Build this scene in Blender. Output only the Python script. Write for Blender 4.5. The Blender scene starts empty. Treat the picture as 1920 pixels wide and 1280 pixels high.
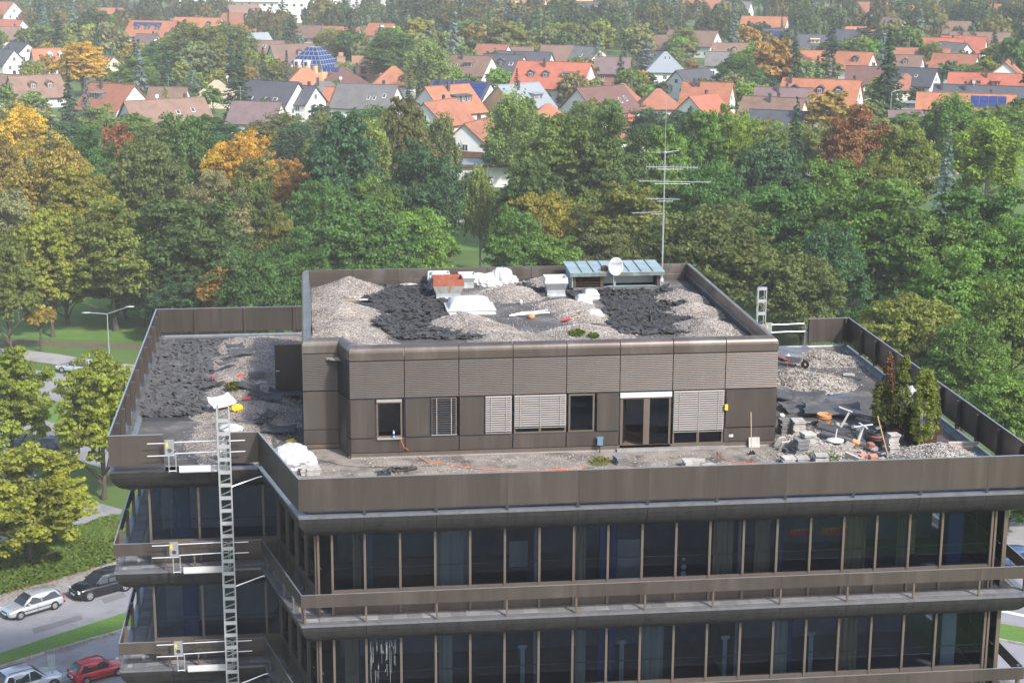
import bpy, math, random
import numpy as np
from mathutils import Vector, Matrix
sc = bpy.context.scene
COL = sc.collection
R = math.radians
# ------------------------------------------------------------------ camera
G = -26.0                                   # street level; z = 0 is the roof edge of the office block
CAM = Vector((0.55, -56.571, 19.817))
F_PX, PITCH, YAW, ROLL = 3209.15, R(13.566), R(6.896), R(0.258)
FW = Vector((math.sin(YAW)*math.cos(PITCH), math.cos(YAW)*math.cos(PITCH), -math.sin(PITCH)))
_r = Vector((math.cos(YAW), -math.sin(YAW), 0)); _u = _r.cross(FW)
RT = _r*math.cos(ROLL) + _u*math.sin(ROLL); UP = -_r*math.sin(ROLL) + _u*math.cos(ROLL)
cam = bpy.data.cameras.new('camera'); cam_o = bpy.data.objects.new('camera', cam); COL.objects.link(cam_o)
cam.sensor_width = 36.0; cam.lens = F_PX/1920*36.0; cam.clip_start = 1.0; cam.clip_end = 6000
m = Matrix((RT, UP, -FW)).transposed().to_4x4(); m.translation = CAM; cam_o.matrix_world = m
sc.camera = cam_o
# ------------------------------------------------------------------ sky, sun, exposure
SUN_AZ, SUN_EL = R(34), R(41)               # azimuth: to the right of straight behind the camera (-Y towards +X)
sun_dir = Vector((math.sin(SUN_AZ)*math.cos(SUN_EL), -math.cos(SUN_AZ)*math.cos(SUN_EL), math.sin(SUN_EL)))
w = bpy.data.worlds.new('World'); sc.world = w; w.use_nodes = True
nt = w.node_tree; sky = nt.nodes.new('ShaderNodeTexSky'); sky.sky_type = 'NISHITA'; sky.sun_disc = False
sky.sun_elevation = SUN_EL; sky.sun_rotation = math.atan2(sun_dir.x, sun_dir.y)
sky.air_density = 1.0; sky.dust_density = 2.0; sky.ozone_density = 1.0
nt.links.new(sky.outputs[0], nt.nodes['Background'].inputs[0]); nt.nodes['Background'].inputs[1].default_value = 0.15
sl = bpy.data.lights.new('sun', 'SUN'); sl.energy = 3.0; sl.angle = R(4.0); sl.color = (1.0, 0.965, 0.915)
so = bpy.data.objects.new('sun', sl); COL.objects.link(so); so.rotation_euler = sun_dir.to_track_quat('Z', 'Y').to_euler(); so.location = (40, -40, 80)
sc.view_settings.view_transform = 'Standard'; sc.view_settings.look = 'None'; sc.view_settings.exposure = 0.78; sc.view_settings.gamma = 1.0
sc.render.engine = 'CYCLES'
cy = sc.cycles; cy.max_bounces = 8; cy.diffuse_bounces = 3; cy.glossy_bounces = 3; cy.transmission_bounces = 4; cy.transparent_max_bounces = 12; cy.volume_bounces = 0
cy.use_denoising = True; cy.caustics_reflective = False; cy.caustics_refractive = False; cy.sample_clamp_indirect = 6

# ------------------------------------------------------------------ helpers
def at(u, v, z):
    """world point at height z that lies in the direction of photo pixel (u, v)"""
    d = FW + RT*((u-960)/F_PX) - UP*((v-640)/F_PX)
    return CAM + d*((z-CAM.z)/d.z)
def g(u, v, z=G):
    p = at(u, v, z); return (p.x, p.y)
class MB:
    def __init__(s): s.v = []; s.f = []; s.m = []; s.mi = 0
    def add(s, vs, fs):
        o = len(s.v); s.v += [tuple(p) for p in vs]
        for f in fs: s.f.append([i+o for i in f]); s.m.append(s.mi)
        return s
    def box(s, x0, x1, y0, y1, z0, z1):
        return s.add([(x0,y0,z0),(x1,y0,z0),(x1,y1,z0),(x0,y1,z0),(x0,y0,z1),(x1,y0,z1),(x1,y1,z1),(x0,y1,z1)],
              [(0,3,2,1),(4,5,6,7),(0,1,5,4),(1,2,6,5),(2,3,7,6),(3,0,4,7)])
    def obox(s, M, sx, sy, sz, base=False):
        z0 = 0 if base else -sz/2
        vs = [M @ Vector((x*sx/2, y*sy/2, z)) for z in (z0, z0+sz) for x, y in ((-1,-1),(1,-1),(1,1),(-1,1))]
        return s.add(vs, [(0,3,2,1),(4,5,6,7),(0,1,5,4),(1,2,6,5),(2,3,7,6),(3,0,4,7)])
    def bar(s, p0, p1, wx, wz, up=(0,0,1)):
        p0 = Vector(p0); p1 = Vector(p1); d = (p1-p0); L = d.length; d.normalize(); upv = Vector(up)
        if abs(d.dot(upv)) > .98: upv = Vector((0,1,0))
        x = d.cross(upv).normalized(); z = x.cross(d)
        vs = [p + x*(a*wx/2) + z*(b*wz/2) for p in (p0, p1) for a, b in ((-1,-1),(1,-1),(1,1),(-1,1))]
        return s.add(vs, [(0,1,2,3),(7,6,5,4),(0,4,5,1),(1,5,6,2),(2,6,7,3),(3,7,4,0)])
    def tube(s, pts, r, n=8, cap=True):
        pts = [Vector(p) for p in pts]; rs = r if isinstance(r, (list, tuple)) else [r]*len(pts)
        rings = []
        for i, p in enumerate(pts):
            d = (pts[min(i+1, len(pts)-1)] - pts[max(i-1, 0)]).normalized()
            a = Vector((0,0,1)) if abs(d.z) < .9 else Vector((1,0,0))
            x = d.cross(a).normalized(); y = d.cross(x)
            rings.append([p + x*(rs[i]*math.cos(2*math.pi*k/n)) + y*(rs[i]*math.sin(2*math.pi*k/n)) for k in range(n)])
        return s.loft(rings, cap)
    def loft(s, rings, cap=True, closed=True):
        n = len(rings[0]); vs = [p for r in rings for p in r]; fs = []
        for i in range(len(rings)-1):
            for k in range(n if closed else n-1):
                k2 = (k+1) % n; fs.append((i*n+k, i*n+k2, (i+1)*n+k2, (i+1)*n+k))
        if cap: fs.append(tuple(range(n-1, -1, -1))); fs.append(tuple((len(rings)-1)*n+k for k in range(n)))
        return s.add(vs, fs)
    def lathe(s, prof, c=(0,0,0), n=16, cap=True):
        return s.loft([[(c[0]+r*math.cos(2*math.pi*k/n), c[1]+r*math.sin(2*math.pi*k/n), c[2]+z) for k in range(n)] for r, z in prof], cap)
    def prism(s, pts, z0, z1):
        n = len(pts); vs = [(x,y,z0) for x,y in pts] + [(x,y,z1) for x,y in pts]
        return s.add(vs, [tuple(range(n-1,-1,-1)), tuple(range(n,2*n))] + [(k,(k+1)%n,n+(k+1)%n,n+k) for k in range(n)])
    def poly(s, pts): return s.add(pts, [tuple(range(len(pts)))])
    def mesh(s, name, mats, smooth=False):
        me = bpy.data.meshes.new(name); me.from_pydata(s.v, [], s.f)
        for m_ in (mats if isinstance(mats, (list, tuple)) else [mats]): me.materials.append(m_)
        if isinstance(mats, (list, tuple)): me.polygons.foreach_set('material_index', s.m)
        if smooth: me.polygons.foreach_set('use_smooth', [True]*len(s.f))
        me.update(); return me
    def build(s, name, mats, parent=None, loc=(0,0,0), smooth=False, rot=None):
        return link(name, s.mesh(name, mats, smooth), parent, loc, rot)
def link(name, me, parent=None, loc=(0,0,0), rot=None):
    o = bpy.data.objects.new(name, me); COL.objects.link(o); o.location = loc
    if rot is not None: o.rotation_euler = rot
    if parent: o.parent = parent
    return o
def tag(o, label=None, cat=None, group=None, kind=None):
    if label: o['label'] = label
    if cat: o['category'] = cat
    if group: o['group'] = group
    if kind: o['kind'] = kind
    return o
def thing(name, label, cat, loc=(0,0,0), rz=0, group=None):
    o = bpy.data.objects.new(name, None); COL.objects.link(o); o.location = loc; o.rotation_euler = (0,0,rz)
    o.empty_display_size = .3
    return tag(o, label, cat, group)
def copy_tree(o, parent=None):
    c = o.copy(); COL.objects.link(c); c.parent = parent
    for ch in o.children: copy_tree(ch, c)
    return c
def bevel(o, wdt=.01, seg=2):
    b = o.modifiers.new('bevel', 'BEVEL'); b.width = wdt; b.segments = seg; b.limit_method = 'ANGLE'; return o
def T(x=0, y=0, z=0, rx=0, ry=0, rz=0): return Matrix.Translation((x,y,z)) @ Matrix.Rotation(rz,4,'Z') @ Matrix.Rotation(ry,4,'Y') @ Matrix.Rotation(rx,4,'X')

# ------------------------------------------------------------------ materials
def NM(name):
    m_ = bpy.data.materials.new(name); m_.use_nodes = True; t = m_.node_tree
    return m_, t, t.nodes['Principled BSDF']
def mk(name, col, rough=.6, metal=0., var=.18, scale=2., streak=1., bump=0., bscale=40., dirt=None, dscale=.6, damt=.5, spec=.5, rnd=.0, fine=0., fscale=60.):
    """painted / mineral surface: base colour with soft mottling, optional second colour in stains, fine grain and relief"""
    m_, t, b = NM(name); N = t.nodes.new; L = t.links.new
    tc = N('ShaderNodeTexCoord'); mp = N('ShaderNodeMapping'); mp.inputs['Scale'].default_value = (1, 1, 1/streak)
    oi = N('ShaderNodeObjectInfo'); L(tc.outputs['Object'], mp.inputs[0])
    n1 = N('ShaderNodeTexNoise'); n1.noise_dimensions = '4D'; n1.inputs['Scale'].default_value = scale; n1.inputs['Detail'].default_value = 6
    mm = N('ShaderNodeMath'); mm.operation = 'MULTIPLY'; mm.inputs[1].default_value = 37. if rnd else 0.
    L(oi.outputs['Random'], mm.inputs[0]); L(mm.outputs[0], n1.inputs['W']); L(mp.outputs[0], n1.inputs[0])
    mr = N('ShaderNodeMapRange'); mr.inputs[1].default_value = .25; mr.inputs[2].default_value = .75; mr.inputs[3].default_value = 1-var; mr.inputs[4].default_value = 1+var
    L(n1.outputs[0], mr.inputs[0])
    val = mr.outputs[0]
    if rnd:
        r2 = N('ShaderNodeMapRange'); r2.inputs[3].default_value = 1-rnd; r2.inputs[4].default_value = 1+rnd; L(oi.outputs['Random'], r2.inputs[0])
        q = N('ShaderNodeMath'); q.operation = 'MULTIPLY'; L(val, q.inputs[0]); L(r2.outputs[0], q.inputs[1]); val = q.outputs[0]
    if fine:
        n3 = N('ShaderNodeTexNoise'); n3.inputs['Scale'].default_value = fscale; n3.inputs['Detail'].default_value = 2; L(tc.outputs['Object'], n3.inputs[0])
        r3 = N('ShaderNodeMapRange'); r3.inputs[1].default_value = .3; r3.inputs[2].default_value = .7; r3.inputs[3].default_value = 1-fine; r3.inputs[4].default_value = 1+fine; L(n3.outputs[0], r3.inputs[0])
        q = N('ShaderNodeMath'); q.operation = 'MULTIPLY'; L(val, q.inputs[0]); L(r3.outputs[0], q.inputs[1]); val = q.outputs[0]
    mx = N('ShaderNodeMix'); mx.data_type = 'RGBA'; mx.inputs[0].default_value = 0; mx.inputs[6].default_value = (*col, 1)
    if dirt:
        n2 = N('ShaderNodeTexNoise'); n2.inputs['Scale'].default_value = dscale; n2.inputs['Detail'].default_value = 8; n2.inputs['Roughness'].default_value = .65; L(mp.outputs[0], n2.inputs[0])
        rr = N('ShaderNodeMapRange'); rr.inputs[1].default_value = .5; rr.inputs[2].default_value = .66; rr.inputs[4].default_value = damt; L(n2.outputs[0], rr.inputs[0])
        L(rr.outputs[0], mx.inputs[0]); mx.inputs[7].default_value = (*dirt, 1)
    vm = N('ShaderNodeVectorMath'); vm.operation = 'SCALE'; L(mx.outputs[2], vm.inputs[0]); L(val, vm.inputs['Scale'])
    L(vm.outputs[0], b.inputs['Base Color'])
    b.inputs['Roughness'].default_value = rough; b.inputs['Metallic'].default_value = metal; b.inputs['Specular IOR Level'].default_value = spec
    if bump:
        nb = N('ShaderNodeTexNoise'); nb.inputs['Scale'].default_value = bscale; nb.inputs['Detail'].default_value = 4; L(tc.outputs['Object'], nb.inputs[0])
        bp = N('ShaderNodeBump'); bp.inputs['Strength'].default_value = bump; bp.inputs['Distance'].default_value = .02; L(nb.outputs[0], bp.inputs['Height']); L(bp.outputs[0], b.inputs['Normal'])
    return m_
M = {}
M['bronze'] = mk('bronze_anodised_panel', (.098, .082, .072), .36, .45, .18, 2.2, 9., rnd=.12, dirt=(.140,.120,.107), dscale=1.6, damt=.55)
M['bronze_lid'] = mk('bronze_edge_strip', (.38, .39, .42), .35, .6, .1)
M['coping'] = mk('bronze_coping', (.130, .108, .094), .32, .45, .16, 1.2, 3., rnd=.12, dirt=(.27,.25,.235), damt=.5)
M['louver'] = mk('bronze_louvre', (.078, .066, .058), .4, .35, .1, 2., rnd=.05)
M['joint'] = mk('dark_joint', (.03, .032, .038), .6, 0, .1)
M['soffit'] = mk('soffit_sheet', (.045, .043, .043), .38, .3, .22, 5., 12., dirt=(.02,.019,.018), dscale=3., damt=.8)
M['lip'] = mk('grey_edge_flashing', (.20, .205, .22), .4, .4, .15, dirt=(.14,.14,.13), damt=.7, dscale=2.)
M['mullion'] = mk('bronze_mullion', (.165, .132, .108), .42, .35, .12, 2.)
M['concrete'] = mk('concrete', (.30, .29, .275), .85, 0, .2, 1.5, bump=.3, dirt=(.15,.145,.135), damt=.7)
M['slab'] = mk('paving_slab', (.20, .195, .195), .85, 0, .2, 2., bump=.3, rnd=.22, dirt=(.14,.135,.13), damt=.6, dscale=1.5)
M['slab_light'] = mk('paving_slab_pale', (.44, .42, .39), .85, 0, .15, 3., bump=.3, rnd=.18, dirt=(.27,.25,.22), damt=.7, dscale=3.)
M['deck'] = mk('bitumen_deck', (.085, .079, .075), .82, 0, .3, .7, bump=.5, bscale=25, dirt=(.21,.20,.19), dscale=.55, damt=.8, fine=.35, fscale=45)
M['deck_pale'] = mk('dusty_deck', (.245, .215, .185), .88, 0, .38, 1.3, bump=.6, bscale=25, dirt=(.075,.066,.058), dscale=.9, damt=.95, fine=.4, fscale=40)
M['chunk'] = mk('roofing_felt', (.058, .057, .059), .72, 0, .3, 3., bump=.4, bscale=30, rnd=.40, dirt=(.10,.098,.095), dscale=2.5, damt=.6)
M['felt'] = mk('torn_felt_sheet', (.065, .066, .070), .7, 0, .25, 2., bump=.4, bscale=30, rnd=.25, dirt=(.17,.16,.15), dscale=1.2, damt=.7)
M['white_sheet'] = mk('white_plastic_sheet', (.60, .60, .61), .45, 0, .04)
M['white_paint'] = mk('white_paint', (.58, .58, .57), .4, 0, .05, dirt=(.55,.53,.5), damt=.3, dscale=3)
M['acrylic'] = mk('white_acrylic', (.62, .63, .64), .2, 0, .03)
M['galv'] = mk('galvanised_steel', (.55, .58, .60), .38, .75, .15, 6.)
M['alu'] = mk('aluminium', (.74, .76, .78), .32, .7, .08, 5.)
M['alu_dull'] = mk('dull_sheet_metal', (.46, .50, .52), .5, .4, .15, 3., dirt=(.30,.28,.26), damt=.5, dscale=2)
M['rust'] = mk('rusted_sheet', (.30, .085, .05), .75, .1, .2, 5., dirt=(.42,.20,.12), damt=.5, dscale=4, streak=3)
M['rust_streak'] = mk('rust_streaked_sheet', (.45, .46, .42), .6, .2, .15, 4., 6., dirt=(.34,.15,.05), dscale=3.2, damt=.9)
M['copper'] = mk('patinated_copper', (.36, .45, .47), .5, .3, .2, 1.5, dirt=(.30,.34,.32), damt=.5, dscale=1.2)
M['copper_dk'] = mk('weathered_copper', (.16, .165, .155), .6, .3, .25, 3., dirt=(.18,.36,.31), damt=.8, dscale=2.2)
M['brown_metal'] = mk('brown_louvre', (.11, .06, .045), .55, .2, .2, 4.)
M['dark_metal'] = mk('dark_metal', (.03, .03, .033), .45, .5, .1)
M['black'] = mk('black_rubber', (.015, .015, .016), .6, 0, .1)
M['terracotta'] = mk('terracotta', (.52, .25, .10), .8, 0, .15, 4., dirt=(.40,.24,.13), damt=.6, dscale=5)
M['brick'] = mk('brick_red', (.40, .18, .13), .9, 0, .2, 6., rnd=.2, bump=.3)
M['wood'] = mk('wood_handle', (.50, .34, .18), .7, 0, .2, 8.)
M['wood_dk'] = mk('old_timber', (.17, .10, .065), .8, 0, .3, 5.)
M['red_plastic'] = mk('red_plastic', (.55, .05, .04), .45, 0, .08)
M['orange'] = mk('orange_cable', (.75, .15, .05), .5, 0, .05)
M['yellow'] = mk('yellow_sticker', (.80, .52, .02), .5, 0, .05)
M['blue_paint'] = mk('blue_column', (.03, .08, .26), .5, 0, .06)
M['teal_paint'] = mk('teal_column', (.04, .14, .22), .5, 0, .06)
M['pale_paint'] = mk('pale_column', (.45, .52, .52), .6, 0, .05)
M['blue_plastic'] = mk('blue_grey_plastic', (.10, .18, .26), .5, 0, .1)
M['curtain'] = mk('beige_curtain', (.36, .28, .17), .9, 0, .2, 3., 8.)
M['curtain_g'] = mk('grey_curtain', (.36, .37, .33), .9, 0, .2, 3., 8.)
M['interior'] = mk('office_interior', (.34, .34, .345), .9, 0, .15)
M['carpet'] = mk('office_carpet', (.17, .165, .16), .95, 0, .2)
M['blind'] = mk('aluminium_blind', (.34, .315, .30), .5, .2, .05)
M['blind_dark'] = mk('dark_blind_slat', (.12, .115, .115), .45, .3, .05)
M['white_sack'] = mk('grimy_white_sack', (.52,.52,.52), .5, 0, .14, 4., dirt=(.36,.35,.33), dscale=5., damt=.6)
M['lime_run'] = mk('dried_lime', (.26,.27,.28), .8, 0, .2, 6.)
M['earth'] = mk('earth', (.085, .060, .045), .95, 0, .3, 5., bump=.5)
M['cortroot'] = mk('root_ball', (.055, .030, .022), .95, 0, .3, 6., bump=.8)
def glass(name, tint, fres=1.35):
    m_, t, b = NM(name); t.nodes.remove(b); N = t.nodes.new; L = t.links.new
    tr = N('ShaderNodeBsdfTransparent'); tr.inputs[0].default_value = (*tint, 1)
    gl = N('ShaderNodeBsdfGlossy'); gl.inputs['Roughness'].default_value = .02; gl.inputs[0].default_value = (.85,.9,1,1)
    fr = N('ShaderNodeFresnel'); fr.inputs[0].default_value = fres
    tc = N('ShaderNodeTexCoord'); n = N('ShaderNodeTexNoise'); n.inputs['Scale'].default_value = .8; L(tc.outputs['Object'], n.inputs[0])
    bp = N('ShaderNodeBump'); bp.inputs['Strength'].default_value = .06; bp.inputs['Distance'].default_value = .05; L(n.outputs[0], bp.inputs['Height']); L(bp.outputs[0], gl.inputs['Normal'])
    mx = N('ShaderNodeMixShader'); L(fr.outputs[0], mx.inputs[0]); L(tr.outputs[0], mx.inputs[1]); L(gl.outputs[0], mx.inputs[2])
    L(mx.outputs[0], t.nodes['Material Output'].inputs[0]); return m_
M['glass'] = glass('tinted_window_glass', (.60, .66, .73), 1.36)
def gloss_dark(name, col, rough=.06):
    m_, t, b = NM(name); b.inputs['Base Color'].default_value = (*col, 1); b.inputs['Roughness'].default_value = rough; b.inputs['Specular IOR Level'].default_value = .6; return m_
M['pane'] = gloss_dark('house_window_pane', (.05, .06, .075), .08)
M['car_glass'] = gloss_dark('car_window_glass', (.03, .035, .04), .04)
def gravel(name, c1, c2, c3, sc_=26.):
    m_, t, b = NM(name); N = t.nodes.new; L = t.links.new
    tc = N('ShaderNodeTexCoord'); v = N('ShaderNodeTexVoronoi'); v.inputs['Scale'].default_value = sc_; L(tc.outputs['Object'], v.inputs[0])
    sp = N('ShaderNodeSeparateColor'); L(v.outputs['Color'], sp.inputs[0])
    cr = N('ShaderNodeValToRGB'); e = cr.color_ramp; e.elements[0].color = (*c3, 1); e.elements[1].color = (*c2, 1); e.elements[1].position = 1.
    k = e.elements.new(.45); k.color = (*c1, 1); L(sp.outputs[0], cr.inputs[0])
    n = N('ShaderNodeTexNoise'); n.inputs['Scale'].default_value = 1.1; n.inputs['Detail'].default_value = 5; L(tc.outputs['Object'], n.inputs[0])
    mr = N('ShaderNodeMapRange'); mr.inputs[1].default_value = .3; mr.inputs[2].default_value = .7; mr.inputs[3].default_value = .6; mr.inputs[4].default_value = 1.2; L(n.outputs[0], mr.inputs[0])
    vm = N('ShaderNodeVectorMath'); vm.operation = 'SCALE'; L(cr.outputs[0], vm.inputs[0]); L(mr.outputs[0], vm.inputs['Scale']); L(vm.outputs[0], b.inputs['Base Color'])
    bp = N('ShaderNodeBump'); bp.inputs['Strength'].default_value = .9; bp.inputs['Distance'].default_value = .03; bp.invert = True; L(v.outputs['Distance'], bp.inputs['Height']); L(bp.outputs[0], b.inputs['Normal'])
    b.inputs['Roughness'].default_value = .9; return m_
M['gravel'] = gravel('roof_gravel', (.275,.232,.195), (.50,.445,.39), (.09,.074,.062))
M['gravel_dark'] = gravel('dark_soil_gravel', (.17,.145,.125), (.55,.51,.48), (.05,.042,.038), 22.)
M['rubble'] = gravel('white_rubble', (.29,.255,.22), (.52,.475,.425), (.10,.083,.07), 16.)
M['pebble'] = mk('pebble', (.46, .42, .38), .85, 0, .5, 9., dirt=(.18,.16,.14), dscale=7., damt=.9)
def ground_mat(name, c1, c2, scale, c3=None, fine=.3):
    return mk(name, c1, .95, 0, .22, scale, dirt=c2, dscale=scale*.7, damt=.6, fine=fine, fscale=14., bump=.3, bscale=8.)
M['grass'] = ground_mat('grass', (.075, .135, .022), (.11, .125, .03), .12)
M['grass_b'] = ground_mat('mown_grass', (.09, .18, .025), (.12, .19, .03), .3)
M['asphalt'] = mk('asphalt', (.255, .25, .262), .9, 0, .12, .25, dirt=(.155,.15,.15), dscale=.35, damt=.7, fine=.15, fscale=25.)
M['asphalt_lt'] = mk('pale_asphalt', (.31, .295, .29), .9, 0, .12, .25, dirt=(.19,.18,.175), dscale=.5, damt=.7, fine=.15, fscale=25.)
M['asphalt_dk'] = mk('dark_asphalt', (.10,.105,.10), .9, 0, .15, .25)
M['asphalt_dk2'] = mk('asphalt_repair', (.17,.165,.17), .9, 0, .15, .6, fine=.2, fscale=25.)
M['kerb'] = mk('kerb_stone', (.36, .345, .33), .9, 0, .2, 2., rnd=.15, dirt=(.2,.19,.18), damt=.6, dscale=3.)
M['paint'] = mk('road_paint', (.75, .75, .73), .7, 0, .1, 4.)
M['leaf_litter'] = mk('leaf_litter_path', (.12, .085, .06), .95, 0, .35, 3., fine=.4)
M['bark'] = mk('bark', (.085, .068, .052), .95, 0, .3, 6., 3., bump=.6, bscale=12)
M['bark_birch'] = mk('birch_bark', (.50, .48, .44), .85, 0, .2, 4., .4, dirt=(.06,.05,.05), dscale=4., damt=.8)
def leaf_mat():
    m_, t, b = NM('leaves'); t.nodes.remove(b); N = t.nodes.new; L = t.links.new
    oi = N('ShaderNodeObjectInfo'); at_ = N('ShaderNodeAttribute'); at_.attribute_name = 'tone'
    sp = N('ShaderNodeSeparateColor'); L(at_.outputs['Color'], sp.inputs[0])
    m1 = N('ShaderNodeMapRange'); m1.inputs[3].default_value = .55; m1.inputs[4].default_value = 1.5; L(sp.outputs[0], m1.inputs[0])
    # some twigs of every tree have turned: object colour alpha tells how many
    lt = N('ShaderNodeMath'); lt.operation = 'LESS_THAN'; L(sp.outputs[1], lt.inputs[0]); L(oi.outputs['Alpha'], lt.inputs[1])
    hs = N('ShaderNodeMix'); hs.data_type = 'RGBA'; L(lt.outputs[0], hs.inputs[0]); L(oi.outputs['Color'], hs.inputs[6])
    au = N('ShaderNodeMix'); au.data_type = 'RGBA'; au.inputs[0].default_value = .45; L(oi.outputs['Color'], au.inputs[6]); au.inputs[7].default_value = (.24,.16,.04,1); L(au.outputs[2], hs.inputs[7])
    vm = N('ShaderNodeVectorMath'); vm.operation = 'SCALE'; L(hs.outputs[2], vm.inputs[0]); L(m1.outputs[0], vm.inputs['Scale'])
    d = N('ShaderNodeBsdfPrincipled'); d.inputs['Roughness'].default_value = .55; d.inputs['Specular IOR Level'].default_value = .25; L(vm.outputs[0], d.inputs['Base Color'])
    tl = N('ShaderNodeBsdfTranslucent'); v2 = N('ShaderNodeVectorMath'); v2.operation = 'MULTIPLY'; v2.inputs[1].default_value = (1.25,1.25,.6); L(vm.outputs[0], v2.inputs[0]); L(v2.outputs[0], tl.inputs[0])
    mx = N('ShaderNodeMixShader'); mx.inputs[0].default_value = .36; L(d.outputs[0], mx.inputs[1]); L(tl.outputs[0], mx.inputs[2])
    L(mx.outputs[0], t.nodes['Material Output'].inputs[0]); return m_
M['leaf'] = leaf_mat()
# ================================================================== ground, roads, paths
def sheet(name, pts, z, mat, kind='structure'):
    o = MB().poly([(x, y, z) for x, y in pts]).build(name, mat); 
    if o.data.polygons[0].normal.z < 0: o.data.flip_normals()
    return tag(o, kind=kind)
sheet('ground', [(-1400,-140),(1400,-140),(1400,2400),(-1400,2400)], G, M['grass'])
sheet('unseen_forecourt', [(-9,4),(-2,4),(-1,-2),(40,-2),(40,-120),(-60,-120),(-60,-20)], G+.004, M['asphalt_dk'])  # dark ground out of view, added for the window panes to reflect
def band(name, left, right, z, mat): return sheet(name, left + right[::-1], z, mat)
Z1, Z2, Z3 = G+.004, G+.008, G+.012
# lower left: two carriageways with a grass median, the near one with the parked red car
band('road', [g(-60,1128), g(0,1112), g(110,1082), g(215,1050), g(330,1012)], [g(-60,1250), g(0,1226), g(110,1190), g(232,1151), g(360,1105)], Z1, M['asphalt'])
band('parking_lane', [g(-60,1131), g(0,1115), g(110,1085), g(215,1053), g(330,1015)], [g(-60,1185), g(0,1168), g(110,1138), g(230,1104), g(350,1062)], Z2, M['asphalt_lt'])
band('grass_median', [g(-60,1250), g(0,1226), g(110,1190), g(232,1151), g(360,1105)], [g(-60,1272), g(0,1251), g(110,1217), g(225,1184), g(360,1140)], G+.10, M['grass_b'])
band('near_road', [g(-80,1278), g(0,1252), g(110,1218), g(225,1185), g(360,1140)], [g(-150,1560), g(0,1480), g(110,1440), g(260,1370), g(420,1290)], Z1, M['asphalt'])
band('pavement', [g(150,1330), g(232,1282), g(300,1250), g(420,1190)], [g(170,1420), g(260,1372), g(330,1330), g(450,1260)], G+.11, M['asphalt_lt'])
# kerb stones along the near edge of the median, one by one
kp = [Vector((*g(-60,1272),0)), Vector((*g(0,1251),0)), Vector((*g(110,1217),0)), Vector((*g(225,1184),0)), Vector((*g(360,1140),0))]
med = bpy.data.objects['grass_median']; random.seed(4)
for a, b in zip(kp[:-1], kp[1:]):
    d = b-a; n = max(1, round(d.length/1.0))
    for i in range(n):
        c = a + d*((i+.5)/n); ang = math.atan2(d.y, d.x) + random.uniform(-.02,.02)
        MB().obox(T(0,0,0,rz=ang), d.length/n*.97, .16, .15, True).build('kerb_stone', M['kerb'], med, (c.x, c.y, G+.0+random.uniform(-.01,.01)))
# parking yard under the maples, footpath and side street further back
sheet('parking_yard', [g(-80,1010), g(60,1018), g(150,1000), g(215,985), g(230,955), g(160,935), g(60,925), g(-80,930)], Z1, M['asphalt'])
sheet('side_street', [g(-80,805), g(30,850), g(140,860), g(260,900), g(420,930), g(420,850), g(260,838), g(150,806), g(70,784), g(-80,760)], Z1, M['asphalt'])
sheet('verge', [g(-80,760), g(70,784), g(150,806), g(260,838), g(420,850), g(420,812), g(250,790), g(100,750), g(-80,735)], Z2, M['grass_b'])
sheet('back_street', [g(-80,735), g(100,750), g(250,790), g(420,812), g(420,760), g(260,740), g(140,705), g(60,692), g(-80,690)], Z1, M['asphalt'])
sheet('footpath', [g(-80,668), g(30,672), g(110,684), g(190,692), g(300,700), g(300,688), g(190,678), g(110,664), g(30,654), g(-80,650)], Z2, M['asphalt_lt'])
sheet('park_path', [g(-80,640), g(110,648), g(260,655), g(400,652), g(400,645), g(260,646), g(110,640), g(-80,632)], Z2, M['leaf_litter'])
sheet('park_lawn', [g(-120,628), g(260,640), g(560,600), g(560,520), g(100,500), g(-120,520)], Z2, M['grass_b'])
sheet('ball_field', [g(700,470), g(1010,470), g(1000,392), g(700,392)], Z2, M['grass_b'])
sheet('field_path', [g(720,417), g(930,416), g(930,410), g(720,411)], Z3, M['asphalt_lt'])
for nm, quad in (('road_patch',[(60,1178),(150,1152),(156,1160),(64,1188)]),('road_patch',[(190,1122),(232,1110),(238,1118),(196,1131)]),('road_patch',[(20,1290),(90,1262),(98,1270),(30,1300)]),('road_patch',[(70,800),(120,812),(114,820),(66,808)])):
    sheet(nm, [g(*q) for q in quad], Z3, M['asphalt_dk2'])
# right of the block
sheet('street_right', [g(1750,1400), g(2250,1330), g(2300,1120), g(1990,1100), g(1880,1078), g(1750,1062)], Z1, M['asphalt'])
sheet('pavement_right', [g(1750,1010), g(1860,1000), g(1990,1025), g(2250,1070), g(2250,1020), g(1990,985), g(1860,968), g(1750,975)], Z2, M['asphalt_lt'])
sheet('lay_by', [g(1750,1062), g(1880,1078), g(1990,1100), g(2250,1150), g(2250,1070), g(1990,1025), g(1860,1000), g(1750,1010)], Z1, M['asphalt_lt'])
sheet('traffic_island', [g(1780,1148), g(1860,1168), g(1990,1190), g(2250,1235), g(2250,1275), g(1990,1222), g(1860,1198), g(1780,1185)], G+.10, M['grass_b'])
sheet('lane_line', [g(1870,1141), g(1990,1166), g(1990,1171.5), g(1870,1145)], Z3, M['paint'])
isl = bpy.data.objects['traffic_island']
a = Vector((*g(1860,1198),0)); b = Vector((*g(1990,1222),0)); d = b-a; n = round(d.length)
for i in range(n):
    c = a + d*((i+.5)/n)
    MB().obox(T(rz=math.atan2(d.y,d.x)), d.length/n*.97, .16, .15, True).build('kerb_stone', M['kerb'], isl, (c.x, c.y, G))
# thoroughfares among the houses
sheet('suburb_lane', [g(1650,345,G), g(1775,300,G), g(1800,296,G), g(1760,330,G), g(1700,360,G)], Z1, M['asphalt_lt'])
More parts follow.
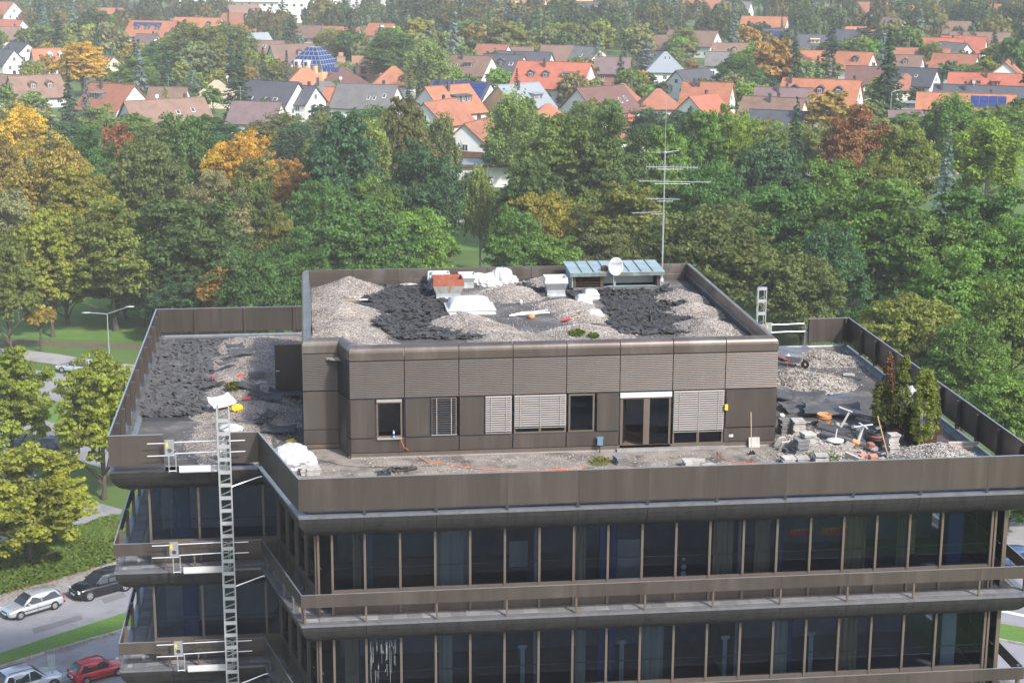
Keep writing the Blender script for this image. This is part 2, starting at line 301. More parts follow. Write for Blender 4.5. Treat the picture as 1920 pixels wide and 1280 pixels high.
# ================================================================== the office block
BLD = thing('office_building', 'dark bronze office block with rounded balcony edges, ribbon windows and stripped roof terraces', 'building', (9, 11, G))
OFF = (-9, -11, -G)                           # parts are written in roof-edge coordinates
def part(mb, name, mat, parent=None, smooth=False, sub=None):
    if sub: return mb.build(name, mat, sub, (0,0,0), smooth)
    return mb.build(name, mat, BLD, OFF, smooth)
LIPP = [Vector(p) for p in ((0,0),(26.73,0),(26.73,22.55),(9,22.55),(9,27.85),(-7.05,27.85),(-7.05,5.9),(-1.52,5.87))]
class Outline:
    def __init__(s, pts): s.p = [Vector(p) for p in pts]; s.n = len(pts)
    def t(s, i): return (s.p[(i+1)%s.n]-s.p[i]).normalized()
    def L(s, i): return (s.p[(i+1)%s.n]-s.p[i]).length
    def nrm(s, i): d = s.t(i); return Vector((-d.y, d.x))
    def mitre(s, i, d):
        a, b = s.nrm((i-1)%s.n), s.nrm(i); k = d/(1+a.dot(b)); return s.p[i] + (a+b)*k
    def pt(s, i, q, d):
        Li = s.L(i)
        if q <= 0: return s.mitre(i, d)
        if q >= Li: return s.mitre((i+1)%s.n, d)
        return s.p[i] + s.t(i)*q + s.nrm(i)*d
    def off(s, d): return [s.mitre(i, d) for i in range(s.n)]
    def sweep(s, mb, i, q0, q1, prof, cap=True):
        rings = [[(*s.pt(i, q, d), z) for d, z in prof] for q in (q1, q0)]
        return mb.loft(rings, cap)
LIP = Outline(LIPP)
def cuts(L, first, step, gap=.004):
    e = [0.]; q = first
    while q < L-.3: e.append(q); q += step
    e.append(L); return [(a + (gap if k else 0), b - (gap if k < len(e)-2 else 0)) for k, (a, b) in enumerate(zip(e[:-1], e[1:]))]
H = 4.017
EDGE_FIRST = {0: 2.261, 1: 2.3, 2: 2.0, 3: 2.5, 4: 2.5, 5: 1.4, 6: 2.03, 7: 2.0}
SHOWN = (0, 1, 2, 4, 5, 6, 7)
GAP = (2.03, 4.33)                            # opening in the left wing's parapet (hoist)
# ---- soffits, edge flashing, slabs
for lv in range(0, 4):
    z = -H*lv; rr = .87 if lv == 0 else .80
    arc = [(.86-.86*math.cos(a), z-.09-rr*math.sin(a)) for a in [R(x) for x in (0,12,24,36,48,60,72,82,90)]]
    prof = arc + [(.86, z-.05), (0, z-.05)]
    for i in (0, 1, 5, 6, 7):
        for q0, q1 in cuts(LIP.L(i), EDGE_FIRST[i], 2.5, .006):
            part(LIP.sweep(MB(), i, q0, q1, prof), 'soffit_panel', M['soffit'], smooth=False)
        if lv < 3:
            for q0, q1 in cuts(LIP.L(i), EDGE_FIRST[i], 5.0, .003):
                if i == 6 and q1 > GAP[0]+.3 and q0 < GAP[1]-.3 and lv == 0: 
                    continue
                part(LIP.sweep(MB(), i, q0, q1, [(-.025, z-.085), (-.025, z-.004), (.0, z), (.24, z+.012), (.24, z-.045), (.01, z-.085)]), 'edge_flashing', M['lip'])
    pts = [tuple(p) for p in LIP.off(.865)]
    part(MB().prism(pts, z-.09-rr-.004, z-.02), 'floor_slab', M['interior'])
    if lv > 0:
        part(MB().prism([tuple(p) for p in LIP.off(.10)], z-.045, z-.012), 'balcony_floor', M['concrete'])
q0 = .0
part(LIP.sweep(MB(), 6, .001, GAP[0], [(-.025,-.085), (-.025,-.004), (.0,0), (.24,.012), (.24,-.045), (.01,-.085)]), 'edge_flashing', M['lip'])
part(LIP.sweep(MB(), 6, GAP[1], 5.53, [(-.025,-.085), (-.025,-.004), (.0,0), (.24,.012), (.24,-.045), (.01,-.085)]), 'edge_flashing', M['lip'])
part(MB().box(-5.03,-2.72,5.93,6.3,-.30,-.05), 'cut_concrete_edge', M['concrete'])
part(MB().prism([tuple(p) for p in LIP.off(.865)], G+.02, -3*H-.98), 'lower_storeys', M['interior'])
# ---- roof terrace: decks, upstand, parapet
part(MB().prism([tuple(p) for p in LIP.off(.42)], -.019, .0), 'terrace_deck', M['deck_pale'])
part(MB().prism([(18.72,3.2),(19.6,2.4),(22,3.0),(26.28,2.6),(26.28,22.1),(18.72,22.1)], .001, .005), 'bitumen_sheet', M['deck'])
part(MB().prism([(-6.58,6.4),(-3.6,6.4),(-4.1,12.2),(-4.2,12.4),(-6.6,12.4)], .001, .006), 'felt_and_shade_layer', M['deck'])
part(MB().prism([(-6.6,12.4),(-4.2,12.4),(-3.4,20),(-3.2,27.2),(-6.6,27.2)], .001, .005), 'felt_and_shade_layer', M['chunk'])
part(MB().prism([(-.9,7.6),(.18,7.6),(.18,21.5),(-1.3,21.5),(-1.6,14),(-1.2,10)], .001, .005), 'felt_and_shade_layer', M['deck'])  # dark sheet that paints in the penthouse's shade along its left wall
UPST = [(.245,-.04),(.245,.10),(.40,.115),(.44,.06),(.62,.001),(.62,-.01)]
for i in (1, 2, 4, 5):
    for q0, q1 in cuts(LIP.L(i), 2.6, 5.2, .002): part(LIP.sweep(MB(), i, q0, q1, UPST), 'roof_upstand', M['lip'] if i != 1 else M['copper_dk'])
part(LIP.sweep(MB(), 6, 0, GAP[0], UPST), 'roof_upstand', M['lip'])
PAR = [(0,.19),(.05,.19),(.05,1.37),(0,1.37)]; CAPP = [(-.006,1.371),(.056,1.371),(.056,1.388),(-.006,1.388)]
for i in (0, 1, 5, 4, 7):
    f, st = {0:(4.761,2.5), 1:(.5,2.07), 5:(1.47,2.055), 4:(6.7,2.44), 7:(3.0,3.2)}[i]
    q_min = 0
    for q0, q1 in cuts(LIP.L(i), f, st, .003):
        part(LIP.sweep(MB(), i, q0, q1, PAR), 'parapet_panel', M['bronze'])
        part(LIP.sweep(MB(), i, q0, q1, CAPP), 'parapet_cap', M['bronze_lid'])
for q0, q1 in ((0, GAP[0]), (GAP[1], LIP.L(6))):
    part(LIP.sweep(MB(), 6, q0, q1, PAR), 'parapet_panel', M['bronze']); part(LIP.sweep(MB(), 6, q0, q1, CAPP), 'parapet_cap', M['bronze_lid'])
part(LIP.sweep(MB(), 2, 0, 2.05, PAR), 'parapet_panel', M['bronze']); part(LIP.sweep(MB(), 2, 0, 2.05, CAPP), 'parapet_cap', M['bronze_lid'])
def post(i, q, z0, z1, d0=.055, d1=.17, wd=.11, mat='mullion'):
    a = LIP.p[i] + LIP.t(i)*q; mb = MB(); t_, n_ = LIP.t(i), LIP.nrm(i)
    c = a + n_*((d0+d1)/2); ang = math.atan2(t_.y, t_.x)
    return part(mb.obox(T(c.x, c.y, z0, rz=ang), wd, d1-d0, z1-z0, True), 'rail_post', M[mat])
for y in [20.16-2.07*k for k in range(10)]: post(1, y, .08, 1.28, .055, .20, .13, 'bronze')
for y in [26.37-2.055*k for k in range(10)]: post(5, 27.85-y, .08, 1.30, .055, .24, .13, 'bronze')
for x in (-6.93,-5.14,-2.71,-.26,2.2): post(4, 9-x, .08, 1.365, .055, .12, .10, 'bronze')
for x in (26.55, 24.76): post(2, 26.73-x, .08, 1.365, .055, .15, .12, 'bronze')
for k in range(10): part(MB().box(2.261+2.5*k-.05, 2.261+2.5*k+.05, -.018, .03, .02, .19), 'panel_bracket', M['joint'])
# ---- storeys: glazing, mullions, spandrels, balcony rails
GLZ = Outline(LIP.off(.78))
def facade(i, lv, qs, deep=True):
    z0 = -H*(lv+1); zt = -H*lv - .95 if lv == 0 else -H*lv - .885
    t_, n_ = GLZ.t(i), GLZ.nrm(i); ang = math.atan2(t_.y, t_.x)
    def P(q, d): v_ = GLZ.p[i] + t_*q + n_*d; return v_
    for k, q in enumerate(qs):
        c = P(q, -.005); wd = .085
        part(MB().obox(T(c.x, c.y, z0+.03, rz=ang), wd, .15, zt-z0-.03, True), 'mullion', M['mullion'])
    for a, b in zip(qs[:-1], qs[1:]):
        mid = (a+b)/2; wd = b-a-.087
        c = P(mid, .03); part(MB().obox(T(c.x, c.y, z0+.97, rz=ang), wd, .012, zt-z0-.97, True), 'window_pane', M['glass'])
        c = P(mid, .0); part(MB().obox(T(c.x, c.y, z0+.72, rz=ang), wd, .10, .245, True), 'window_sill', M['mullion'])
        c = P(mid, .03); part(MB().obox(T(c.x, c.y, z0+.03, rz=ang), wd, .05, .685, True), 'spandrel_panel', M['bronze'])
    a, b = P(qs[0], .16), P(qs[-1], .16)
    part(MB().bar((a.x,a.y,z0+1.72), (b.x,b.y,z0+1.72), .03, .03), 'inner_rail', M['lip'])
XM = [1.12] + [2.27+1.2465*k for k in range(18)] + [25.37]
for lv in range(3):
    x0 = GLZ.p[0].x
    facade(0, lv, [x-x0 for x in XM])
    # double corner mullions
    for x in (GLZ.p[0].x+.03, 25.52): part(MB().box(x-.04, x+.04, .74, .86, -H*(lv+1)+.03, -H*lv-.9), 'corner_post', M['mullion'])
    L7 = GLZ.L(7); facade(7, lv, [.35+(L7-.45)*k/4 for k in range(5)])
    x6 = GLZ.p[6].x; facade(6, lv, [x-x6 for x in (-5.70,-3.86,-2.62,-1.42,-.36+ -.0)])
    facade(1, lv, [.1+1.25*k for k in range(6)])
    # rooms behind the glass
    zc = -H*(lv+1)+.03
    part(MB().box(1.4, 25.2, 6.2, 6.3, zc, -H*lv-.97), 'office_wall', M['interior'])
    part(MB().prism([tuple(p) for p in LIP.off(.9)], zc-.04, zc+.012), 'office_floor', M['carpet'])
    for x in (8.45, 16.0): part(MB().box(x-.06, x+.06, 1.3, 6.2, zc+.012, -H*lv-.97), 'partition', M['interior'])
    part(MB().box(-5.6, 1.0, 10.5, 10.6, zc+.012, -H*lv-.97), 'office_wall', M['interior'])
rng = random.Random(5)
def wavy(x0, x1, y, z0, z1, mat):
    n = max(6, int((x1-x0)/.04)); mb = MB(); vs = []
    for k in range(n+1):
        x = x0+(x1-x0)*k/n; yy = y + .035*math.sin(k*1.25) + rng.uniform(-.008,.008); vs += [(x,yy,z0),(x,yy,z1)]
    mb.add(vs, [(2*k,2*k+2,2*k+3,2*k+1) for k in range(n)]); mb.add([(a,b+.012,c) for a,b,c in vs], [(2*k,2*k+1,2*k+3,2*k+2) for k in range(n)])
    return part(mb, 'curtain', M[mat], smooth=True)
zt0, zb0 = -1.0, -H+.05; zt1, zb1 = -H-.95, -2*H+.05
for x0, x1, m_ in ((1.85,2.15,'curtain'),(4.85,6.0,'curtain_g'),(9.85,10.25,'curtain'),(14.95,15.7,'curtain'),(16.5,17.1,'curtain'),(19.9,20.7,'curtain'),(21.9,22.3,'curtain')): wavy(x0, x1, 1.1, zb0, zt0, m_)
for x0, x1, m_ in ((1.5,2.0,'curtain'),(4.9,5.4,'curtain_g'),(9.9,10.3,'curtain_g'),(12.4,13.2,'curtain_g'),(17.3,17.9,'curtain_g'),(19.9,20.6,'curtain')): wavy(x0, x1, 1.1, zb1, zt1, m_)
for x, m_, lvs in ((2.45,'teal_paint',(0,)),(10.95,'blue_paint',(0,1)),(11.35,'blue_paint',(0,1)),(24.3,'blue_paint',(0,)),(24.3,'pale_paint',(1,)),(18.1,'blue_paint',(1,)),(1.95,'blue_paint',(1,)),(17.6,'teal_paint',(0,)),(2.0,'teal_paint',(0,))):
    for lv in lvs: part(MB().box(x-.11 if x<24 else x-.28, x+.11 if x<24 else x+.28, 1.5, 1.8 if x<24 else 2.1, -H*(lv+1)+.045, -H*lv-.97), 'interior_column', M[m_])
part(MB().box(-4.9,-4.3,7.6,8.0,zb0,-1.0), 'interior_column', M['teal_paint']); part(MB().box(-4.7,-4.1,7.6,8.0,zb1,zt1), 'interior_column', M['blue_paint'])
# furniture left near the panes
for x, zz, wd, hh, m_ in ((3.9,zb0,2.6,1.5,'wood_dk'),(12.0,zb0,.9,1.9,'interior'),(22.55,zb0+.9,.7,1.4,'curtain'),(7.9,zb0+1.0,.7,1.0,'curtain_g')):
    part(MB().box(x-wd/2, x+wd/2, 1.9, 1.97, zz+.1, zz+.1+hh), 'leaning_board', M[m_])
for lv, xs in ((1,(8.0,11.7,15.6,17.7,18.9)),):
    for x in xs:
        mb = MB(); z0 = -H*(lv+1)+.7; mb.box(x-.08,x+.08,1.35,1.4,z0,z0+1.5); mb.box(x-.16,x+.16,1.34,1.41,z0+1.5,z0+1.62); part(mb, 'interior_stand', M['pale_paint'])
# zigzag paper borders (red with a yellow line) on two panes
for x0 in (17.75, 20.15-1.25+.05):
    mb = MB(); n = 5 if x0 < 18 else 6; wz = .13; z0 = -1.52
    for k in range(n):
        a = x0+k*wz*1.25; mb.add([(a,.86,z0-.16),(a+wz*1.25,.86,z0-.16),(a+wz*1.25,.86,z0),(a+wz*.62,.86,z0+.09),(a,.86,z0)], [(0,1,2,3,4)])
    part(mb, 'zigzag_border', M['red_plastic'])
    mb = MB()
    for k in range(n):
        a = x0+k*wz*1.25
        mb.add([(a,.857,z0),(a+wz*.62,.857,z0+.09),(a+wz*.62,.857,z0+.125),(a,.857,z0+.035)], [(0,1,2,3)]); mb.add([(a+wz*.62,.857,z0+.09),(a+wz*1.25,.857,z0),(a+wz*1.25,.857,z0+.035),(a+wz*.62,.857,z0+.125)], [(0,1,2,3)])
    part(mb, 'zigzag_line', M['yellow'])
# paper cut-outs hanging in one pane
for zz, r_ in ((-2.42,.07),(-2.72,.11),(-2.98,.11)):
    part(MB().add([(13.82+r_*math.cos(k*math.pi/3), .86, zz+r_*math.sin(k*math.pi/3)) for k in range(6)], [(5,4,3,2,1,0)]), 'paper_cutout', M['pale_paint'])
# water streaks of dirt on one pane: thin dried lime runs in front of the glass of the second storey
rng = random.Random(9); mb = MB()
for k in range(46):
    x = 2.40+rng.random()*1.0; zz = -4.95-rng.random()*1.3; l = .1+rng.random()**2*1.0; w_ = .006+.016*rng.random()**2
    mb.box(x, x+w_, .797, .800, zz-l, zz)
part(mb, 'lime_runs', M['lime_run'])
mb = MB()
for k in range(26):
    x = -5.5+rng.random()*.95; zz = -1.1-rng.random()*.8; l = .1+rng.random()**2*.9
    mb.box(x, x+.006+.006*rng.random(), 6.697, 6.700, zz-l, zz)
part(mb, 'lime_runs', M['lime_run'])
RAIL = [(0,.649),(.04,.649),(.04,1.119),(0,1.119)]; RCAP = [(-.004,1.12),(.044,1.12),(.044,1.132),(-.004,1.132)]
for lv in (1, 2):
    z = -H*lv
    for i in (0, 1, 5, 6, 7):
        cs = cuts(LIP.L(i), {0:2.261+2.5, 7:2.9}.get(i, 2.3), 2.5, .003)
        if i == 6: cs = [(0, 1.97), (2.9, LIP.L(6))]
        for q0, q1 in cs:
            part(LIP.sweep(MB(), i, q0, q1, [(d, z+h) for d, h in RAIL]), 'balcony_rail', M['bronze'])
            part(LIP.sweep(MB(), i, q0, q1, [(d, z+h) for d, h in RCAP]), 'rail_cap', M['bronze_lid'])
        qs = {0:[2.261+2.5*k for k in range(10)]+[.12], 7:[.6,1.9,3.2,4.6,5.9], 6:[.1,1.9,3.0,4.3]}.get(i, [.3+2.5*k for k in range(9)])
        for q in qs:
            if q < LIP.L(i)-.05: post(i, q, z+.01, z+1.10 if i in (1,5) else z+.72, .041, .11 if i in (0,6,7) else .17, .07 if i in (0,6,7) else .12)
    # walkway slabs
    k = 0; x = .62
    while x < 26.2:
        part(MB().box(x+.004, x+.516, .27, .765, z-.008, z+.030+rng.uniform(0,.006)), 'paving_slab', M['slab']); x += .52
    y = 6.6
    x = -6.6
    while x < -.9:
        part(MB().box(x+.004, x+.496, 6.15, 6.62, z-.008, z+.030), 'paving_slab', M['slab']); x += .5
    y = 6.7
    while y < 14:
        part(MB().box(-6.78, -6.32, y+.004, y+.496, z-.008, z+.030), 'paving_slab', M['slab']); y += .5
    for k in range(9):
        y = 1.0+.55*k; xx = LIP.pt(7, LIP.L(7)-y*1.03, .30).x
        part(MB().box(xx, xx+.48, y, y+.53, z-.008, z+.028), 'paving_slab', M['slab'])
    x = 25.6
    for k in range(10): part(MB().box(25.95, 26.42, .9+.52*k, 1.41+.52*k, z-.008, z+.030), 'paving_slab', M['slab'])
# ---- penthouse
PH = [(.2,7.88),(1.55,7.88),(1.97,6.5),(18.65,6.5),(18.65,21.9),(.2,21.9)]
# counter-clockwise order
PEN = Outline(PH)
part(MB().prism([tuple(p) for p in PEN.off(.07)], 2.345, 3.65), 'penthouse_core', M['joint'])
inner = [(.27,7.95),(1.6,7.95),(2.0,9.6),(18.58,9.6),(18.58,21.83),(.27,21.83)]
part(MB().prism(inner, 0.001, 2.345), 'penthouse_rear_wall', M['interior'])
part(MB().box(1.9,18.55,6.6,9.6,.001,.12), 'penthouse_floor', M['wood_dk'])
part(MB().box(4.05,4.15,6.65,9.6,.12,2.345), 'partition', M['curtain_g']); part(MB().box(12.1,12.2,6.65,9.6,.12,2.345), 'partition', M['interior'])
part(MB().box(18.5,18.58,6.6,9.6,.001,2.345), 'penthouse_side_wall', M['joint']); part(MB().prism([(1.66,7.95),(2.05,6.6),(2.12,6.62),(1.76,7.95)], .001, 2.345), 'penthouse_side_wall', M['joint'])
part(MB().prism([tuple(p) for p in PEN.off(.30)], 3.65, 3.66), 'penthouse_roof_deck', M['deck'])
COPE = [(0,3.875),(0,4.16),(.018,4.24),(.07,4.32),(.15,4.38),(.24,4.41),(.33,4.415),(.335,4.30),(.335,3.95),(.40,3.93),(.40,3.665),(.05,3.665),(.05,3.875)]
LOUV = [(.03,2.37),(.03,3.84),(.065,3.84),(.065,2.37)]
bays = [1.97+2.085*k for k in range(9)]
def pcuts(i):
    L_ = PEN.L(i)
    if i == 2: return cuts(L_, 2.085, 2.085, .017)
    if i == 4: return cuts(L_, 1.5, 2.085, .012)
    return cuts(L_, 1.03 if i != 0 else 9, 1.03 if i == 5 else 2.085, .006)
for i in range(6):
    for q0, q1 in pcuts(i):
        part(PEN.sweep(MB(), i, q0, q1, COPE), 'coping', M['coping'], smooth=False)
        lo = part(PEN.sweep(MB(), i, q0, q1, LOUV), 'louvre_panel', M['soffit'])
        mb = MB(); n = 20
        for k in range(n):
            z0 = 2.40+k*(1.43/n)
            PEN.sweep(mb, i, q0, q1, [(.0,z0),(.002,z0+.014),(.022,z0+.044),(.029,z0+.044),(.029,z0)])
        mb.build('slats', M['louver'], lo)
        if i != 2:
            part(PEN.sweep(MB(), i, q0, q1, [(.0,.82),(0,2.33),(.06,2.33),(.06,.82)]), 'wall_panel', M['bronze'])
            part(PEN.sweep(MB(), i, q0, q1, [(.0,.235),(0,.79),(.06,.79),(.06,.235)]), 'wall_panel', M['bronze'])
            part(PEN.sweep(MB(), i, q0, q1, [(.03,.05),(.03,.20),(.07,.20),(.07,.05)]), 'base_strip', M['mullion'])
    if i != 2: part(PEN.sweep(MB(), i, 0, PEN.L(i), [(.062,.0),(.062,2.36),(.069,2.36),(.069,.0)]), 'joint_backing', M['joint'])
part(MB().box(1.99,18.62,6.53,6.57,.05,.20), 'base_strip', M['mullion'])
part(MB().box(1.98,18.63,6.50,6.62,.0,.05), 'base_strip', M['concrete'])
def fpanel(x0, x1, z0, z1, y=6.5): return part(MB().box(x0, x1, y, y+.05, z0, z1), 'wall_panel', M['bronze'])
def back(x0, x1, z0, z1): return part(MB().box(x0, x1, 6.552, 6.562, z0, z1), 'joint_backing', M['joint'])
for k in range(8):
    a, b = bays[k], bays[k+1]
    if k not in (5, 6): fpanel(a+.024, b-.024, .235, .775); back(a, b, .21, .80)
for x0, x1 in ((1.995,2.90),(4.085,4.99),(6.175,7.08),(11.52,12.37)):
    fpanel(x0, x1, .825, 2.315); back(x0-.03, x1+.05, .80, 2.36)
fpanel(16.63, 18.64, .82, 2.33); back(16.57, 18.62, .2, 2.36)
def window(x0, x1, z0, z1, panes=1, blind=None, opened=False, dark=False):
    f = MB(); y0, y1 = 6.535, 6.60; t_ = .07
    f.box(x0, x1, y0, y1, z1-t_, z1); f.box(x0, x1, y0, y1, z0, z0+t_); f.box(x0, x0+t_, y0, y1, z0+t_, z1-t_); f.box(x1-t_, x1, y0, y1, z0+t_, z1-t_)
    for k in range(1, panes): xm = x0+(x1-x0)*k/panes; f.box(xm-.05, xm+.05, y0, y1, z0+t_, z1-t_)
    fr = part(f, 'window', M['mullion'])
    for k in range(panes):
        if opened: break
        a = x0+(x1-x0)*k/panes+t_; b = x0+(x1-x0)*(k+1)/panes-t_
        MB().box(a-.02, b+.02, 6.565, 6.575, z0+t_-.02, z1-t_+.02).build('pane', M['glass'], fr)
    if blind is not None:
        sp_ = .09; mb = MB(); n = int((z1-blind)/sp_)
        for k in range(n):
            zz = z1-.02-k*sp_
            mb.obox(T((x0+x1)/2, 6.50, zz, rx=(R(38) if not dark else R(12))), x1-x0-.03, .082, .004)
        sl_ = mb.build('blind', M['blind'] if not dark else M['blind_dark'], fr)
        mb = MB()
        for xx in ((x0+.22*(x1-x0)), (x0+.78*(x1-x0))) if (x1-x0) < 1.3 else (x0+.12*(x1-x0), (x0+x1)/2, x0+.88*(x1-x0)): mb.box(xx-.012, xx+.012, 6.462, 6.466, z1-n*sp_-.02, z1)
        mb.box(x0+.02, x1-.02, 6.485, 6.515, z1-n*sp_-.04, z1-n*sp_-.015)
        mb.build('blind_tape', M['blind'] if not dark else M['alu'], fr)
    return fr
window(2.97, 3.96, .80, 2.22, 1, None, True)
b0 = part(MB().box(2.98, 3.95, 6.46, 6.53, 2.225, 2.33), 'blind_box', M['blind'])
part(MB().box(2.99, 3.94, 6.40, 6.53, .765, .80), 'window_ledge', M['alu'])
window(5.06, 6.06, .80, 2.33, 1, .86, False, True)
window(7.15, 8.19, .80, 2.33, 1, .84)
window(8.27, 10.31, .80, 2.33, 2, 1.05)
window(10.40, 11.42, .80, 2.33, 1)
# terrace door: left leaf open inwards, right leaf fixed
f = MB(); x0, x1 = 12.44, 14.44
f.box(x0,x1,6.53,6.61,2.06,2.13); f.box(x0,x1,6.53,6.61,.10,.19); f.box(x0,x0+.10,6.53,6.61,.19,2.06); f.box(x1-.08,x1,6.53,6.61,.19,2.06); f.box(13.36,13.60,6.53,6.61,.19,2.06)
dr = part(f, 'terrace_door', M['mullion'])
MB().box(13.58,14.38,6.565,6.575,.17,2.08).build('pane', M['glass'], dr)
leaf = MB(); leaf.obox(T(12.56,6.62,.22,rz=R(72)) @ Matrix.Translation((.38,0,0)), .76, .045, 1.82, True); leaf.build('door_leaf', M['dark_metal'], dr)
part(MB().box(12.42,14.46,6.47,6.53,2.135,2.335), 'blind_box', M['white_paint'])
window(14.53, 16.56, .16, 2.33, 2, .66)
mb = MB()
for a, b in ((13.62,14.36),(14.62,15.45),(15.65,16.48)):
    for k in range(18): xx = a+(b-a)*(k+.5)/18; mb.box(xx-.012, xx+.012, 6.70, 6.72, .2, .62)
part(mb, 'radiator_grille', M['blind_dark'])
part(MB().box(12.30,16.6,6.28,6.50,.0,.09), 'door_step', M['concrete'])
# side door of the penthouse, standing open at right angles over the left terrace
dz = MB().box(-1.02, .16, 16.0, 16.06, .06, 2.28)
do = part(dz, 'open_door', M['bronze'])
MB().box(-.98,.12,15.99,16.001,.10,2.24).build('door_panel', M['bronze'], do)
hd = MB(); hd.tube([(-.96,15.99,1.13),(-.96,15.93,1.13),(-.82,15.93,1.13)], .014, 6); hd.build('handle', M['alu'], do)
# scuffed pale smears on the slanting wall
for k in range(3):
    p = PEN.pt(1, .35+.22*k, -.002); q = PEN.pt(1, .43+.22*k, -.002)
    part(MB().add([(p.x,p.y,.35+.1*k),(q.x,q.y,.30),(q.x,q.y,1.1+.3*k),(p.x+.01,p.y,1.2+.35*k)], [(0,1,2,3)]), 'plaster_smear', M['concrete'])
# ================================================================== trees
def leaf_mesh(name, C, N_, S, tone, mats):
    """one rhombic leaf face per row: centre C, normal N_, size S, tone (r: light/dark, g: turned or not)"""
    n = len(C); rs = np.random.RandomState(len(C) % 9973)
    N_ = N_/np.linalg.norm(N_, axis=1, keepdims=True)
    t = np.cross(N_, rs.normal(size=(n,3))); t /= np.linalg.norm(t, axis=1, keepdims=True)+1e-9
    b = np.cross(N_, t); S = S[:,None]
    V = np.empty((n,4,3)); V[:,0] = C - t*S; V[:,1] = C + b*S*.62 + N_*S*.12; V[:,2] = C + t*S; V[:,3] = C - b*S*.62 + N_*S*.12
    me = bpy.data.meshes.new(name); me.vertices.add(4*n); me.vertices.foreach_set('co', V.astype(np.float32).ravel())
    me.loops.add(4*n); me.loops.foreach_set('vertex_index', np.arange(4*n, dtype=np.int32))
    me.polygons.add(n); me.polygons.foreach_set('loop_start', np.arange(0,4*n,4,dtype=np.int32))
    a = me.attributes.new('tone', 'FLOAT_COLOR', 'FACE'); col = np.ones((n,4), np.float32); col[:,:2] = tone; a.data.foreach_set('color', col.ravel())
    me.materials.append(mats); me.update(); me.validate(); return me
def unit(rs, n): v = rs.normal(size=(n,3)); return v/np.linalg.norm(v, axis=1, keepdims=True)
def clusters_to_leaves(name, cen, rad, ctone, per, leaf, rs, up=.35, flat=.75, hang=0.):
    k = len(cen); idx = np.repeat(np.arange(k), per); n = len(idx)
    d = unit(rs, n); d[:,2] = np.abs(d[:,2])*.9 + d[:,2]*.25 - .12
    rr = (rs.rand(n)**.35)[:,None]
    off = d*rr*rad[idx][:,None]; off[:,2] *= flat
    if hang: off[:,2] -= rs.rand(n)**1.5*hang*rad[idx]
    C = cen[idx] + off
    nr = d + rs.normal(size=(n,3))*.55 + np.array([0,0,up])
    S = leaf*(.7+.6*rs.rand(n))
    tone = np.stack([np.clip(ctone[idx,0] + rs.normal(size=n)*.13, 0, 1), np.clip(ctone[idx,1]*.75 + rs.rand(n)*.25, 0, 1)], 1)
    return leaf_mesh(name, C, nr, S, tone, M['leaf'])
def trunk_mesh(rs, h, r, z_split, R_, nb=7, mat='bark', lean=.3):
    mb = MB(); top = Vector((rs.normal()*lean, rs.normal()*lean, h*.82))
    mb.tube([(0,0,-.3),(0,0,.3),(top.x*.3,top.y*.3,z_split),(top.x*.7,top.y*.7,h*.6),tuple(top)], [r*1.35,r,r*.8,r*.5,r*.12], 8)
    for k in range(nb):
        a = 2*math.pi*(k+rs.rand()*.6)/nb; z0 = z_split + rs.rand()*(h*.25); l = R_*(.55+.35*rs.rand()); z1 = z0 + l*(.5+.5*rs.rand())
        mb.tube([(0,0,z0),(math.cos(a)*l*.5,math.sin(a)*l*.5,z0+(z1-z0)*.6),(math.cos(a)*l,math.sin(a)*l,z1)], [r*.42,r*.28,r*.08], 5)
    return mb.mesh('trunk', M[mat], True)
def broad(name, seed, H_=15., R_=5.5, base=3.2, nb=46, nt_=7, per=38, leaf=.26, top=1., lump=.30, irregular=.16, mat='bark', hang=0., flat=.75):
    rs = np.random.RandomState(seed)
    # boughs spread evenly over the crown, some reaching further than others
    k_ = np.arange(nb)+.5; zz_ = 1-k_/nb*1.55; ph_ = k_*2.39996+rs.rand()*6
    q_ = np.sqrt(np.clip(1-zz_**2,0,1)); d = np.stack([np.cos(ph_)*q_, np.sin(ph_)*q_, zz_],1)+rs.normal(size=(nb,3))*.14; n = nb
    d /= np.linalg.norm(d, axis=1, keepdims=True)
    cz, hz = base+(H_-base)*.44, (H_-base)*.56*.86
    rr = .76*(1+irregular*.55*rs.normal(size=n)); inn = rs.rand(n) < .16; rr[inn] *= .6
    shape = np.stack([d[:,0]*R_, d[:,1]*R_, d[:,2]*np.where(d[:,2] > 0, hz, hz*.85)], 1)*rr[:,None]
    shape[:,:2] *= (1 - .22*np.clip(d[:,2:3],0,1)*(top-1))
    cen = shape + np.array([0,0,cz])
    brad = R_*lump*(.75+.5*rs.rand(n))
    btone = np.stack([.5+.16*rs.normal(size=n), rs.rand(n)], 1)
    idx = np.repeat(np.arange(n), nt_); m_ = len(idx)
    td = unit(rs, m_); td[:,2] = td[:,2]*.7 + .25
    tc_ = cen[idx] + td*brad[idx][:,None]*(.55+.45*rs.rand(m_))[:,None]
    trad = brad[idx]*(.42+.22*rs.rand(m_))
    tt = np.clip(btone[idx] + np.stack([.12*rs.normal(size=m_), .12*rs.normal(size=m_)],1), 0, 1)
    crown = clusters_to_leaves(name+'_crown', tc_, trad, tt, per, leaf, rs, flat=flat, hang=hang)
    return (trunk_mesh(rs, H_, .028*H_*.7+.06, base*.9, R_, 7, mat), crown, H_, R_)
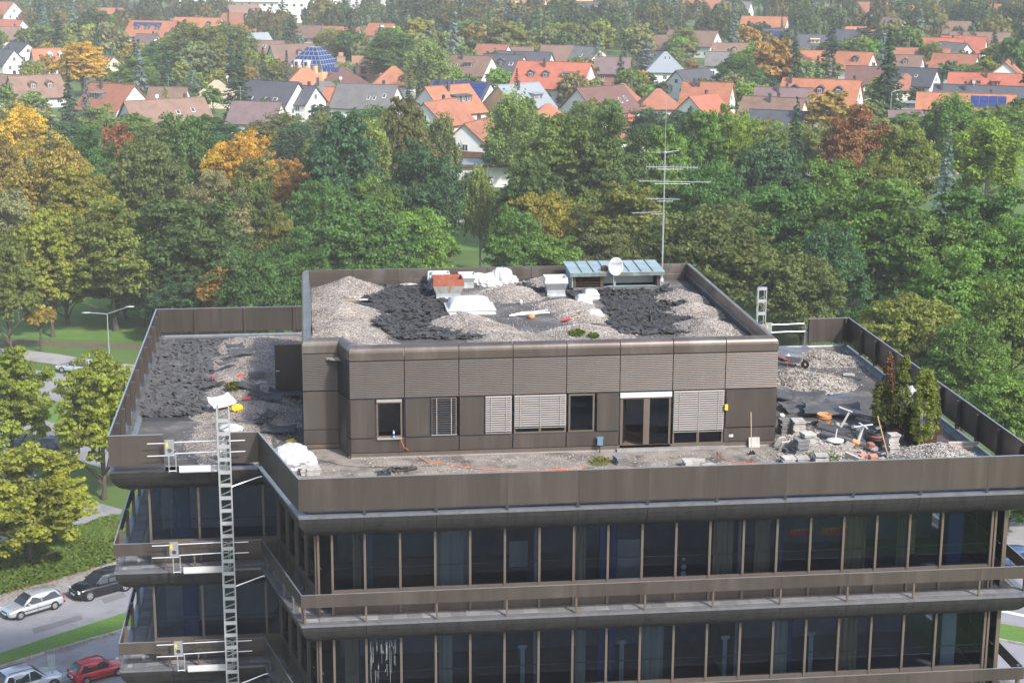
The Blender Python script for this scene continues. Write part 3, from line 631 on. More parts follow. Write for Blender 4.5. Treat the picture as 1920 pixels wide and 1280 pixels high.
def conifer(name, seed, H_=17., R_=3.3, levels=26, arms=11, leaf=.30, droop=.35, per=22, p=.85):
    rs = np.random.RandomState(seed); C = []; N_ = []; Tn = []
    for l in range(levels):
        f = l/(levels-1); z0 = H_*(.06+.94*f); Lr = R_*(1-f)**p*(.85+.3*rs.rand()) + .12; na = max(4, int(arms*(1-f)+4))
        for a_ in range(na):
            a = rs.rand()*6.283; L_ = Lr*(.75+.45*rs.rand()); k = max(4, int(per*(.25+.75*(1-f))))
            s = rs.rand(k)**.6; x = s*L_; side = rs.normal(size=k)*.12*L_*(1-.4*s)+rs.normal(size=k)*.08
            z = z0 - droop*x*(.7+.5*s) + rs.normal(size=k)*.12 + .15*s*s*L_
            C.append(np.stack([math.cos(a)*x-math.sin(a)*side, math.sin(a)*x+math.cos(a)*side, z],1))
            N_.append(np.stack([math.cos(a)*.5+rs.normal(size=k)*.4, math.sin(a)*.5+rs.normal(size=k)*.4, .75+rs.normal(size=k)*.3],1))
            tn = .5+.18*rs.normal(); Tn.append(np.stack([np.clip(tn+.25*(s-.5)+rs.normal(size=k)*.1,0,1), np.full(k,.3+.7*rs.rand())],1))
    C = np.concatenate(C); N_ = np.concatenate(N_); Tn = np.concatenate(Tn)
    crown = leaf_mesh(name+'_crown', C, N_, leaf*(.6+.7*rs.rand(len(C))), Tn, M['leaf'])
    mb = MB(); mb.tube([(0,0,-.3),(0,0,H_*.5),(0,0,H_*.97)], [.026*H_*.6+.05, .15, .03], 7)
    return (mb.mesh('trunk', M['bark'], True), crown, H_, R_)
def thuja(name, seed, H_=3.4, R_=.55, n=9000, leaf=.045, top=.5, gap=.0):
    rs = np.random.RandomState(seed); nc = 130; f = np.sort(rs.rand(nc)); prof = np.where(f < .2, .75+.25*f/.2, (1-((f-.2)/.8)**1.6)**max(top,.3))
    a = rs.rand(nc)*6.283; r_ = prof*R_*(.45+.55*rs.rand(nc)**.5)*(1+gap*rs.normal(size=nc))
    cen = np.stack([np.cos(a)*r_, np.sin(a)*r_, H_*f*.97],1); rad = (.10+.12*rs.rand(nc))*(R_/.5)**.5
    tone = np.stack([np.clip(.5+.22*rs.normal(size=nc),0,1), rs.rand(nc)],1)
    return clusters_to_leaves(name+'_crown', cen, rad, tone, max(20, n//nc), leaf*.8, rs, up=.2, flat=1.5)
PROTO = {
 'oak':   [broad('oak',1,16,6.4,1.2,64,8,56,.205), broad('oak_b',2,15,6.0,1.0,60,8,56,.205,irregular=.2), broad('oak_c',3,17,6.2,1.4,68,8,52,.205,lump=.27), broad('oak_d',4,16,6.2,1.2,60,9,50,.205,lump=.25,irregular=.22)],
 'lime':  [broad('lime',11,17,5.0,1.2,64,8,50,.20,top=1.3,lump=.27), broad('lime_b',12,16,4.6,1.0,62,8,50,.20,top=1.5,lump=.30,irregular=.2)],
 'maple': [broad('maple',21,13,5.2,.8,110,9,46,.16,lump=.19,flat=.5,irregular=.3), broad('maple_b',22,13,4.6,.9,104,9,46,.16,lump=.20,flat=.5,irregular=.3)],
 'birch': [broad('birch',31,17,3.9,3.0,60,7,34,.20,top=1.6,lump=.26,irregular=.28,mat='bark_birch',hang=2.2,flat=.9), broad('birch_b',32,16,4.3,2.5,54,7,34,.20,top=1.4,lump=.26,irregular=.3,mat='bark_birch',hang=2.6,flat=.9)],
 'bush':  [broad('bush',41,5,2.6,.2,32,6,30,.17,lump=.34), broad('bush_b',42,5,2.8,.1,34,6,30,.17,lump=.32)],
 'spruce':[conifer('spruce',51), conifer('spruce_b',52,18,2.9,30,11,.28,.4), conifer('fir',53,16,3.9,24,13,.34,.22,p=.7)],
 'sapling':[broad('sapling',61,6,2.0,2.6,26,5,26,.15,lump=.32)],
 'far':   [broad('far',71,14,5.2,1.2,34,6,16,.55,lump=.32), broad('far_b',72,15,4.6,1.0,34,6,16,.55,lump=.32,irregular=.24), broad('far_c',73,13,5.6,1.0,36,6,16,.55,lump=.3)],
 'farcon':[conifer('farcon',81,16,3.2,18,8,.55,.35,10), conifer('farcon_b',82,18,2.8,20,8,.5,.4,10)],
}
PAL = {'dg': (0.082, 0.161, 0.039, 0.03), 'dg2': (0.0666, 0.1366, 0.0586, 0.02), 'mg': (0.1409, 0.2294, 0.0439, 0.04), 'lg': (0.1922, 0.3233, 0.0366, 0.03), 'yg': (0.2714, 0.2882, 0.0396, 0.12), 'ol': (0.1922, 0.2172, 0.0464, 0.1), 'yo': (0.5313, 0.363, 0.044, 0.1), 'br': (0.2754, 0.1403, 0.0549, 0.3), 'or': (0.3587, 0.2379, 0.0549, 0.3), 'pale': (0.2306, 0.2623, 0.1098, 0.05), 'wi': (0.2114, 0.2623, 0.0732, 0.06), 'cf': (0.0461, 0.0952, 0.0415, 0.0), 'cf2': (0.0384, 0.0805, 0.0488, 0.0), 'bl': (0.1665, 0.2196, 0.2074, 0.0), 'gb': (0.1383, 0.1684, 0.0488, 0.1)}
tree_rng = random.Random(77); _n = {}
NAMES = {'oak':'broadleaf_tree','lime':'broadleaf_tree','maple':'maple_tree','birch':'birch_tree','bush':'bush','spruce':'conifer_tree','sapling':'young_tree','far':'distant_tree','farcon':'distant_conifer'}
def put_tree(kind, x, y, h, rad, pal, label, group=None, z=G, cat=None, vi=None):
    ps = PROTO[kind]; i = _n.get(kind, 0); _n[kind] = i+1; tr, cr, H_, R_ = ps[(i if vi is None else vi) % len(ps)]
    root = thing(NAMES[kind], label, cat or ('bush' if kind == 'bush' else 'tree'), (x, y, z), tree_rng.random()*6.283, group)
    root.scale = (rad/R_, rad/R_, h/H_)
    link('trunk', tr, root); c = link('crown', cr, root)
    p = PAL[pal]; j = lambda: tree_rng.uniform(.88, 1.12); q = j(); c.color = (p[0]*q*j(), p[1]*q*j(), p[2]*q, p[3])
    return root
def tree(kind, u, v, h, wpx, pal, label, group=None, vi=None):
    p = at(u, v, G+h*.94); dist = (p-CAM).dot(FW); return put_tree(kind, p.x, p.y, h, wpx*dist/F_PX/2, pal, label, group, vi=vi)
TREES = [
 # left edge and the wood behind the left terrace
 ('maple',10,640,13,165,'yg','bright yellow-green maple at the left edge, tallest of those by the side street'),
 ('maple',40,828,11,245,'yg','yellow-green maple in front of the parking yard, above the silver car'),
 ('maple',180,655,13.5,180,'yg','yellowing maple close against the left parapet of the office block'),
 ('sapling',72,572,5.6,62,'or','small orange-leaved sapling on the verge by the footpath'),
 ('maple',84,388,16,130,'yg','tall thin yellow-green maple standing on the park lawn at far left'),
 ('lime',8,345,15,110,'pale','grey-green tree cut by the left edge above the park lawn'),
 ('maple',5,430,15,110,'ol','olive maple at the left edge with its trunk on the lawn'),
 ('oak',88,256,19,175,'or','large orange-brown autumn tree at far left above the park'),
 ('oak',40,194,15,95,'yo','golden yellow tree at the left edge below the brown roofs'),
 ('lime',10,262,15,80,'or','rusty orange tree at the very left above the yellow-green maple'),
 ('oak',205,380,16,190,'ol','olive and yellow tree behind the left end of the terrace rail'),
 ('oak',345,358,17,260,'dg','huge dark green oak behind the back rail of the left terrace'),
 ('oak',268,300,15,110,'ol','brown-green tree between the orange-brown tree and the dark oak'),
 ('oak',275,250,19,150,'gb','broad olive-brown tree left of the golden crowns'),
 ('lime',222,220,17,85,'br','slim copper tree behind the broad olive-brown one'),
 ('oak',165,240,17,110,'dg','dark tree between the orange-brown tree and the copper tree'),
 ('oak',352,205,20,130,'dg','dark tree under the wide brown roof'),
 ('oak',458,250,17,140,'yo','bright golden-yellow tree in the middle of the left wood'),
 ('oak',418,275,15,90,'yo','smaller golden tree on the left flank of the bright yellow one'),
 ('lime',478,285,15,95,'ol','green tree in front of the bright golden-yellow crown'),
 ('oak',398,325,16,140,'pale','silvery pale green tree above the dark oak'),
 ('oak',480,328,15,110,'mg','grey-green rounded tree right of the silvery pale one'),
 ('lime',548,285,17,90,'or','brown-orange tree left of the tallest dark tree'),
 ('lime',642,196,25,150,'dg2','tallest dark green tree, left of the picture centre'),
 ('lime',590,240,20,90,'gb','brown-green tree on the left flank of the tallest dark tree'),
 ('birch',690,215,20,90,'wi','pale weeping birch right of the tallest dark tree'),
 ('lime',756,168,23,105,'gb','dark blackish-brown tree below the orange roof with roof windows'),
 ('oak',792,275,19,150,'dg2','blue-green round tree on the lawn, its trunk visible'),
 ('oak',470,462,14,150,'dg','dark green tree just behind the left terrace rail'),
 ('lime',420,478,11,100,'or','orange-brown young tree behind the left terrace rail'),
 ('sapling',490,506,11,48,'yo','small vivid yellow crown beside the left corner of the penthouse'),
 ('oak',555,430,14,130,'dg','dark green tree rising left of the penthouse corner'),
 ('oak',520,400,14,110,'ol','yellow-tinged tree above the small vivid yellow crown'),
 ('oak',665,376,15,210,'dg','broad green tree behind the left half of the penthouse roof'),
 ('oak',782,385,14,140,'mg','green and rusty tree left of the glimpse of the ball field'),
 ('oak',735,420,12,150,'dg','low dark tree behind the gravel heaps of the penthouse'),
 ('lime',270,500,7.6,120,'dg','dark tree behind the twin street lamp'),
 ('oak',335,520,8,130,'dg2','shaded dark tree at the back-left corner of the terrace'),
 # centre and right
 ('oak',968,392,13,120,'mg','green tree right of the glimpse of the ball field'),
 ('oak',1018,352,15,130,'yg','yellow-green tree behind the middle of the penthouse'),
 ('lime',1040,432,12,120,'mg','mid green tree directly above the white bags on the roof'),
 ('oak',1165,345,16,200,'ol','wide olive tree left of the aerial mast'),
 ('oak',1130,425,12,150,'gb','brownish green tree above the copper louvre box'),
 ('oak',1345,385,17,290,'gb','very broad brown-olive tree right of the aerial mast'),
 ('oak',1060,205,22,190,'mg','wide dark olive tree above the middle of the penthouse'),
 ('oak',1140,206,22,160,'dg','big dark green oak left of the aerial mast top'),
 ('birch',962,160,21,95,'wi','light weeping birch in front of the pale orange house'),
 ('birch',828,205,19,70,'wi','thin birch in front of the brown-balcony house'),
 ('birch',900,300,17,60,'wi','slender birch with a white stem at the lawn edge'),
 ('lime',1245,222,19,100,'mg','green tree behind the top of the aerial mast'),
 ('oak',1325,190,21,120,'mg','green tree right of the aerial mast top'),
 ('oak',1385,215,19,120,'lg','bright green tree left of the white-walled cottage with the dark gable'),
 ('oak',1440,262,19,160,'dg2','dark bluish tree above the broad brown-olive one'),
 ('spruce',1495,195,17,55,'cf','small dark spruce before the tall white house'),
 ('oak',1608,200,20,140,'br','large copper-brown tree in front of the tall white house'),
 ('oak',1698,228,19,140,'ol','olive tree right of the copper-brown one'),
 ('spruce',1780,262,18,80,'bl','pale blue-green conifer among the trees at right'),
 ('birch',1858,215,19,150,'lg','light green loose-leaved tree at the right edge'),
 ('birch',1790,170,17,120,'mg','feathery green tree hiding the roof with blue solar panels'),
 ('oak',1650,300,16,130,'ol','brownish round tree below the copper-brown one'),
 ('oak',1480,335,17,200,'dg','dark green tree right of the mast behind the right terrace'),
 ('oak',1655,342,18,240,'mg','massive mid green tree behind the back of the right terrace'),
 ('oak',1835,340,18,230,'dg','massive dark tree at the right edge'),
 ('oak',1560,425,14,150,'dg2','dark tree beside the short hoist ladder'),
 ('oak',1720,548,13,200,'ol','olive tree just beyond the right terrace rail'),
 ('oak',1800,470,15,200,'mg','green tree beyond the right rail, behind the olive one'),
 ('oak',1905,520,14,160,'mg','green tree cut by the right edge above the rail'),
 ('oak',1820,600,12,170,'mg','fresh green tree directly outside the right terrace rail'),
 ('oak',1895,690,10,150,'mg','low green tree at the right edge under the parapet corner'),
 ('lime',1630,560,11,120,'dg','dark green tree at the far corner of the right terrace'),
 ('bush',1895,905,4,120,'dg','dark bush by the pavement at the lower right edge'),
 ('bush',890,322,5,60,'mg','green shrub in front of the white garage'),
 ('bush',930,360,5,90,'dg','dark hedge shrub at the edge of the lawn'),
 ('bush',700,400,5,90,'mg','shrub at the left edge of the ball field'),
 ('oak',150,318,15,150,'yg','yellow-green tree below the large orange-brown one at far left'),
 ('oak',120,470,9.5,150,'ol','olive tree over the park lawn left of the dark oak'),
 ('oak',230,455,10,150,'mg','mid green tree between the lawn and the dark oak'),
 ('oak',600,330,17,150,'dg','dark green tree below the tallest dark tree'),
 ('oak',700,330,16,130,'mg','mid green tree left of the blue-green round tree'),
 ('oak',1240,320,16,160,'mg','green tree directly behind the aerial mast antennas'),
 ('oak',1330,310,17,160,'dg','dark green tree right of the aerial mast antennas'),
 ('oak',1560,290,17,150,'mg','green tree left of the copper-brown one, lower down'),
 ('oak',1570,380,15,180,'mg','rounded green tree behind the short hoist ladder'),
 ('oak',1750,400,15,200,'mg','rounded green tree between the massive green and dark trees'),
 ('oak',1910,410,15,200,'mg','rounded green tree at the right edge below the light green one'),
 ('oak',1510,470,12,150,'gb','olive-green tree right of the penthouse corner'),
 ('oak',1000,300,18,140,'dg','dark tree below the light weeping birch'),
 # among the houses, left to right
 ('lime',150,72,17,90,'yo','golden-green round tree beside the orange-roofed white house'),
 ('oak',365,42,20,150,'ol','huge dark and gold beech in the upper left'),
 ('oak',430,45,19,105,'gb','brown half of the huge beech in the upper left'),
 ('oak',300,75,15,80,'dg','dark tree at the left foot of the huge beech'),
 ('oak',250,105,13,90,'mg','soft green tree between the beech and the brown-roofed house'),
 ('spruce',445,105,18,75,'cf','dark spruce left of the slate-roofed white house'),
 ('spruce',108,35,17,80,'cf','dark conifer in the upper left corner area'),
 ('oak',175,15,18,95,'dg','dark green round tree above the golden-green one'),
 ('spruce',160,150,13,36,'bl','small blue spruce in front of the brown roofs at left'),
 ('spruce',545,30,17,55,'cf2','dark spruce above the brown chalet roof'),
 ('spruce',655,28,20,70,'cf2','tall dark fir left of the house shell under construction'),
 ('birch',620,50,16,70,'wi','weeping willow-like tree left of the house shell'),
 ('oak',740,60,18,120,'dg','dark green round tree right of the house shell'),
 ('birch',800,68,19,90,'wi','tall pale weeping willow above the solar roof'),
 ('oak',510,118,9,70,'yg','small yellow-green tree below the glass pyramid roof'),
 ('spruce',358,120,12,45,'bl','small grey-green spruce at the foot of the beech'),
 ('spruce',310,165,10,30,'lg','slim bright green conifer by the white gable'),
 ('spruce',1122,72,15,40,'bl','slim grey-blue spruce right of the big orange roof'),
 ('spruce',1212,72,12,55,'bl','blue spruce by the grey hipped roof'),
 ('spruce',1165,108,12,42,'cf','dark small fir right of the slim grey-blue spruce'),
 ('spruce',1072,100,6,28,'cf','little round dark conifer in front of the cream gable'),
 ('spruce',928,95,10,28,'dg','slender dark conifer before the slate-roofed house'),
 ('oak',1280,52,13,60,'ol','small round olive tree before the brown-roofed white house'),
 ('oak',1430,78,14,125,'lg','vivid light green tree above the long orange roof'),
 ('oak',1385,105,14,90,'dg','dark brown-green round tree left of the vivid light green one'),
 ('spruce',1490,62,16,50,'cf','dark fir behind the vivid light green tree'),
 ('spruce',1562,48,18,60,'cf2','tall dark spruce over the long orange roof'),
 ('spruce',1668,72,22,85,'cf','tallest dark yew-like conifer at right'),
 ('spruce',1628,30,17,80,'cf2','broad dark conifer above the orange gable with dormer'),
 ('spruce',1750,-5,18,55,'cf','dark conifer near the top edge at right'),
 ('spruce',1865,60,13,45,'cf2','dark spruce in front of the long brown roof at right'),
 ('birch',1748,75,12,45,'wi','slim weeping birch among the red roofs at right'),
 ('oak',1830,120,8,60,'mg','small tree behind the red roof with two dormers'),
 ('oak',905,40,16,110,'dg','dark green tree above the orange and slate roofs'),
 ('oak',1060,40,15,85,'ol','olive tree above the brown roof with a cream gable'),
 ('oak',860,10,17,110,'gb','brown-green tree near the top centre'),
 ('oak',960,5,15,70,'or','orange-brown tree near the top centre'),
 ('spruce',1040,-8,20,60,'cf','dark tall conifer pair near the top centre'),
]
def build_trees():
    for t_ in TREES: tree(*t_)
# ================================================================== houses
def roof_mat(name, col, row=2.6, dirt=None):
    m_ = mk(name, col, .75, 0, .14, .5, dirt=dirt or tuple(c*.62 for c in col), dscale=.35, damt=.5, rnd=.10, fine=.12, fscale=5.)
    t = m_.node_tree; N = t.nodes.new; L = t.links.new; b = t.nodes['Principled BSDF']
    tc = N('ShaderNodeTexCoord'); wv = N('ShaderNodeTexWave'); wv.bands_direction = 'Z'; wv.wave_profile = 'SAW'; wv.inputs['Scale'].default_value = row*.55; wv.inputs['Distortion'].default_value = .15; L(tc.outputs['Object'], wv.inputs[0])
    bp = N('ShaderNodeBump'); bp.inputs['Strength'].default_value = .55; bp.inputs['Distance'].default_value = .12; L(wv.outputs[0], bp.inputs['Height']); L(bp.outputs[0], b.inputs['Normal']); return m_
RF = {'orange':roof_mat('orange_tiles', (.40,.155,.080)), 'red':roof_mat('red_tiles', (.42,.125,.075)), 'brown':roof_mat('brown_tiles', (.205,.125,.092)), 'rust':roof_mat('rust_brown_tiles', (.33,.13,.075)),
      'slate':roof_mat('slate_tiles', (.075,.080,.095)), 'maroon':roof_mat('maroon_tiles', (.150,.075,.062)), 'grey':roof_mat('grey_tiles', (.17,.165,.16)), 'zinc':mk('zinc_roof', (.33,.36,.38), .5, .3, .1), 'beige':roof_mat('beige_roof', (.42,.34,.24)), 'purple':roof_mat('purple_brown_tiles', (.17,.115,.115))}
WL = {'white':mk('white_render', (.74,.735,.72), .9, 0, .05, .4, rnd=.05), 'cream':mk('cream_render', (.70,.64,.48), .9, 0, .05, .4), 'peach':mk('peach_render', (.72,.45,.25), .9, 0, .06, .4), 'brickr':mk('bare_clay_block', (.58,.32,.20), .9, 0, .12, 1.5), 'redbrick':mk('brick_wall', (.33,.15,.11), .9, 0, .12, 1.5), 'grey':mk('grey_render', (.45,.45,.44), .9, 0, .06, .5)}
WOODB = mk('balcony_timber', (.16,.085,.045), .8, 0, .2, 2.)
M['solar'] = gloss_dark('solar_cell', (.02,.045,.16), .15); M['frame_w'] = mk('white_window_frame', (.72,.72,.71), .6, 0, .03)
HOUSES_SCR = []
def wbox(mb, side, a, z, wd, hh, L_, W_, out, th):
    """box on a wall: side 'f','b' long sides, 'l','r' gables; a along the wall"""
    if side == 'f': return mb.box(a-wd/2, a+wd/2, -W_/2-out, -W_/2-out+th, z, z+hh)
    if side == 'b': return mb.box(a-wd/2, a+wd/2, W_/2+out-th, W_/2+out, z, z+hh)
    if side == 'r': return mb.box(L_/2+out-th, L_/2+out, a-wd/2, a+wd/2, z, z+hh)
    return mb.box(-L_/2-out, -L_/2-out+th, a-wd/2, a+wd/2, z, z+hh)
def house(u, v, h, L_, W_, yaw, roof, wall, label, e=None, chim=(.25,), dorm=(), dcol='slate', sky=(), solar=None, hip=False, balc=None, wins=True, cat='house', dish=None, ant=None, group=None, over=.55, mast=False):
    e = e if e is not None else h-W_*.42
    P_ = at(u, v, G+h); o = thing('house', label, cat, (P_.x, P_.y, G), R(yaw), group)
    dist = (P_-CAM).dot(FW); k = F_PX/dist; ca, sa = abs(math.cos(R(yaw))), abs(math.sin(R(yaw)))
    HOUSES_SCR.append((u, v, (L_*ca+W_*sa)*k, dist, (h*.75)*k, P_.x, P_.y, max(L_,W_), label))
    x0, x1, y0, y1 = -L_/2, L_/2, -W_/2, W_/2
    hl = (L_-W_)/2 if hip else L_/2; hl = max(hl, .4)
    mb = MB()
    if hip: mb.box(x0, x1, y0, y1, 0, e)
    else: mb.loft([[(x,y0,0),(x,y1,0),(x,y1,e),(x,0,h-.12),(x,y0,e)] for x in (x0,x1)])
    wl = mb.build('wall', WL[wall], o)
    sl_ = (h-e)/(W_/2); ov = over; th = .22
    r = MB(); ze = e-ov*sl_
    if hip:
        pts = [(x0-ov,y0-ov,ze),(x1+ov,y0-ov,ze),(x1+ov,y1+ov,ze),(x0-ov,y1+ov,ze),(-hl,0,h),(hl,0,h)]
        low = [(x,y,z-th) for x,y,z in pts[:4]]
        r.add(pts+low, [(0,1,5,4),(1,2,5),(2,3,4,5),(3,0,4),(0,6,7,1),(1,7,8,2),(2,8,9,3),(3,9,6,0),(9,8,7,6)])
    else:
        for s in (-1, 1):
            ring = lambda x: [(x,0,h+.02),(x,s*(W_/2+ov),ze),(x,s*(W_/2+ov),ze-th),(x,0,h-th-.02)]
            a, b = ring(x0-ov*.8), ring(x1+ov*.8); r.loft([a,b] if s < 0 else [b,a])
    ro = r.build('roof', RF[roof], o)
    if not hip: MB().bar((x0-ov*.8,0,h+.04),(x1+ov*.8,0,h+.04),.30,.14).build('ridge', RF[roof], ro)
    for s in (-1,): MB().bar((x0-ov*.6, s*(W_/2+ov+.06), ze-.06),(x1+ov*.6, s*(W_/2+ov+.06), ze-.06),.13,.12).build('gutter', M['dark_metal'], ro)
    for c_ in chim:
        cx = c_*L_; cyy = .08*W_ if c_ > 0 else -.10*W_; mbc = MB(); mbc.box(cx-.32,cx+.32,cyy-.28,cyy+.28,h-1.4,h+.75); mbc.box(cx-.38,cx+.38,cyy-.34,cyy+.34,h+.75,h+.85); mbc.box(cx-.2,cx+.2,cyy-.16,cyy+.16,h+.85,h+1.0); mbc.build('chimney', M['slate'] if 'slate' in M else M['dark_metal'], ro)
    slope = math.atan2(h-e, W_/2)
    def on_roof(f, d):   # along, down the front slope 0..1
        return Vector((f*L_, -d*W_/2, h-d*(h-e)+.02))
    for f, d, wd, hh in sky:
        p = on_roof(f, d); MB().obox(T(p.x,p.y,p.z+.04,rx=slope), wd, hh, .10).build('roof_window', M['frame_w'], ro); MB().obox(T(p.x,p.y,p.z+.10,rx=slope), wd*.8, hh*.84, .03).build('skylight_pane', M['pane'], ro)
    if solar:
        f0, f1, d0, d1, nx, ny = solar
        for i in range(nx):
            for j in range(ny):
                p = on_roof(f0+(f1-f0)*(i+.5)/nx, d0+(d1-d0)*(j+.5)/ny); MB().obox(T(p.x,p.y,p.z+.10,rx=slope), (f1-f0)*L_/nx*.94, (d1-d0)*(W_/2)/math.cos(slope)/ny*.94, .06).build('solar_panel', M['solar'], ro)
    for f, wd in dorm:
        d = .62; p = on_roof(f, d); hh = 1.45; dd = hh/math.tan(slope)+.2; m1 = MB()
        m1.box(p.x-wd/2, p.x+wd/2, p.y-.05, p.y+dd, p.z-.15, p.z+hh-.1)
        dm = m1.build('dormer', RF[dcol] if dcol in RF else WL[dcol], o)
        m2 = MB()
        if wd < 2.2:
            for s in (-1,1): m2.loft([[(p.x,yy,p.z+hh+.5),(p.x+s*(wd/2+.2),yy,p.z+hh-.15),(p.x+s*(wd/2+.2),yy,p.z+hh-.27),(p.x,yy,p.z+hh+.38)] for yy in ((p.y-.25,p.y+dd+.5) if s > 0 else (p.y+dd+.5,p.y-.25))])
            m2.loft([[(p.x-wd/2,yy,p.z+hh-.1),(p.x+wd/2,yy,p.z+hh-.1),(p.x,yy,p.z+hh+.4)] for yy in (p.y-.04,p.y+dd)])
        else: m2.obox(T(p.x,p.y+dd*.45,p.z+hh+.02,rx=R(6)), wd+.4, dd+.9, .14)
        m2.build('dormer_roof', RF[dcol] if dcol in RF else WL[dcol], dm)
        nwin = 1 if wd < 2.2 else int(wd/1.3)
        for q in range(nwin):
            xx = p.x-wd/2+wd*(q+.5)/nwin; m3 = MB().box(xx-.48,xx+.48,p.y-.11,p.y-.055,p.z+.05,p.z+1.15); m3.build('window_frame', M['frame_w'], dm)
            for s in (-1,1): MB().box(xx+s*.22-.17,xx+s*.22+.17,p.y-.125,p.y-.10,p.z+.14,p.z+1.06).build('pane', M['pane'], dm)
    if wins:
        nf = max(2, int(L_/3.4))
        places = [('f', x0+L_*(i+.5)/nf, z) for i in range(nf) for z in ((1.0, e-2.0) if e > 4.6 else (1.0,))]
        vis = 'r' if yaw < 0 else 'l'
        if not hip:
            places += [(vis, s*W_*.2, e-1.9) for s in (-1,1)] + ([(vis, 0, e+.55)] if h-e > 2.6 else []) + ([(vis, s*W_*.2, 1.0) for s in (-1,1)] if e > 4.6 else [])
        for sd, a, z in places:
            wd, hh = (1.25, 1.35); m1 = MB(); wbox(m1, sd, a, z, wd, hh, L_, W_, .05, .09); wn = m1.build('window', M['frame_w'], o)
            for s in (-1,1): m2 = MB(); wbox(m2, sd, a+s*wd*.23, z+.12, wd*.38, hh-.24, L_, W_, .065, .05); m2.build('pane', M['pane'], wn)
    if balc:
        sd, z = balc; m1 = MB(); bw = (L_ if sd == 'f' else W_)*.62; wbox(m1, sd, 0, z, bw, .15, L_, W_, 1.2, 1.2); wbox(m1, sd, 0, z+.15, bw, .95, L_, W_, 1.2, .08); m1.build('balcony', WOODB, o)
    if ant is not None:
        m1 = MB(); m1.tube([(ant*L_,0,h-.3),(ant*L_,0,h+3.2)], .05, 5)
        for z, l in ((3.1,1.3),(2.3,1.8),(1.7,.9)):
            m1.bar((ant*L_-l/2,0,h+z),(ant*L_+l/2,0,h+z),.05,.05)
            for q in range(5): xx = ant*L_-l/2+l*q/4; m1.bar((xx,-.35,h+z),(xx,.35,h+z),.03,.03)
        m1.build('aerial', M['galv'], ro)
    if dish is not None:
        m1 = MB(); m1.tube([(dish*L_,-.3,h-.5),(dish*L_,-.3,h+.5)], .04, 5); m1.loft([[(dish*L_+r_*math.cos(a), -.36+dy, h+.75+r_*math.sin(a)) for a in [k_*math.pi/6 for k_ in range(12)]] for r_, dy in ((.02,.10),(.3,.05),(.45,-.02))]); m1.build('satellite_dish', M['white_paint'], ro)
    return o
M['slate'] = mk('chimney_slate', (.07,.07,.078), .7, 0, .1)
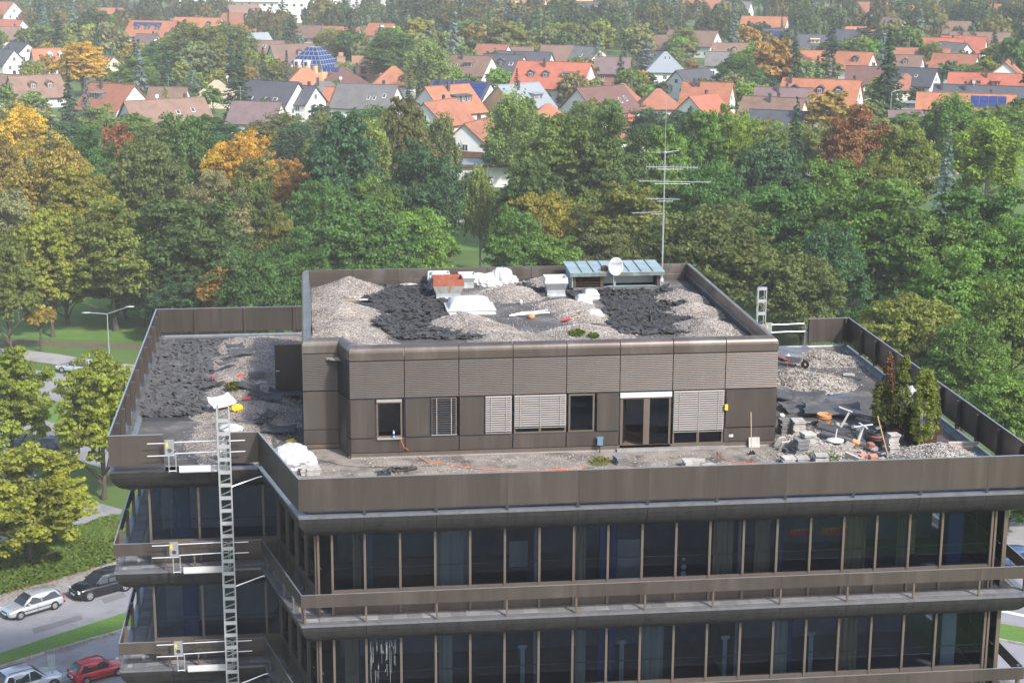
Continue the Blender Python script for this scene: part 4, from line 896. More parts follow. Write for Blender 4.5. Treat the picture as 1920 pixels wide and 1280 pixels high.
HS = [
 # u, v ridge, height, length, width, yaw, roof, wall, label, extras
 (3,92,8.5,10,10,-35,'slate','white','white gabled house with slate roof cut by the left edge', {}),
 (36,79,8.5,11,9,-52,'slate','white','narrow white gable with slate roof behind the left-edge house', {}),
 (94,91,8.5,11,10,18,'orange','white','white house with bright orange roof and small white dormers, far left', dict(dorm=((-.05,1.3),(.25,1.3)),dcol='white')),
 (196,103,8.5,10,9,-52,'brown','cream','cream gable with brown roof right of the golden-green tree', {}),
 (6,139,8,12,11,-30,'brown','white','brown roof cut by the left edge above the yellow tree', {}),
 (64,141,8,13,12,26,'brown','white','brown-roofed house with two dark dormers and a white left gable', dict(dorm=((-.12,1.8),(.22,1.8)),dcol='brown')),
 (212,157,9,13,13,-36,'rust','white','rust-red roofed house with a big blank white gable on its right', dict(chim=(-.2,.05),dorm=((-.15,3.6),),dcol='grey')),
 (308,186,9,18,13,27,'brown','white','wide brown roofed chalet with dark eaves above the wood at left', dict(dish=-.1,chim=(.3,),sky=((.1,.5,.9,1.2),(.3,.45,.9,1.2)),balc=('l',3.0))),
 (316,163,7.5,9,9,-12,'brown','white','plain brown roof with a tall aerial behind the wide chalet', dict(ant=0.)),
 (406,150,7,10,9,-10,'beige','cream','low house with sand-beige roof right of the huge beech', dict(dish=.3,hip=True)),
 (290,39,11,20,13,-26,'orange','white','long orange-roofed house with solar panels and three rounded dormers', dict(solar=(-.42,.20,.14,.36,9,1),dorm=((-.28,1.5),(-.06,1.5),(.16,1.5)),dcol='slate',e=5.6)),
 (372,33,11,20,12,-24,'orange','white','long plain orange roof behind the huge beech', dict(dorm=((.3,1.5),))),
 (276,64,8,9,9,-36,'purple','white','small purple-brown roofed house below the solar roof at left', {}),
 (16,37,9.5,14,12,-32,'red','white','red-orange roofed white house at the left edge, upper row', {}),
 (14,50,8.5,10,10,-10,'brown','white','brown roof under the red-orange one at the left edge', {}),
 (4,3,14,14,12,-38,'rust','white','big white gabled building in the top left corner', dict(e=9)),
 (205,15,9,15,11,-15,'rust','white','faded brown-red roof near the top, left of the spruces', {}),
 (268,4,10,13,11,-30,'slate','white','dark roof with blue roof windows near the top left', dict(sky=((-.2,.4,1.6,1.6),(.05,.4,1.6,1.6),(.25,.4,1.6,1.6)))),
 (512,152,9.5,14,13,-32,'slate','white','slate-roofed house with tall white right gable and roof windows', dict(sky=((-.25,.75,1.2,1.5),(.08,.75,1.2,1.5),(.25,.75,1.2,1.5)))),
 (562,160,8.5,9,9,-34,'slate','white','smaller slate gable adjoining the slate-roofed white house', {}),
 (572,127,9.5,14,12,6,'orange','white','orange hipped roof with two black chimneys below the glass pyramid', dict(hip=True,chim=(-.3,.28))),
 (608,152,8,15,12,-8,'grey','grey','low dark grey roof with chimneys under the orange hipped roof', dict(hip=True,dish=.28,chim=(-.1,.25))),
 (642,125,9,15,14,-12,'maroon','white','brown-purple hipped roof with a solar strip beside the glass pyramid', dict(hip=True,solar=(-.35,-.05,.05,.25,4,1))),
 (550,83,9,15,13,18,'brown','white','dark chalet with brown roof, two small dormers and timber gable', dict(dorm=((.05,1.2),(.3,1.2)),dcol='brown',balc=('l',3.2))),
 (500,76,9,12,11,-20,'brown','white','brown roof behind the dark chalet', dict(sky=((0,.4,1,1.3),(.25,.35,1,1.3)))),
 (738,124,8.5,12,11,-4,'orange','white','orange hipped roof left of the tall pale willow', dict(hip=True)),
 (690,158,8.5,15,12,-24,'grey','white','grey roof with tilted roof windows left of the blackish-brown tree', dict(sky=((.1,.6,.8,1.2),(.2,.6,.8,1.2),(.36,.5,.8,1.4)))),
 (655,164,7.5,12,11,-22,'orange','white','orange roof in front of the grey roof with tilted windows', {}),
 (482,190,7.5,11,10,-18,'purple','white','purple-grey roof with aerial nearest the wood at left', dict(ant=-.35)),
 (524,27,9,9,9,-36,'orange','cream','small orange gable near the top, left of the tall fir', {}),
 (476,62,9,11,10,32,'zinc','cream','cream gable with bluish-grey roof above the dark chalet', {}),
 (716,44,9,11,10,-34,'orange','white','orange-roofed white house above the house shell', dict(dorm=((.1,1.4),),dcol='white')),
 (585,48,9,11,10,-30,'brown','cream','brown roof with cream gable above the glass pyramid', {}),
 (640,50,9,14,10,-10,'rust','white','pale rust roof left of the tall fir', {}),
 (450,25,9,15,11,-16,'rust','white','faded red-brown roof above the pale willow of the upper left', {}),
 (455,9,11,15,12,24,'brown','white','large brown roof with a grey gable near the top', {}),
 (878,104,9.5,15,12,-32,'brown','white','brown-roofed white house with a timber balcony on its right gable', dict(dorm=((.12,2.6),),dcol='brown',sky=((-.4,.55,.7,1.2),(-.28,.55,.7,1.2),(-.15,.55,.7,1.2)),balc=('r',3.0),chim=(-.1,.1))),
 (945,102,9.5,13,11,-34,'slate','cream','slate roof with a white dormer and tall cream gable', dict(dorm=((0.05,2.0),),dcol='slate',sky=((.3,.55,1.3,1.2),))),
 (984,97,9,17,10,-26,'slate','white','longer slate roof behind the one with the white dormer', dict(sky=((0,.4,.9,1.1),))),
 (925,83,9,11,10,-36,'rust','white','orange-brown gabled roof below the tall dark tree at top centre', dict(ant=.3)),
 (970,88,8,10,9,-8,'brown','white','low brown roof with a chimney between orange roofs', {}),
 (1018,91,8,9,10,-5,'orange','white','orange hipped roof just above the big orange roof', dict(hip=True)),
 (1052,85,9.5,12,12,-14,'brown','cream','brown roof left of the grey-roofed cream gable', {}),
 (1098,87,9.5,14,13,-58,'grey','cream','broad cream gable with large windows and grey roof', dict(chim=(.1,),sky=((.1,.5,1,1.3),))),
 (1040,116,11,20,15,-27,'red','white','big red-orange roof with three dormers and white right gable, centre', dict(e=4.8,dorm=((-.26,1.7),(-.05,1.7),(.26,3.2)),dcol='purple',chim=(-.12,))),
 (866,152,8.5,16,13,-34,'slate','white','roof covered edge to edge with blue solar panels', dict(solar=(-.48,.48,.06,.94,9,4),chim=(-.35,))),
 (838,160,9,13,14,34,'orange','white','orange-brown roof with a long black dormer and two black chimneys', dict(dorm=((.12,5.0),),dcol='slate',chim=(-.05,.22))),
 (972,157,9,13,14,36,'zinc','peach','grey metal-roofed villa with peach walls', dict(dorm=((.2,3.0),),dcol='zinc',chim=(-.1,))),
 (1028,194,6.5,10,9,-5,'orange','white','low orange roof right of the peach villa', dict(hip=True,chim=())),
 (1126,162,9,15,13,34,'maroon','white','dark maroon roof with blue-shuttered white left gable', dict(sky=((.2,.6,.6,1.8),(.33,.55,.6,1.8)),chim=(.12,))),
 (1168,156,8,9,9,-5,'rust','white','rust roof with a red dish behind the maroon one', dict(hip=True)),
 (1150,107,9,10,10,-18,'purple','redbrick','brick-walled house with purple-brown roof beside the small fir', {}),
 (1182,213,8,10,10,18,'red','white','red-orange roof corner showing above the big dark oak', dict(hip=True,chim=())),
 (896,225,9.5,13,14,62,'rust','white','chalet with timber balcony glimpsed between birches, nearest the ball field', dict(balc=('l',3.2))),
 (824,188,8.5,12,11,52,'rust','white','white house with rust roof behind the thin birch', {}),
 (1300,57,9.5,19,12,-36,'brown','white','long brown roof with blank white gable, right of centre near the top', {}),
 (1250,66,9,10,11,-28,'brown','white','brown roof with white roof windows left of the round olive tree', dict(sky=((.05,.6,1,1.2),(.22,.6,1,1.2)))),
 (1248,97,9,11,13,-12,'zinc','white','steep grey hipped roof behind the blue spruce', dict(hip=True,sky=((.0,.35,.5,1.8),(.12,.35,.5,1.8)),chim=())),
 (1380,81,9,15,11,-10,'brown','white','brown roof with a small arched dormer above the dark round tree', dict(dorm=((-.05,1.5),),dcol='brown')),
 (1352,97,8,9,9,-16,'grey','white','grey roof under the brown one with the arched dormer', {}),
 (1434,31,10,19,13,-27,'orange','white','orange-roofed house with two chimneys near the top right of centre', dict(chim=(.1,.22))),
 (1470,54,8,15,11,-20,'slate','white','dark low roof with pale solar sheets above the vivid green tree', dict(solar=(-.4,.3,.2,.7,6,1))),
 (1518,65,8.5,13,11,-14,'slate','peach','slate roof with a peach terrace left of the tall spruce', dict(dorm=((.15,3.2),),dcol='peach')),
 (1541,148,11.5,18,11,-29,'orange','white','tall white house with long orange roof and three dark dormers', dict(e=6.4,dorm=((-.32,1.6),(.02,1.6),(.26,1.6)),dcol='slate',balc=('f',2.6),chim=(-.4,.42))),
 (1470,164,9.5,13,11,-20,'purple','white','mottled purple-brown roof left of the tall white house', dict(chim=(-.1,.05),dish=None)),
 (1452,182,8.5,14,12,-32,'brown','cream','grey-brown roof with cream gable in front of the mottled one', dict(chim=(-.05,.05))),
 (1462,207,6.5,13,10,-28,'slate','white','low dark roof with white walls nearest the wood at right', {}),
 (1328,154,8.5,12,12,-24,'orange','white','orange roof with twin black chimneys left of the dark round tree', dict(chim=(-.28,-.18))),
 (1318,178,7.5,10,11,40,'red','white','small red gabled roof in front of the twin-chimney roof', {}),
 (1298,130,8,12,10,32,'slate','white','white house with dark grey roof half hidden by a loose tree', {}),
 (1235,166,7.5,11,10,-6,'rust','white','pinkish red roof behind the aerial mast', dict(hip=True)),
 (1604,97,9.5,11,11,-38,'orange','white','orange gabled house with one white dormer right of the spruces', dict(dorm=((.1,1.8),),dcol='slate')),
 (1532,95,8.5,10,10,-10,'orange','white','piece of orange roof left of the tall spruce pair', {}),
 (1592,56,9,13,12,-38,'slate','white','dark roof with white gable behind the broad conifer', dict(dish=.2)),
 (1622,124,8,10,10,-20,'maroon','white','purple-brown low roof below the orange gabled house', {}),
 (1700,138,7.5,9,9,-10,'rust','cream','small hipped rust roof right of the tallest conifer', dict(hip=True,chim=())),
 (1716,127,9,12,10,-38,'slate','white','slate-roofed white house with roof hatches and shuttered gable', dict(sky=((-.2,.5,.8,1),(.1,.5,.8,1)))),
 (1702,103,8.5,9,10,-32,'brown','white','brown roof with a tall chimney above the slate-roofed white house', dict(dorm=((.0,1.5),),dcol='brown')),
 (1726,90,8.5,18,11,-18,'rust','white','long rust roof with an aerial among the red roofs', dict(ant=-.2)),
 (1792,101,9,13,12,-36,'rust','white','rust roof with timber balcony gable left of the spruce', dict(balc=('r',3.2))),
 (1765,71,9.5,15,12,-30,'red','white','bright red roof, left of the terrace of two', {}),
 (1808,68,9.5,15,12,-30,'red','white','bright red roof, right of the terrace of two', {}),
 (1788,80,8.5,12,13,-62,'grey','white','weathered grey roof set across the bright red roofs', dict(chim=())),
 (1838,60,9.5,21,13,-28,'brown','white','very long brown roof near the right edge', dict(chim=(-.3,-.1,.2))),
 (1792,40,9,12,11,-14,'brown','white','brown roof behind the very long one', {}),
 (1850,137,9,19,12,-25,'red','white','red roof with two hipped dormers at the right', dict(dorm=((-.12,2.2),(.14,2.2)),dcol='red',chim=(.0,))),
 (1888,114,9.5,12,14,64,'orange','white','orange house with exposed timber gable at the right edge', dict(chim=(.2,.0))),
 (1836,160,9,21,13,-26,'slate','white','long black-tiled roof with pale chimneys and dishes at the right', dict(dish=-.06,chim=(-.15,.18,-.42))),
 (1812,175,8.5,22,13,-23,'orange','white','long orange roof with blue solar panels at the right', dict(solar=(.05,.42,.10,.55,4,2),sky=((-.22,.5,1.4,1.8),))),
 (1732,207,6.5,15,10,-14,'purple','white','low purple-brown roof in front of the long orange one', dict(chim=())),
 (1678,33,9,11,10,-52,'brown','cream','cream gable near the top between two dark conifers', {}),
 (1556,9,9,11,10,-10,'grey','white','flat-looking grey roof at the top right', {}),
 (1610,50,8.5,11,10,-18,'orange','white','faded orange roof above the broad conifer', {}),
]
def apartment(u, v, h, L_, D_, yaw, wall, label, floors=4, roof=None):
    p = at(u, v, G+h); o = thing('apartment_block', label, 'building', (p.x, p.y, G), R(yaw)); k = F_PX/(p-CAM).dot(FW)
    HOUSES_SCR.append((u, v, L_*k, (p-CAM).dot(FW), h*.5*k, p.x, p.y, L_, label))
    MB().box(-L_/2,L_/2,-D_/2,D_/2,0,h).build('wall', WL[wall], o)
    MB().box(-L_/2-.3,L_/2+.3,-D_/2-.3,D_/2+.3,h,h+.35).build('roof', RF[roof or 'zinc'], o)
    n = int(L_/3.6)
    for fl in range(max(0,floors-3), floors):
        z = h*fl/floors+.9
        for i in range(n):
            x = -L_/2+L_*(i+.5)/n; w_ = MB().box(x-.75,x+.75,-D_/2-.05,-D_/2+.03,z,z+1.5).build('window', M['frame_w'], o); MB().box(x-.62,x+.62,-D_/2-.07,-D_/2-.04,z+.12,z+1.38).build('pane', M['pane'], w_)
        if fl % 2: MB().box(-L_/2+2,-L_/2+2+L_*.5,-D_/2-1.2,-D_/2-.08,z-1.0,z-.1).build('balcony', WL['white'], o)
def shell(u, v):
    p = at(u, v, G+9.5); o = thing('house_shell', 'unfinished house shell of bare orange clay blocks', 'house', (p.x,p.y,G), R(-20)); k = F_PX/(p-CAM).dot(FW)
    HOUSES_SCR.append((u, v, 13*k, (p-CAM).dot(FW), 9*k, p.x, p.y, 13, 'unfinished house shell of bare clay blocks'))
    m1 = MB()
    for x0,x1,z0,z1 in ((-6,-3.2,0,6),(-2.2,-.6,0,6),(.8,2.2,0,6),(4.2,6,0,6),(-6,6,2.6,3.2),(-6,6,5.6,6),(-5.2,-2.6,6,8.2),(-4.6,-3.2,8.2,9.5),(-.5,5.2,6,8.6)): m1.box(x0,x1,-5,-4.7,z0,z1)
    m1.build('front_wall', WL['brickr'], o)
    m1 = MB(); m1.box(-6,6,4.7,5,0,6); m1.box(-6,-5.7,-4.7,4.7,0,6); m1.box(5.7,6,-4.7,4.7,0,6.0); m1.box(5.6,5.9,-3,3,6,8.4); m1.build('side_wall', WL['brickr'], o)
    MB().box(-6.1,6.1,-5.1,5.1,5.45,5.6).build('floor_plate', M['concrete'], o); MB().box(-5.6,5.6,-4.6,4.6,2.4,2.6).build('floor_plate', M['concrete'], o)
    MB().box(-5.2,-2.6,-5.1,-4.9,8.2,8.35).build('lintel', M['concrete'], o)
def pyramid(u, v):
    p = at(u, v, G+10.5); o = thing('glass_roof_house', 'house with blue glazed pyramid roof and white dormer windows', 'house', (p.x,p.y,G), R(-32)); k = F_PX/(p-CAM).dot(FW)
    HOUSES_SCR.append((u, v, 17*k, (p-CAM).dot(FW), 8*k, p.x, p.y, 15, 'house with blue glazed pyramid roof'))
    s, t_, e, h = 6.6, 1.6, 4.4, 10.5
    MB().box(-s+.3,s-.3,-s+.3,s-.3,0,e).build('wall', WL['peach'], o)
    r = MB(); b = [(-s,-s,e),(s,-s,e),(s,s,e),(-s,s,e)]; t2 = [(-t_,-t_,h),(t_,-t_,h),(t_,t_,h),(-t_,t_,h)]
    r.add(b+t2, [(0,1,5,4),(1,2,6,5),(2,3,7,6),(3,0,4,7),(4,5,6,7),(3,2,1,0)]); ro = r.build('roof', RF['zinc'], o)
    for side in range(4):
        rot = Matrix.Rotation(side*math.pi/2, 4, 'Z')
        rows = 5
        for j in range(rows):
            f0, f1 = (j+.08)/rows, (j+.92)/rows; w0 = s+(t_-s)*f0; ncell = max(3, int(w0*2/1.5))
            for i in range(ncell):
                def q(a, f): ww = s+(t_-s)*f; return rot @ Vector((-ww+2*ww*a, -(s+(t_-s)*f)-.05, e+(h-e)*f+.04))
                a0, a1 = (i+.07)/ncell, (i+.93)/ncell
                MB().poly([q(a0,f0),q(a1,f0),q(a1,f1),q(a0,f1)]).build('glass_pane', M['solar'], ro)
    for side in (0, 3):
        rot = Matrix.Rotation((side)*math.pi/2, 4, 'Z')
        for x in ((-2.6,.8) if side == 0 else (0.8,)):
            d = MB(); d.obox(rot @ T(x,-s+1.2,e+.4), 1.7, 2.4, 2.0, True); dm = d.build('dormer', WL['white'], o)
            d = MB(); d.obox(rot @ T(x,-s-.03,e+.65), 1.0, .06, 1.3, True); d.build('pane', M['pane'], dm)
    for x in (-4.2,-1,2,4.6):
        MB().box(x-.3,x+.3,-s-1.4,-s+.2,0,e+1.0).build('fin_wall', WL['peach'], o)
    MB().box(-s-11,-s-.2,-3,s,3.2,3.45).build('annex_roof', RF['zinc'], o)
def build_houses():
    for r in HS: house(*r[:9], **r[9])
    shell(672, 97); pyramid(590, 88)
    apartment(520, -24, 17, 95, 14, -8, 'white', 'long white apartment block along the top left of centre', 5)
    apartment(775, -28, 15, 70, 14, -6, 'grey', 'pale grey apartment block along the top, left of the yellow one', 4)
    apartment(1020, -18, 15, 50, 14, -8, 'peach', 'yellow-orange apartment block with white balconies at the top centre', 4, 'rust')
    apartment(950, -14, 12, 34, 13, -8, 'cream', 'cream apartment block at the top, in front of the yellow one', 3, 'rust')
    house(1100, 3, 11, 24, 14, -14, 'slate', 'white', 'dark-roofed white terrace with two dormers at the top centre', dorm=((-.1,2.0),(.2,2.0)), dcol='white')
    house(1320, -6, 10, 22, 14, -14, 'rust', 'white', 'rust-roofed long house at the very top, right of centre')
    house(1380, 3, 9, 16, 12, -30, 'grey', 'white', 'grey-roofed white house at the very top, right of the rust one')
    house(1640, 4, 9, 18, 12, -24, 'rust', 'white', 'rust-roofed house at the very top right, beside the dark conifer')
    house(1720, 10, 9, 15, 12, -34, 'orange', 'white', 'orange-roofed white house at the very top right')
    house(1885, 8, 10, 16, 12, -30, 'rust', 'white', 'rust-roofed white house in the top right corner')
    house(985, 14, 8.5, 12, 11, -30, 'red', 'white', 'small red-roofed white house below the yellow apartments')
    house(345, 5, 9, 15, 11, -36, 'brown', 'white', 'brown gable with white walls at the top, left of the grey-blue spruces')
    # low flat buildings in the gaps
    for u, v, h, L_, W_, yaw, lab in ((905,303,4.2,12,7,-6,'flat-roofed white garage with dark fascia beyond the ball field'),(1545,222,3.6,7,6,-28,'small flat white garage beside the low dark roof'),(1565,325,3.4,9,7,-20,'flat grey shed roof among the trees at right'),(1730,192,3.2,12,5,-26,'low white carport beside the low purple-brown roof')):
        p = at(u, v, G+h); o = thing('garage', lab, 'garage', (p.x,p.y,G), R(yaw)); MB().box(-L_/2,L_/2,-W_/2,W_/2,0,h-.5).build('wall', WL['white'], o); MB().box(-L_/2-.5,L_/2+.5,-W_/2-.6,W_/2+.3,h-.5,h-.05).build('fascia', WOODB, o); MB().box(-L_/2-.6,L_/2+.6,-W_/2-.7,W_/2+.4,h-.05,h).build('roof', RF['zinc'], o); MB().box(-L_*.2,L_*.2,-W_/2-.03,-W_/2+.05,0,2.2).build('garage_door', M['frame_w'], o)
COLW = {'dg':'dark green','dg2':'bluish dark green','mg':'mid green','ol':'olive','gb':'brownish green','lg':'bright green','wi':'pale drooping','pale':'silvery green','or':'rusty orange','yg':'yellow-green','cf':'dark','cf2':'blackish','bl':'blue-grey'}
def near_phrase(u, v):
    best = min(HOUSES_SCR, key=lambda q: ((q[0]-u)/1.3)**2+((q[1]-v)*1.6)**2); du = u-best[0]
    rel = 'right of the' if du > best[2]*.3 else 'left of the' if du < -best[2]*.3 else ('behind the' if v < best[1]+4 else 'in front of the')
    w_ = best[8].replace(',', '').split()[:9]
    while w_[-1] in ('with','and','the','of','a','its','at','by','in','left','right','two','below','above','behind','from','to','big','small','large','between','under','cut','near','on','top','very'): w_.pop()
    return rel+' '+' '.join(w_)
def fill_trees():
    rng = random.Random(2024); n = 0; tries = 0; placed = []; seen = {}
    cols = ['dg','dg','mg','mg','dg2','ol','gb','lg','wi','pale','or','yg']
    cand = []
    while n < 1050 and tries < 60000:
        tries += 1; u = rng.uniform(-60, 1980); vg = rng.choice((rng.uniform(60, 290), rng.uniform(60, 220), rng.uniform(5, 170), rng.uniform(3, 90)))
        p = at(u, vg, G); dist = (p-CAM).dot(FW)
        if dist > 1900 or dist < 290: continue
        con = rng.random() < .24; h = rng.uniform(10, 22) if con else rng.uniform(6, 18); rad = h*(rng.uniform(.15,.2) if con else rng.uniform(.30,.42))
        k = F_PX/dist; top = p+Vector((0,0,h)); d = top-CAM; vt = 640-F_PX*d.dot(UP)/d.dot(FW); wt = rad*k
        if con and vt < 12 and dist < 500: continue
        ok = True
        for hu, hv, hw, hd, hh, hx, hy, hs, lab in HOUSES_SCR:
            big = 'apartment' in lab
            if not big and (p.x-hx)**2+(p.y-hy)**2 < (hs*.56+rad*.6)**2: ok = False; break
            if big and (p.x-hx)**2+((p.y-hy)*2.5)**2 < (hs*.5)**2: ok = False; break
            if not big and hd > dist-4 and abs(u-hu) < hw*.42+wt*.55 and vt < hv+hh*(.16 if hv > 70 else -.05 if hv > 30 else -.4) and vg > hv: ok = False; break
        if not ok or any((p.x-a)**2+(p.y-b)**2 < (.47*(rad+c))**2 for a,b,c in placed): continue
        placed.append((p.x,p.y,rad)); n += 1
        pal = rng.choice(['cf','cf2','cf','bl']) if con else rng.choice(cols); sz = 'small ' if h < 9 else 'tall ' if h > 14.5 else ''
        lab = sz+COLW[pal]+(' conifer ' if con else ' tree ')+near_phrase(u, (vt+vg)/2)
        cand.append((dist, con, p.x, p.y, h, rad, pal, ' '.join(lab.split()[:16])))
    cand.sort(); nb = 0; rest = []
    for dist, con, x, y, h, rad, pal, lab in cand:
        if not con:
            nb += 1
            if nb > 285: rest.append((x, y, h, rad)); continue
        c_ = seen.get(lab, 0); seen[lab] = c_+1
        if c_: lab = ' '.join(lab.split()[:14])+(' farther back' if c_ == 1 else ' farthest back' if c_ == 2 else ' at the rear')
        put_tree('farcon' if con else 'far', x, y, h, rad, pal, lab, 'conifers in the gardens' if con else 'broadleaf trees in the gardens')
    for u, v, h, w_ in ((20,225,12,80),(110,232,12,90),(180,205,11,70),(250,218,12,80),(310,232,12,90),(385,222,13,90),(430,236,12,80),(485,232,12,80),(530,222,12,80),(560,236,13,90),(600,215,12,70),(700,205,12,70),(725,222,13,80),(785,228,12,70),(950,235,13,80),(1010,226,12,80),(1090,200,11,60),(1215,214,12,80),(1280,214,12,80),(1340,222,12,80),(1420,228,12,80),(1462,240,12,70),(1500,236,12,80),(1550,242,12,70),(1650,226,12,80),(1700,216,11,70),(1760,222,12,80),(1800,228,12,80),(1895,205,12,80)):
        pal = rng.choice(['dg','mg','mg','ol','gb','wi','dg2','yg']); v -= 11; w_ *= 1.2; q = at(u, v, G+h*.94); dd = (q-CAM).dot(FW)
        put_tree(rng.choice(['oak','lime','lime','birch']), q.x, q.y, h, w_*dd/F_PX/2, pal, ' '.join((COLW[pal]+' tree at the wood edge '+near_phrase(u, v)).split()[:16]), 'trees at the edge of the wood')
    # the farthest crowns read as one mass
    rs = np.random.RandomState(5); Cs, Ns, Ss, Ts = [], [], [], []
    for x, y, h, rad in rest:
        n_ = 700; d = unit(rs, n_); d[:,2] = np.abs(d[:,2])*1.1-.25; lob = 1+.18*np.sin(3*d[:,0]*4+x)+.15*np.sin(d[:,1]*9+y)
        Cs.append(np.stack([x+d[:,0]*rad*lob, y+d[:,1]*rad*lob, h*.52+d[:,2]*h*.46*lob],1)*1.); Ns.append(d+rs.normal(size=(n_,3))*.5); Ss.append(.75*(.6+.8*rs.rand(n_))); tn = rs.rand(); Ts.append(np.stack([np.clip(tn+rs.normal(size=n_)*.15,0,1), np.full(n_, rs.rand())],1))
    o = link('far_woodland', leaf_mesh('far_woodland', np.concatenate(Cs), np.concatenate(Ns), np.concatenate(Ss), np.concatenate(Ts), M['leaf']), None, (0,0,G)); o.color = (.085,.118,.045,.25); tag(o, 'hazy mass of treetops among the farthest houses', 'woodland', None, 'stuff')
build_houses()
build_trees()
fill_trees()
# ================================================================== things on the roofs
def ony(u, v, y):
    d = FW + RT*((u-960)/F_PX) - UP*((v-640)/F_PX); return CAM + d*((y-CAM.y)/d.y)
ZD, ZP = .005, 3.66
NP = np.random.RandomState(3)
def fbm(x, y, seed, sc0=1., oct=4):
    rs = np.random.RandomState(seed); out = np.zeros_like(x); a = 1.
    for o in range(oct):
        for k in range(5):
            th = rs.rand()*6.283; f = sc0*2**o*(.7+.6*rs.rand()); out += a*np.sin((x*math.cos(th)+y*math.sin(th))*f*2.2 + rs.rand()*6.283)/5
        a *= .52
    return out
def heap(label, bumps, mat, zb, clip=None, res=.075, cat='gravel heap', name='gravel_heap', npeb=900, psize=(.018,.04), rough=.05, seed=1, group=None, sharp=1.15, pmat='pebble'):
    """heaped loose stones: a relief over the given cones (x, y, radius, height), plus loose pebbles lying on it"""
    B = np.array(bumps); cx, cyy = B[:,0].mean(), B[:,1].mean()
    x0, x1 = (B[:,0]-B[:,2]).min(), (B[:,0]+B[:,2]).max(); y0, y1 = (B[:,1]-B[:,2]).min(), (B[:,1]+B[:,2]).max()
    if clip: x0, x1, y0, y1 = max(x0,clip[0]), min(x1,clip[1]), max(y0,clip[2]), min(y1,clip[3])
    xs = np.arange(x0, x1+res, res).clip(x0, x1); ys = np.arange(y0, y1+res, res).clip(y0, y1); X, Y = np.meshgrid(xs, ys)
    def hgt(X, Y):
        Z = np.zeros_like(X)
        wob = 1 + .16*fbm(X, Y, seed+5, .7, 2)
        for bx, by, br, bh in bumps:
            d = np.sqrt((X-bx)**2+(Y-by)**2)/(br*wob); c = np.clip(1-d, 0, 1)
            Z = np.maximum(Z, bh*c**sharp/(1+.12*c) ) + .18*np.minimum(Z, bh*c)
        return Z
    Z0 = hgt(X, Y); Z = Z0 + (rough*.55*fbm(X, Y, seed, 2.4, 4) + NP.normal(size=X.shape)*rough*.22)*np.clip(Z0/.12, 0, 1)
    keep = Z0 > .012; Zf = np.where(keep, np.maximum(Z, .004), -.012)
    V = np.stack([X-cx, Y-cyy, Zf], -1).reshape(-1,3); nx, ny = len(xs), len(ys)
    idx = np.arange(nx*ny).reshape(ny, nx); q = np.stack([idx[:-1,:-1], idx[:-1,1:], idx[1:,1:], idx[1:,:-1]], -1).reshape(-1,4)
    kf = keep.reshape(-1)[q].any(1); q = q[kf]; used = np.unique(q); rem = -np.ones(nx*ny, int); rem[used] = np.arange(len(used))
    me = bpy.data.meshes.new('mound'); me.from_pydata(V[used].tolist(), [], rem[q].tolist()); me.materials.append(M[mat]); me.polygons.foreach_set('use_smooth', [True]*len(q)); me.update()
    root = thing(name, label, cat, (cx, cyy, zb), 0, group); link('mound', me, root)
    # pebbles
    px = NP.uniform(x0-.25, x1+.25, npeb*3); py = NP.uniform(y0-.25, y1+.25, npeb*3); pz = hgt(px, py)
    ed = NP.rand(npeb*3) < np.clip(.10 + pz/.25, 0, 1); 
    near = np.zeros(npeb*3, bool)
    for bx, by, br, bh in bumps: near |= ((px-bx)**2+(py-by)**2) < (br*1.12)**2
    if clip: near &= (px > clip[0]) & (px < clip[1]) & (py > clip[2]) & (py < clip[3])
    s = np.where(ed & near)[0][:npeb]; px, py, pz = px[s]-cx, py[s]-cyy, pz[s]; n = len(s)
    if n:
        sz = NP.uniform(*psize, n); base = np.array([(1,0,0),(-1,0,0),(0,1,0),(0,-1,0),(0,0,1),(0,0,-1)], float)
        Vp = base[None]*sz[:,None,None]*NP.uniform(.6,1.25,(n,6,1)); a = NP.rand(n)*6.283; c, s_ = np.cos(a), np.sin(a)
        Vr = Vp.copy(); Vr[:,:,0] = Vp[:,:,0]*c[:,None]-Vp[:,:,1]*s_[:,None]; Vr[:,:,1] = Vp[:,:,0]*s_[:,None]+Vp[:,:,1]*c[:,None]; Vr[:,:,2] *= .7
        Vr += np.stack([px,py,pz+sz*.35],-1)[:,None,:]
        fc = np.array([(0,2,4),(2,1,4),(1,3,4),(3,0,4),(2,0,5),(1,2,5),(3,1,5),(0,3,5)]); Fp = (fc[None]+6*np.arange(n)[:,None,None]).reshape(-1,3)
        mp = bpy.data.meshes.new('pebbles'); mp.from_pydata(Vr.reshape(-1,3).tolist(), [], Fp.tolist()); mp.materials.append(M[pmat]); mp.update()
        o = link('pebbles', mp, root); o['kind'] = 'stuff'
    return root
def pk(u, v, hh, r, zb=ZP): p = at(u, v, zb+hh); return (p.x, p.y, r, hh)
PC = (.62, 18.22, 6.95, 21.45)
heap('long pale gravel heap of three mounds along the left parapet of the penthouse roof', [pk(655,514,.85,1.9), pk(645,562,.75,2.1), pk(625,600,.65,2.3), (1.0,17.5,1.6,.35), (1.2,12.5,1.7,.4), (2.4,9.4,2.0,.42), (3.4,8.0,1.6,.30)], 'gravel', ZP, PC, seed=2, npeb=1800)
heap('gravel heap in front of the big domed skylight, trailing to the right', [pk(868,583,.62,1.7), pk(905,600,.42,1.6), pk(955,622,.30,1.7)], 'gravel', ZP, PC, seed=3)
heap('gravel heap just right of the white bags', [pk(958,533,.50,1.75), pk(925,545,.2,1.2)], 'gravel', ZP, PC, seed=4)
heap('gravel heap against the back parapet left of the copper box', [pk(1045,514,.45,1.9), pk(1010,522,.25,1.3)], 'gravel', ZP, PC, seed=5)
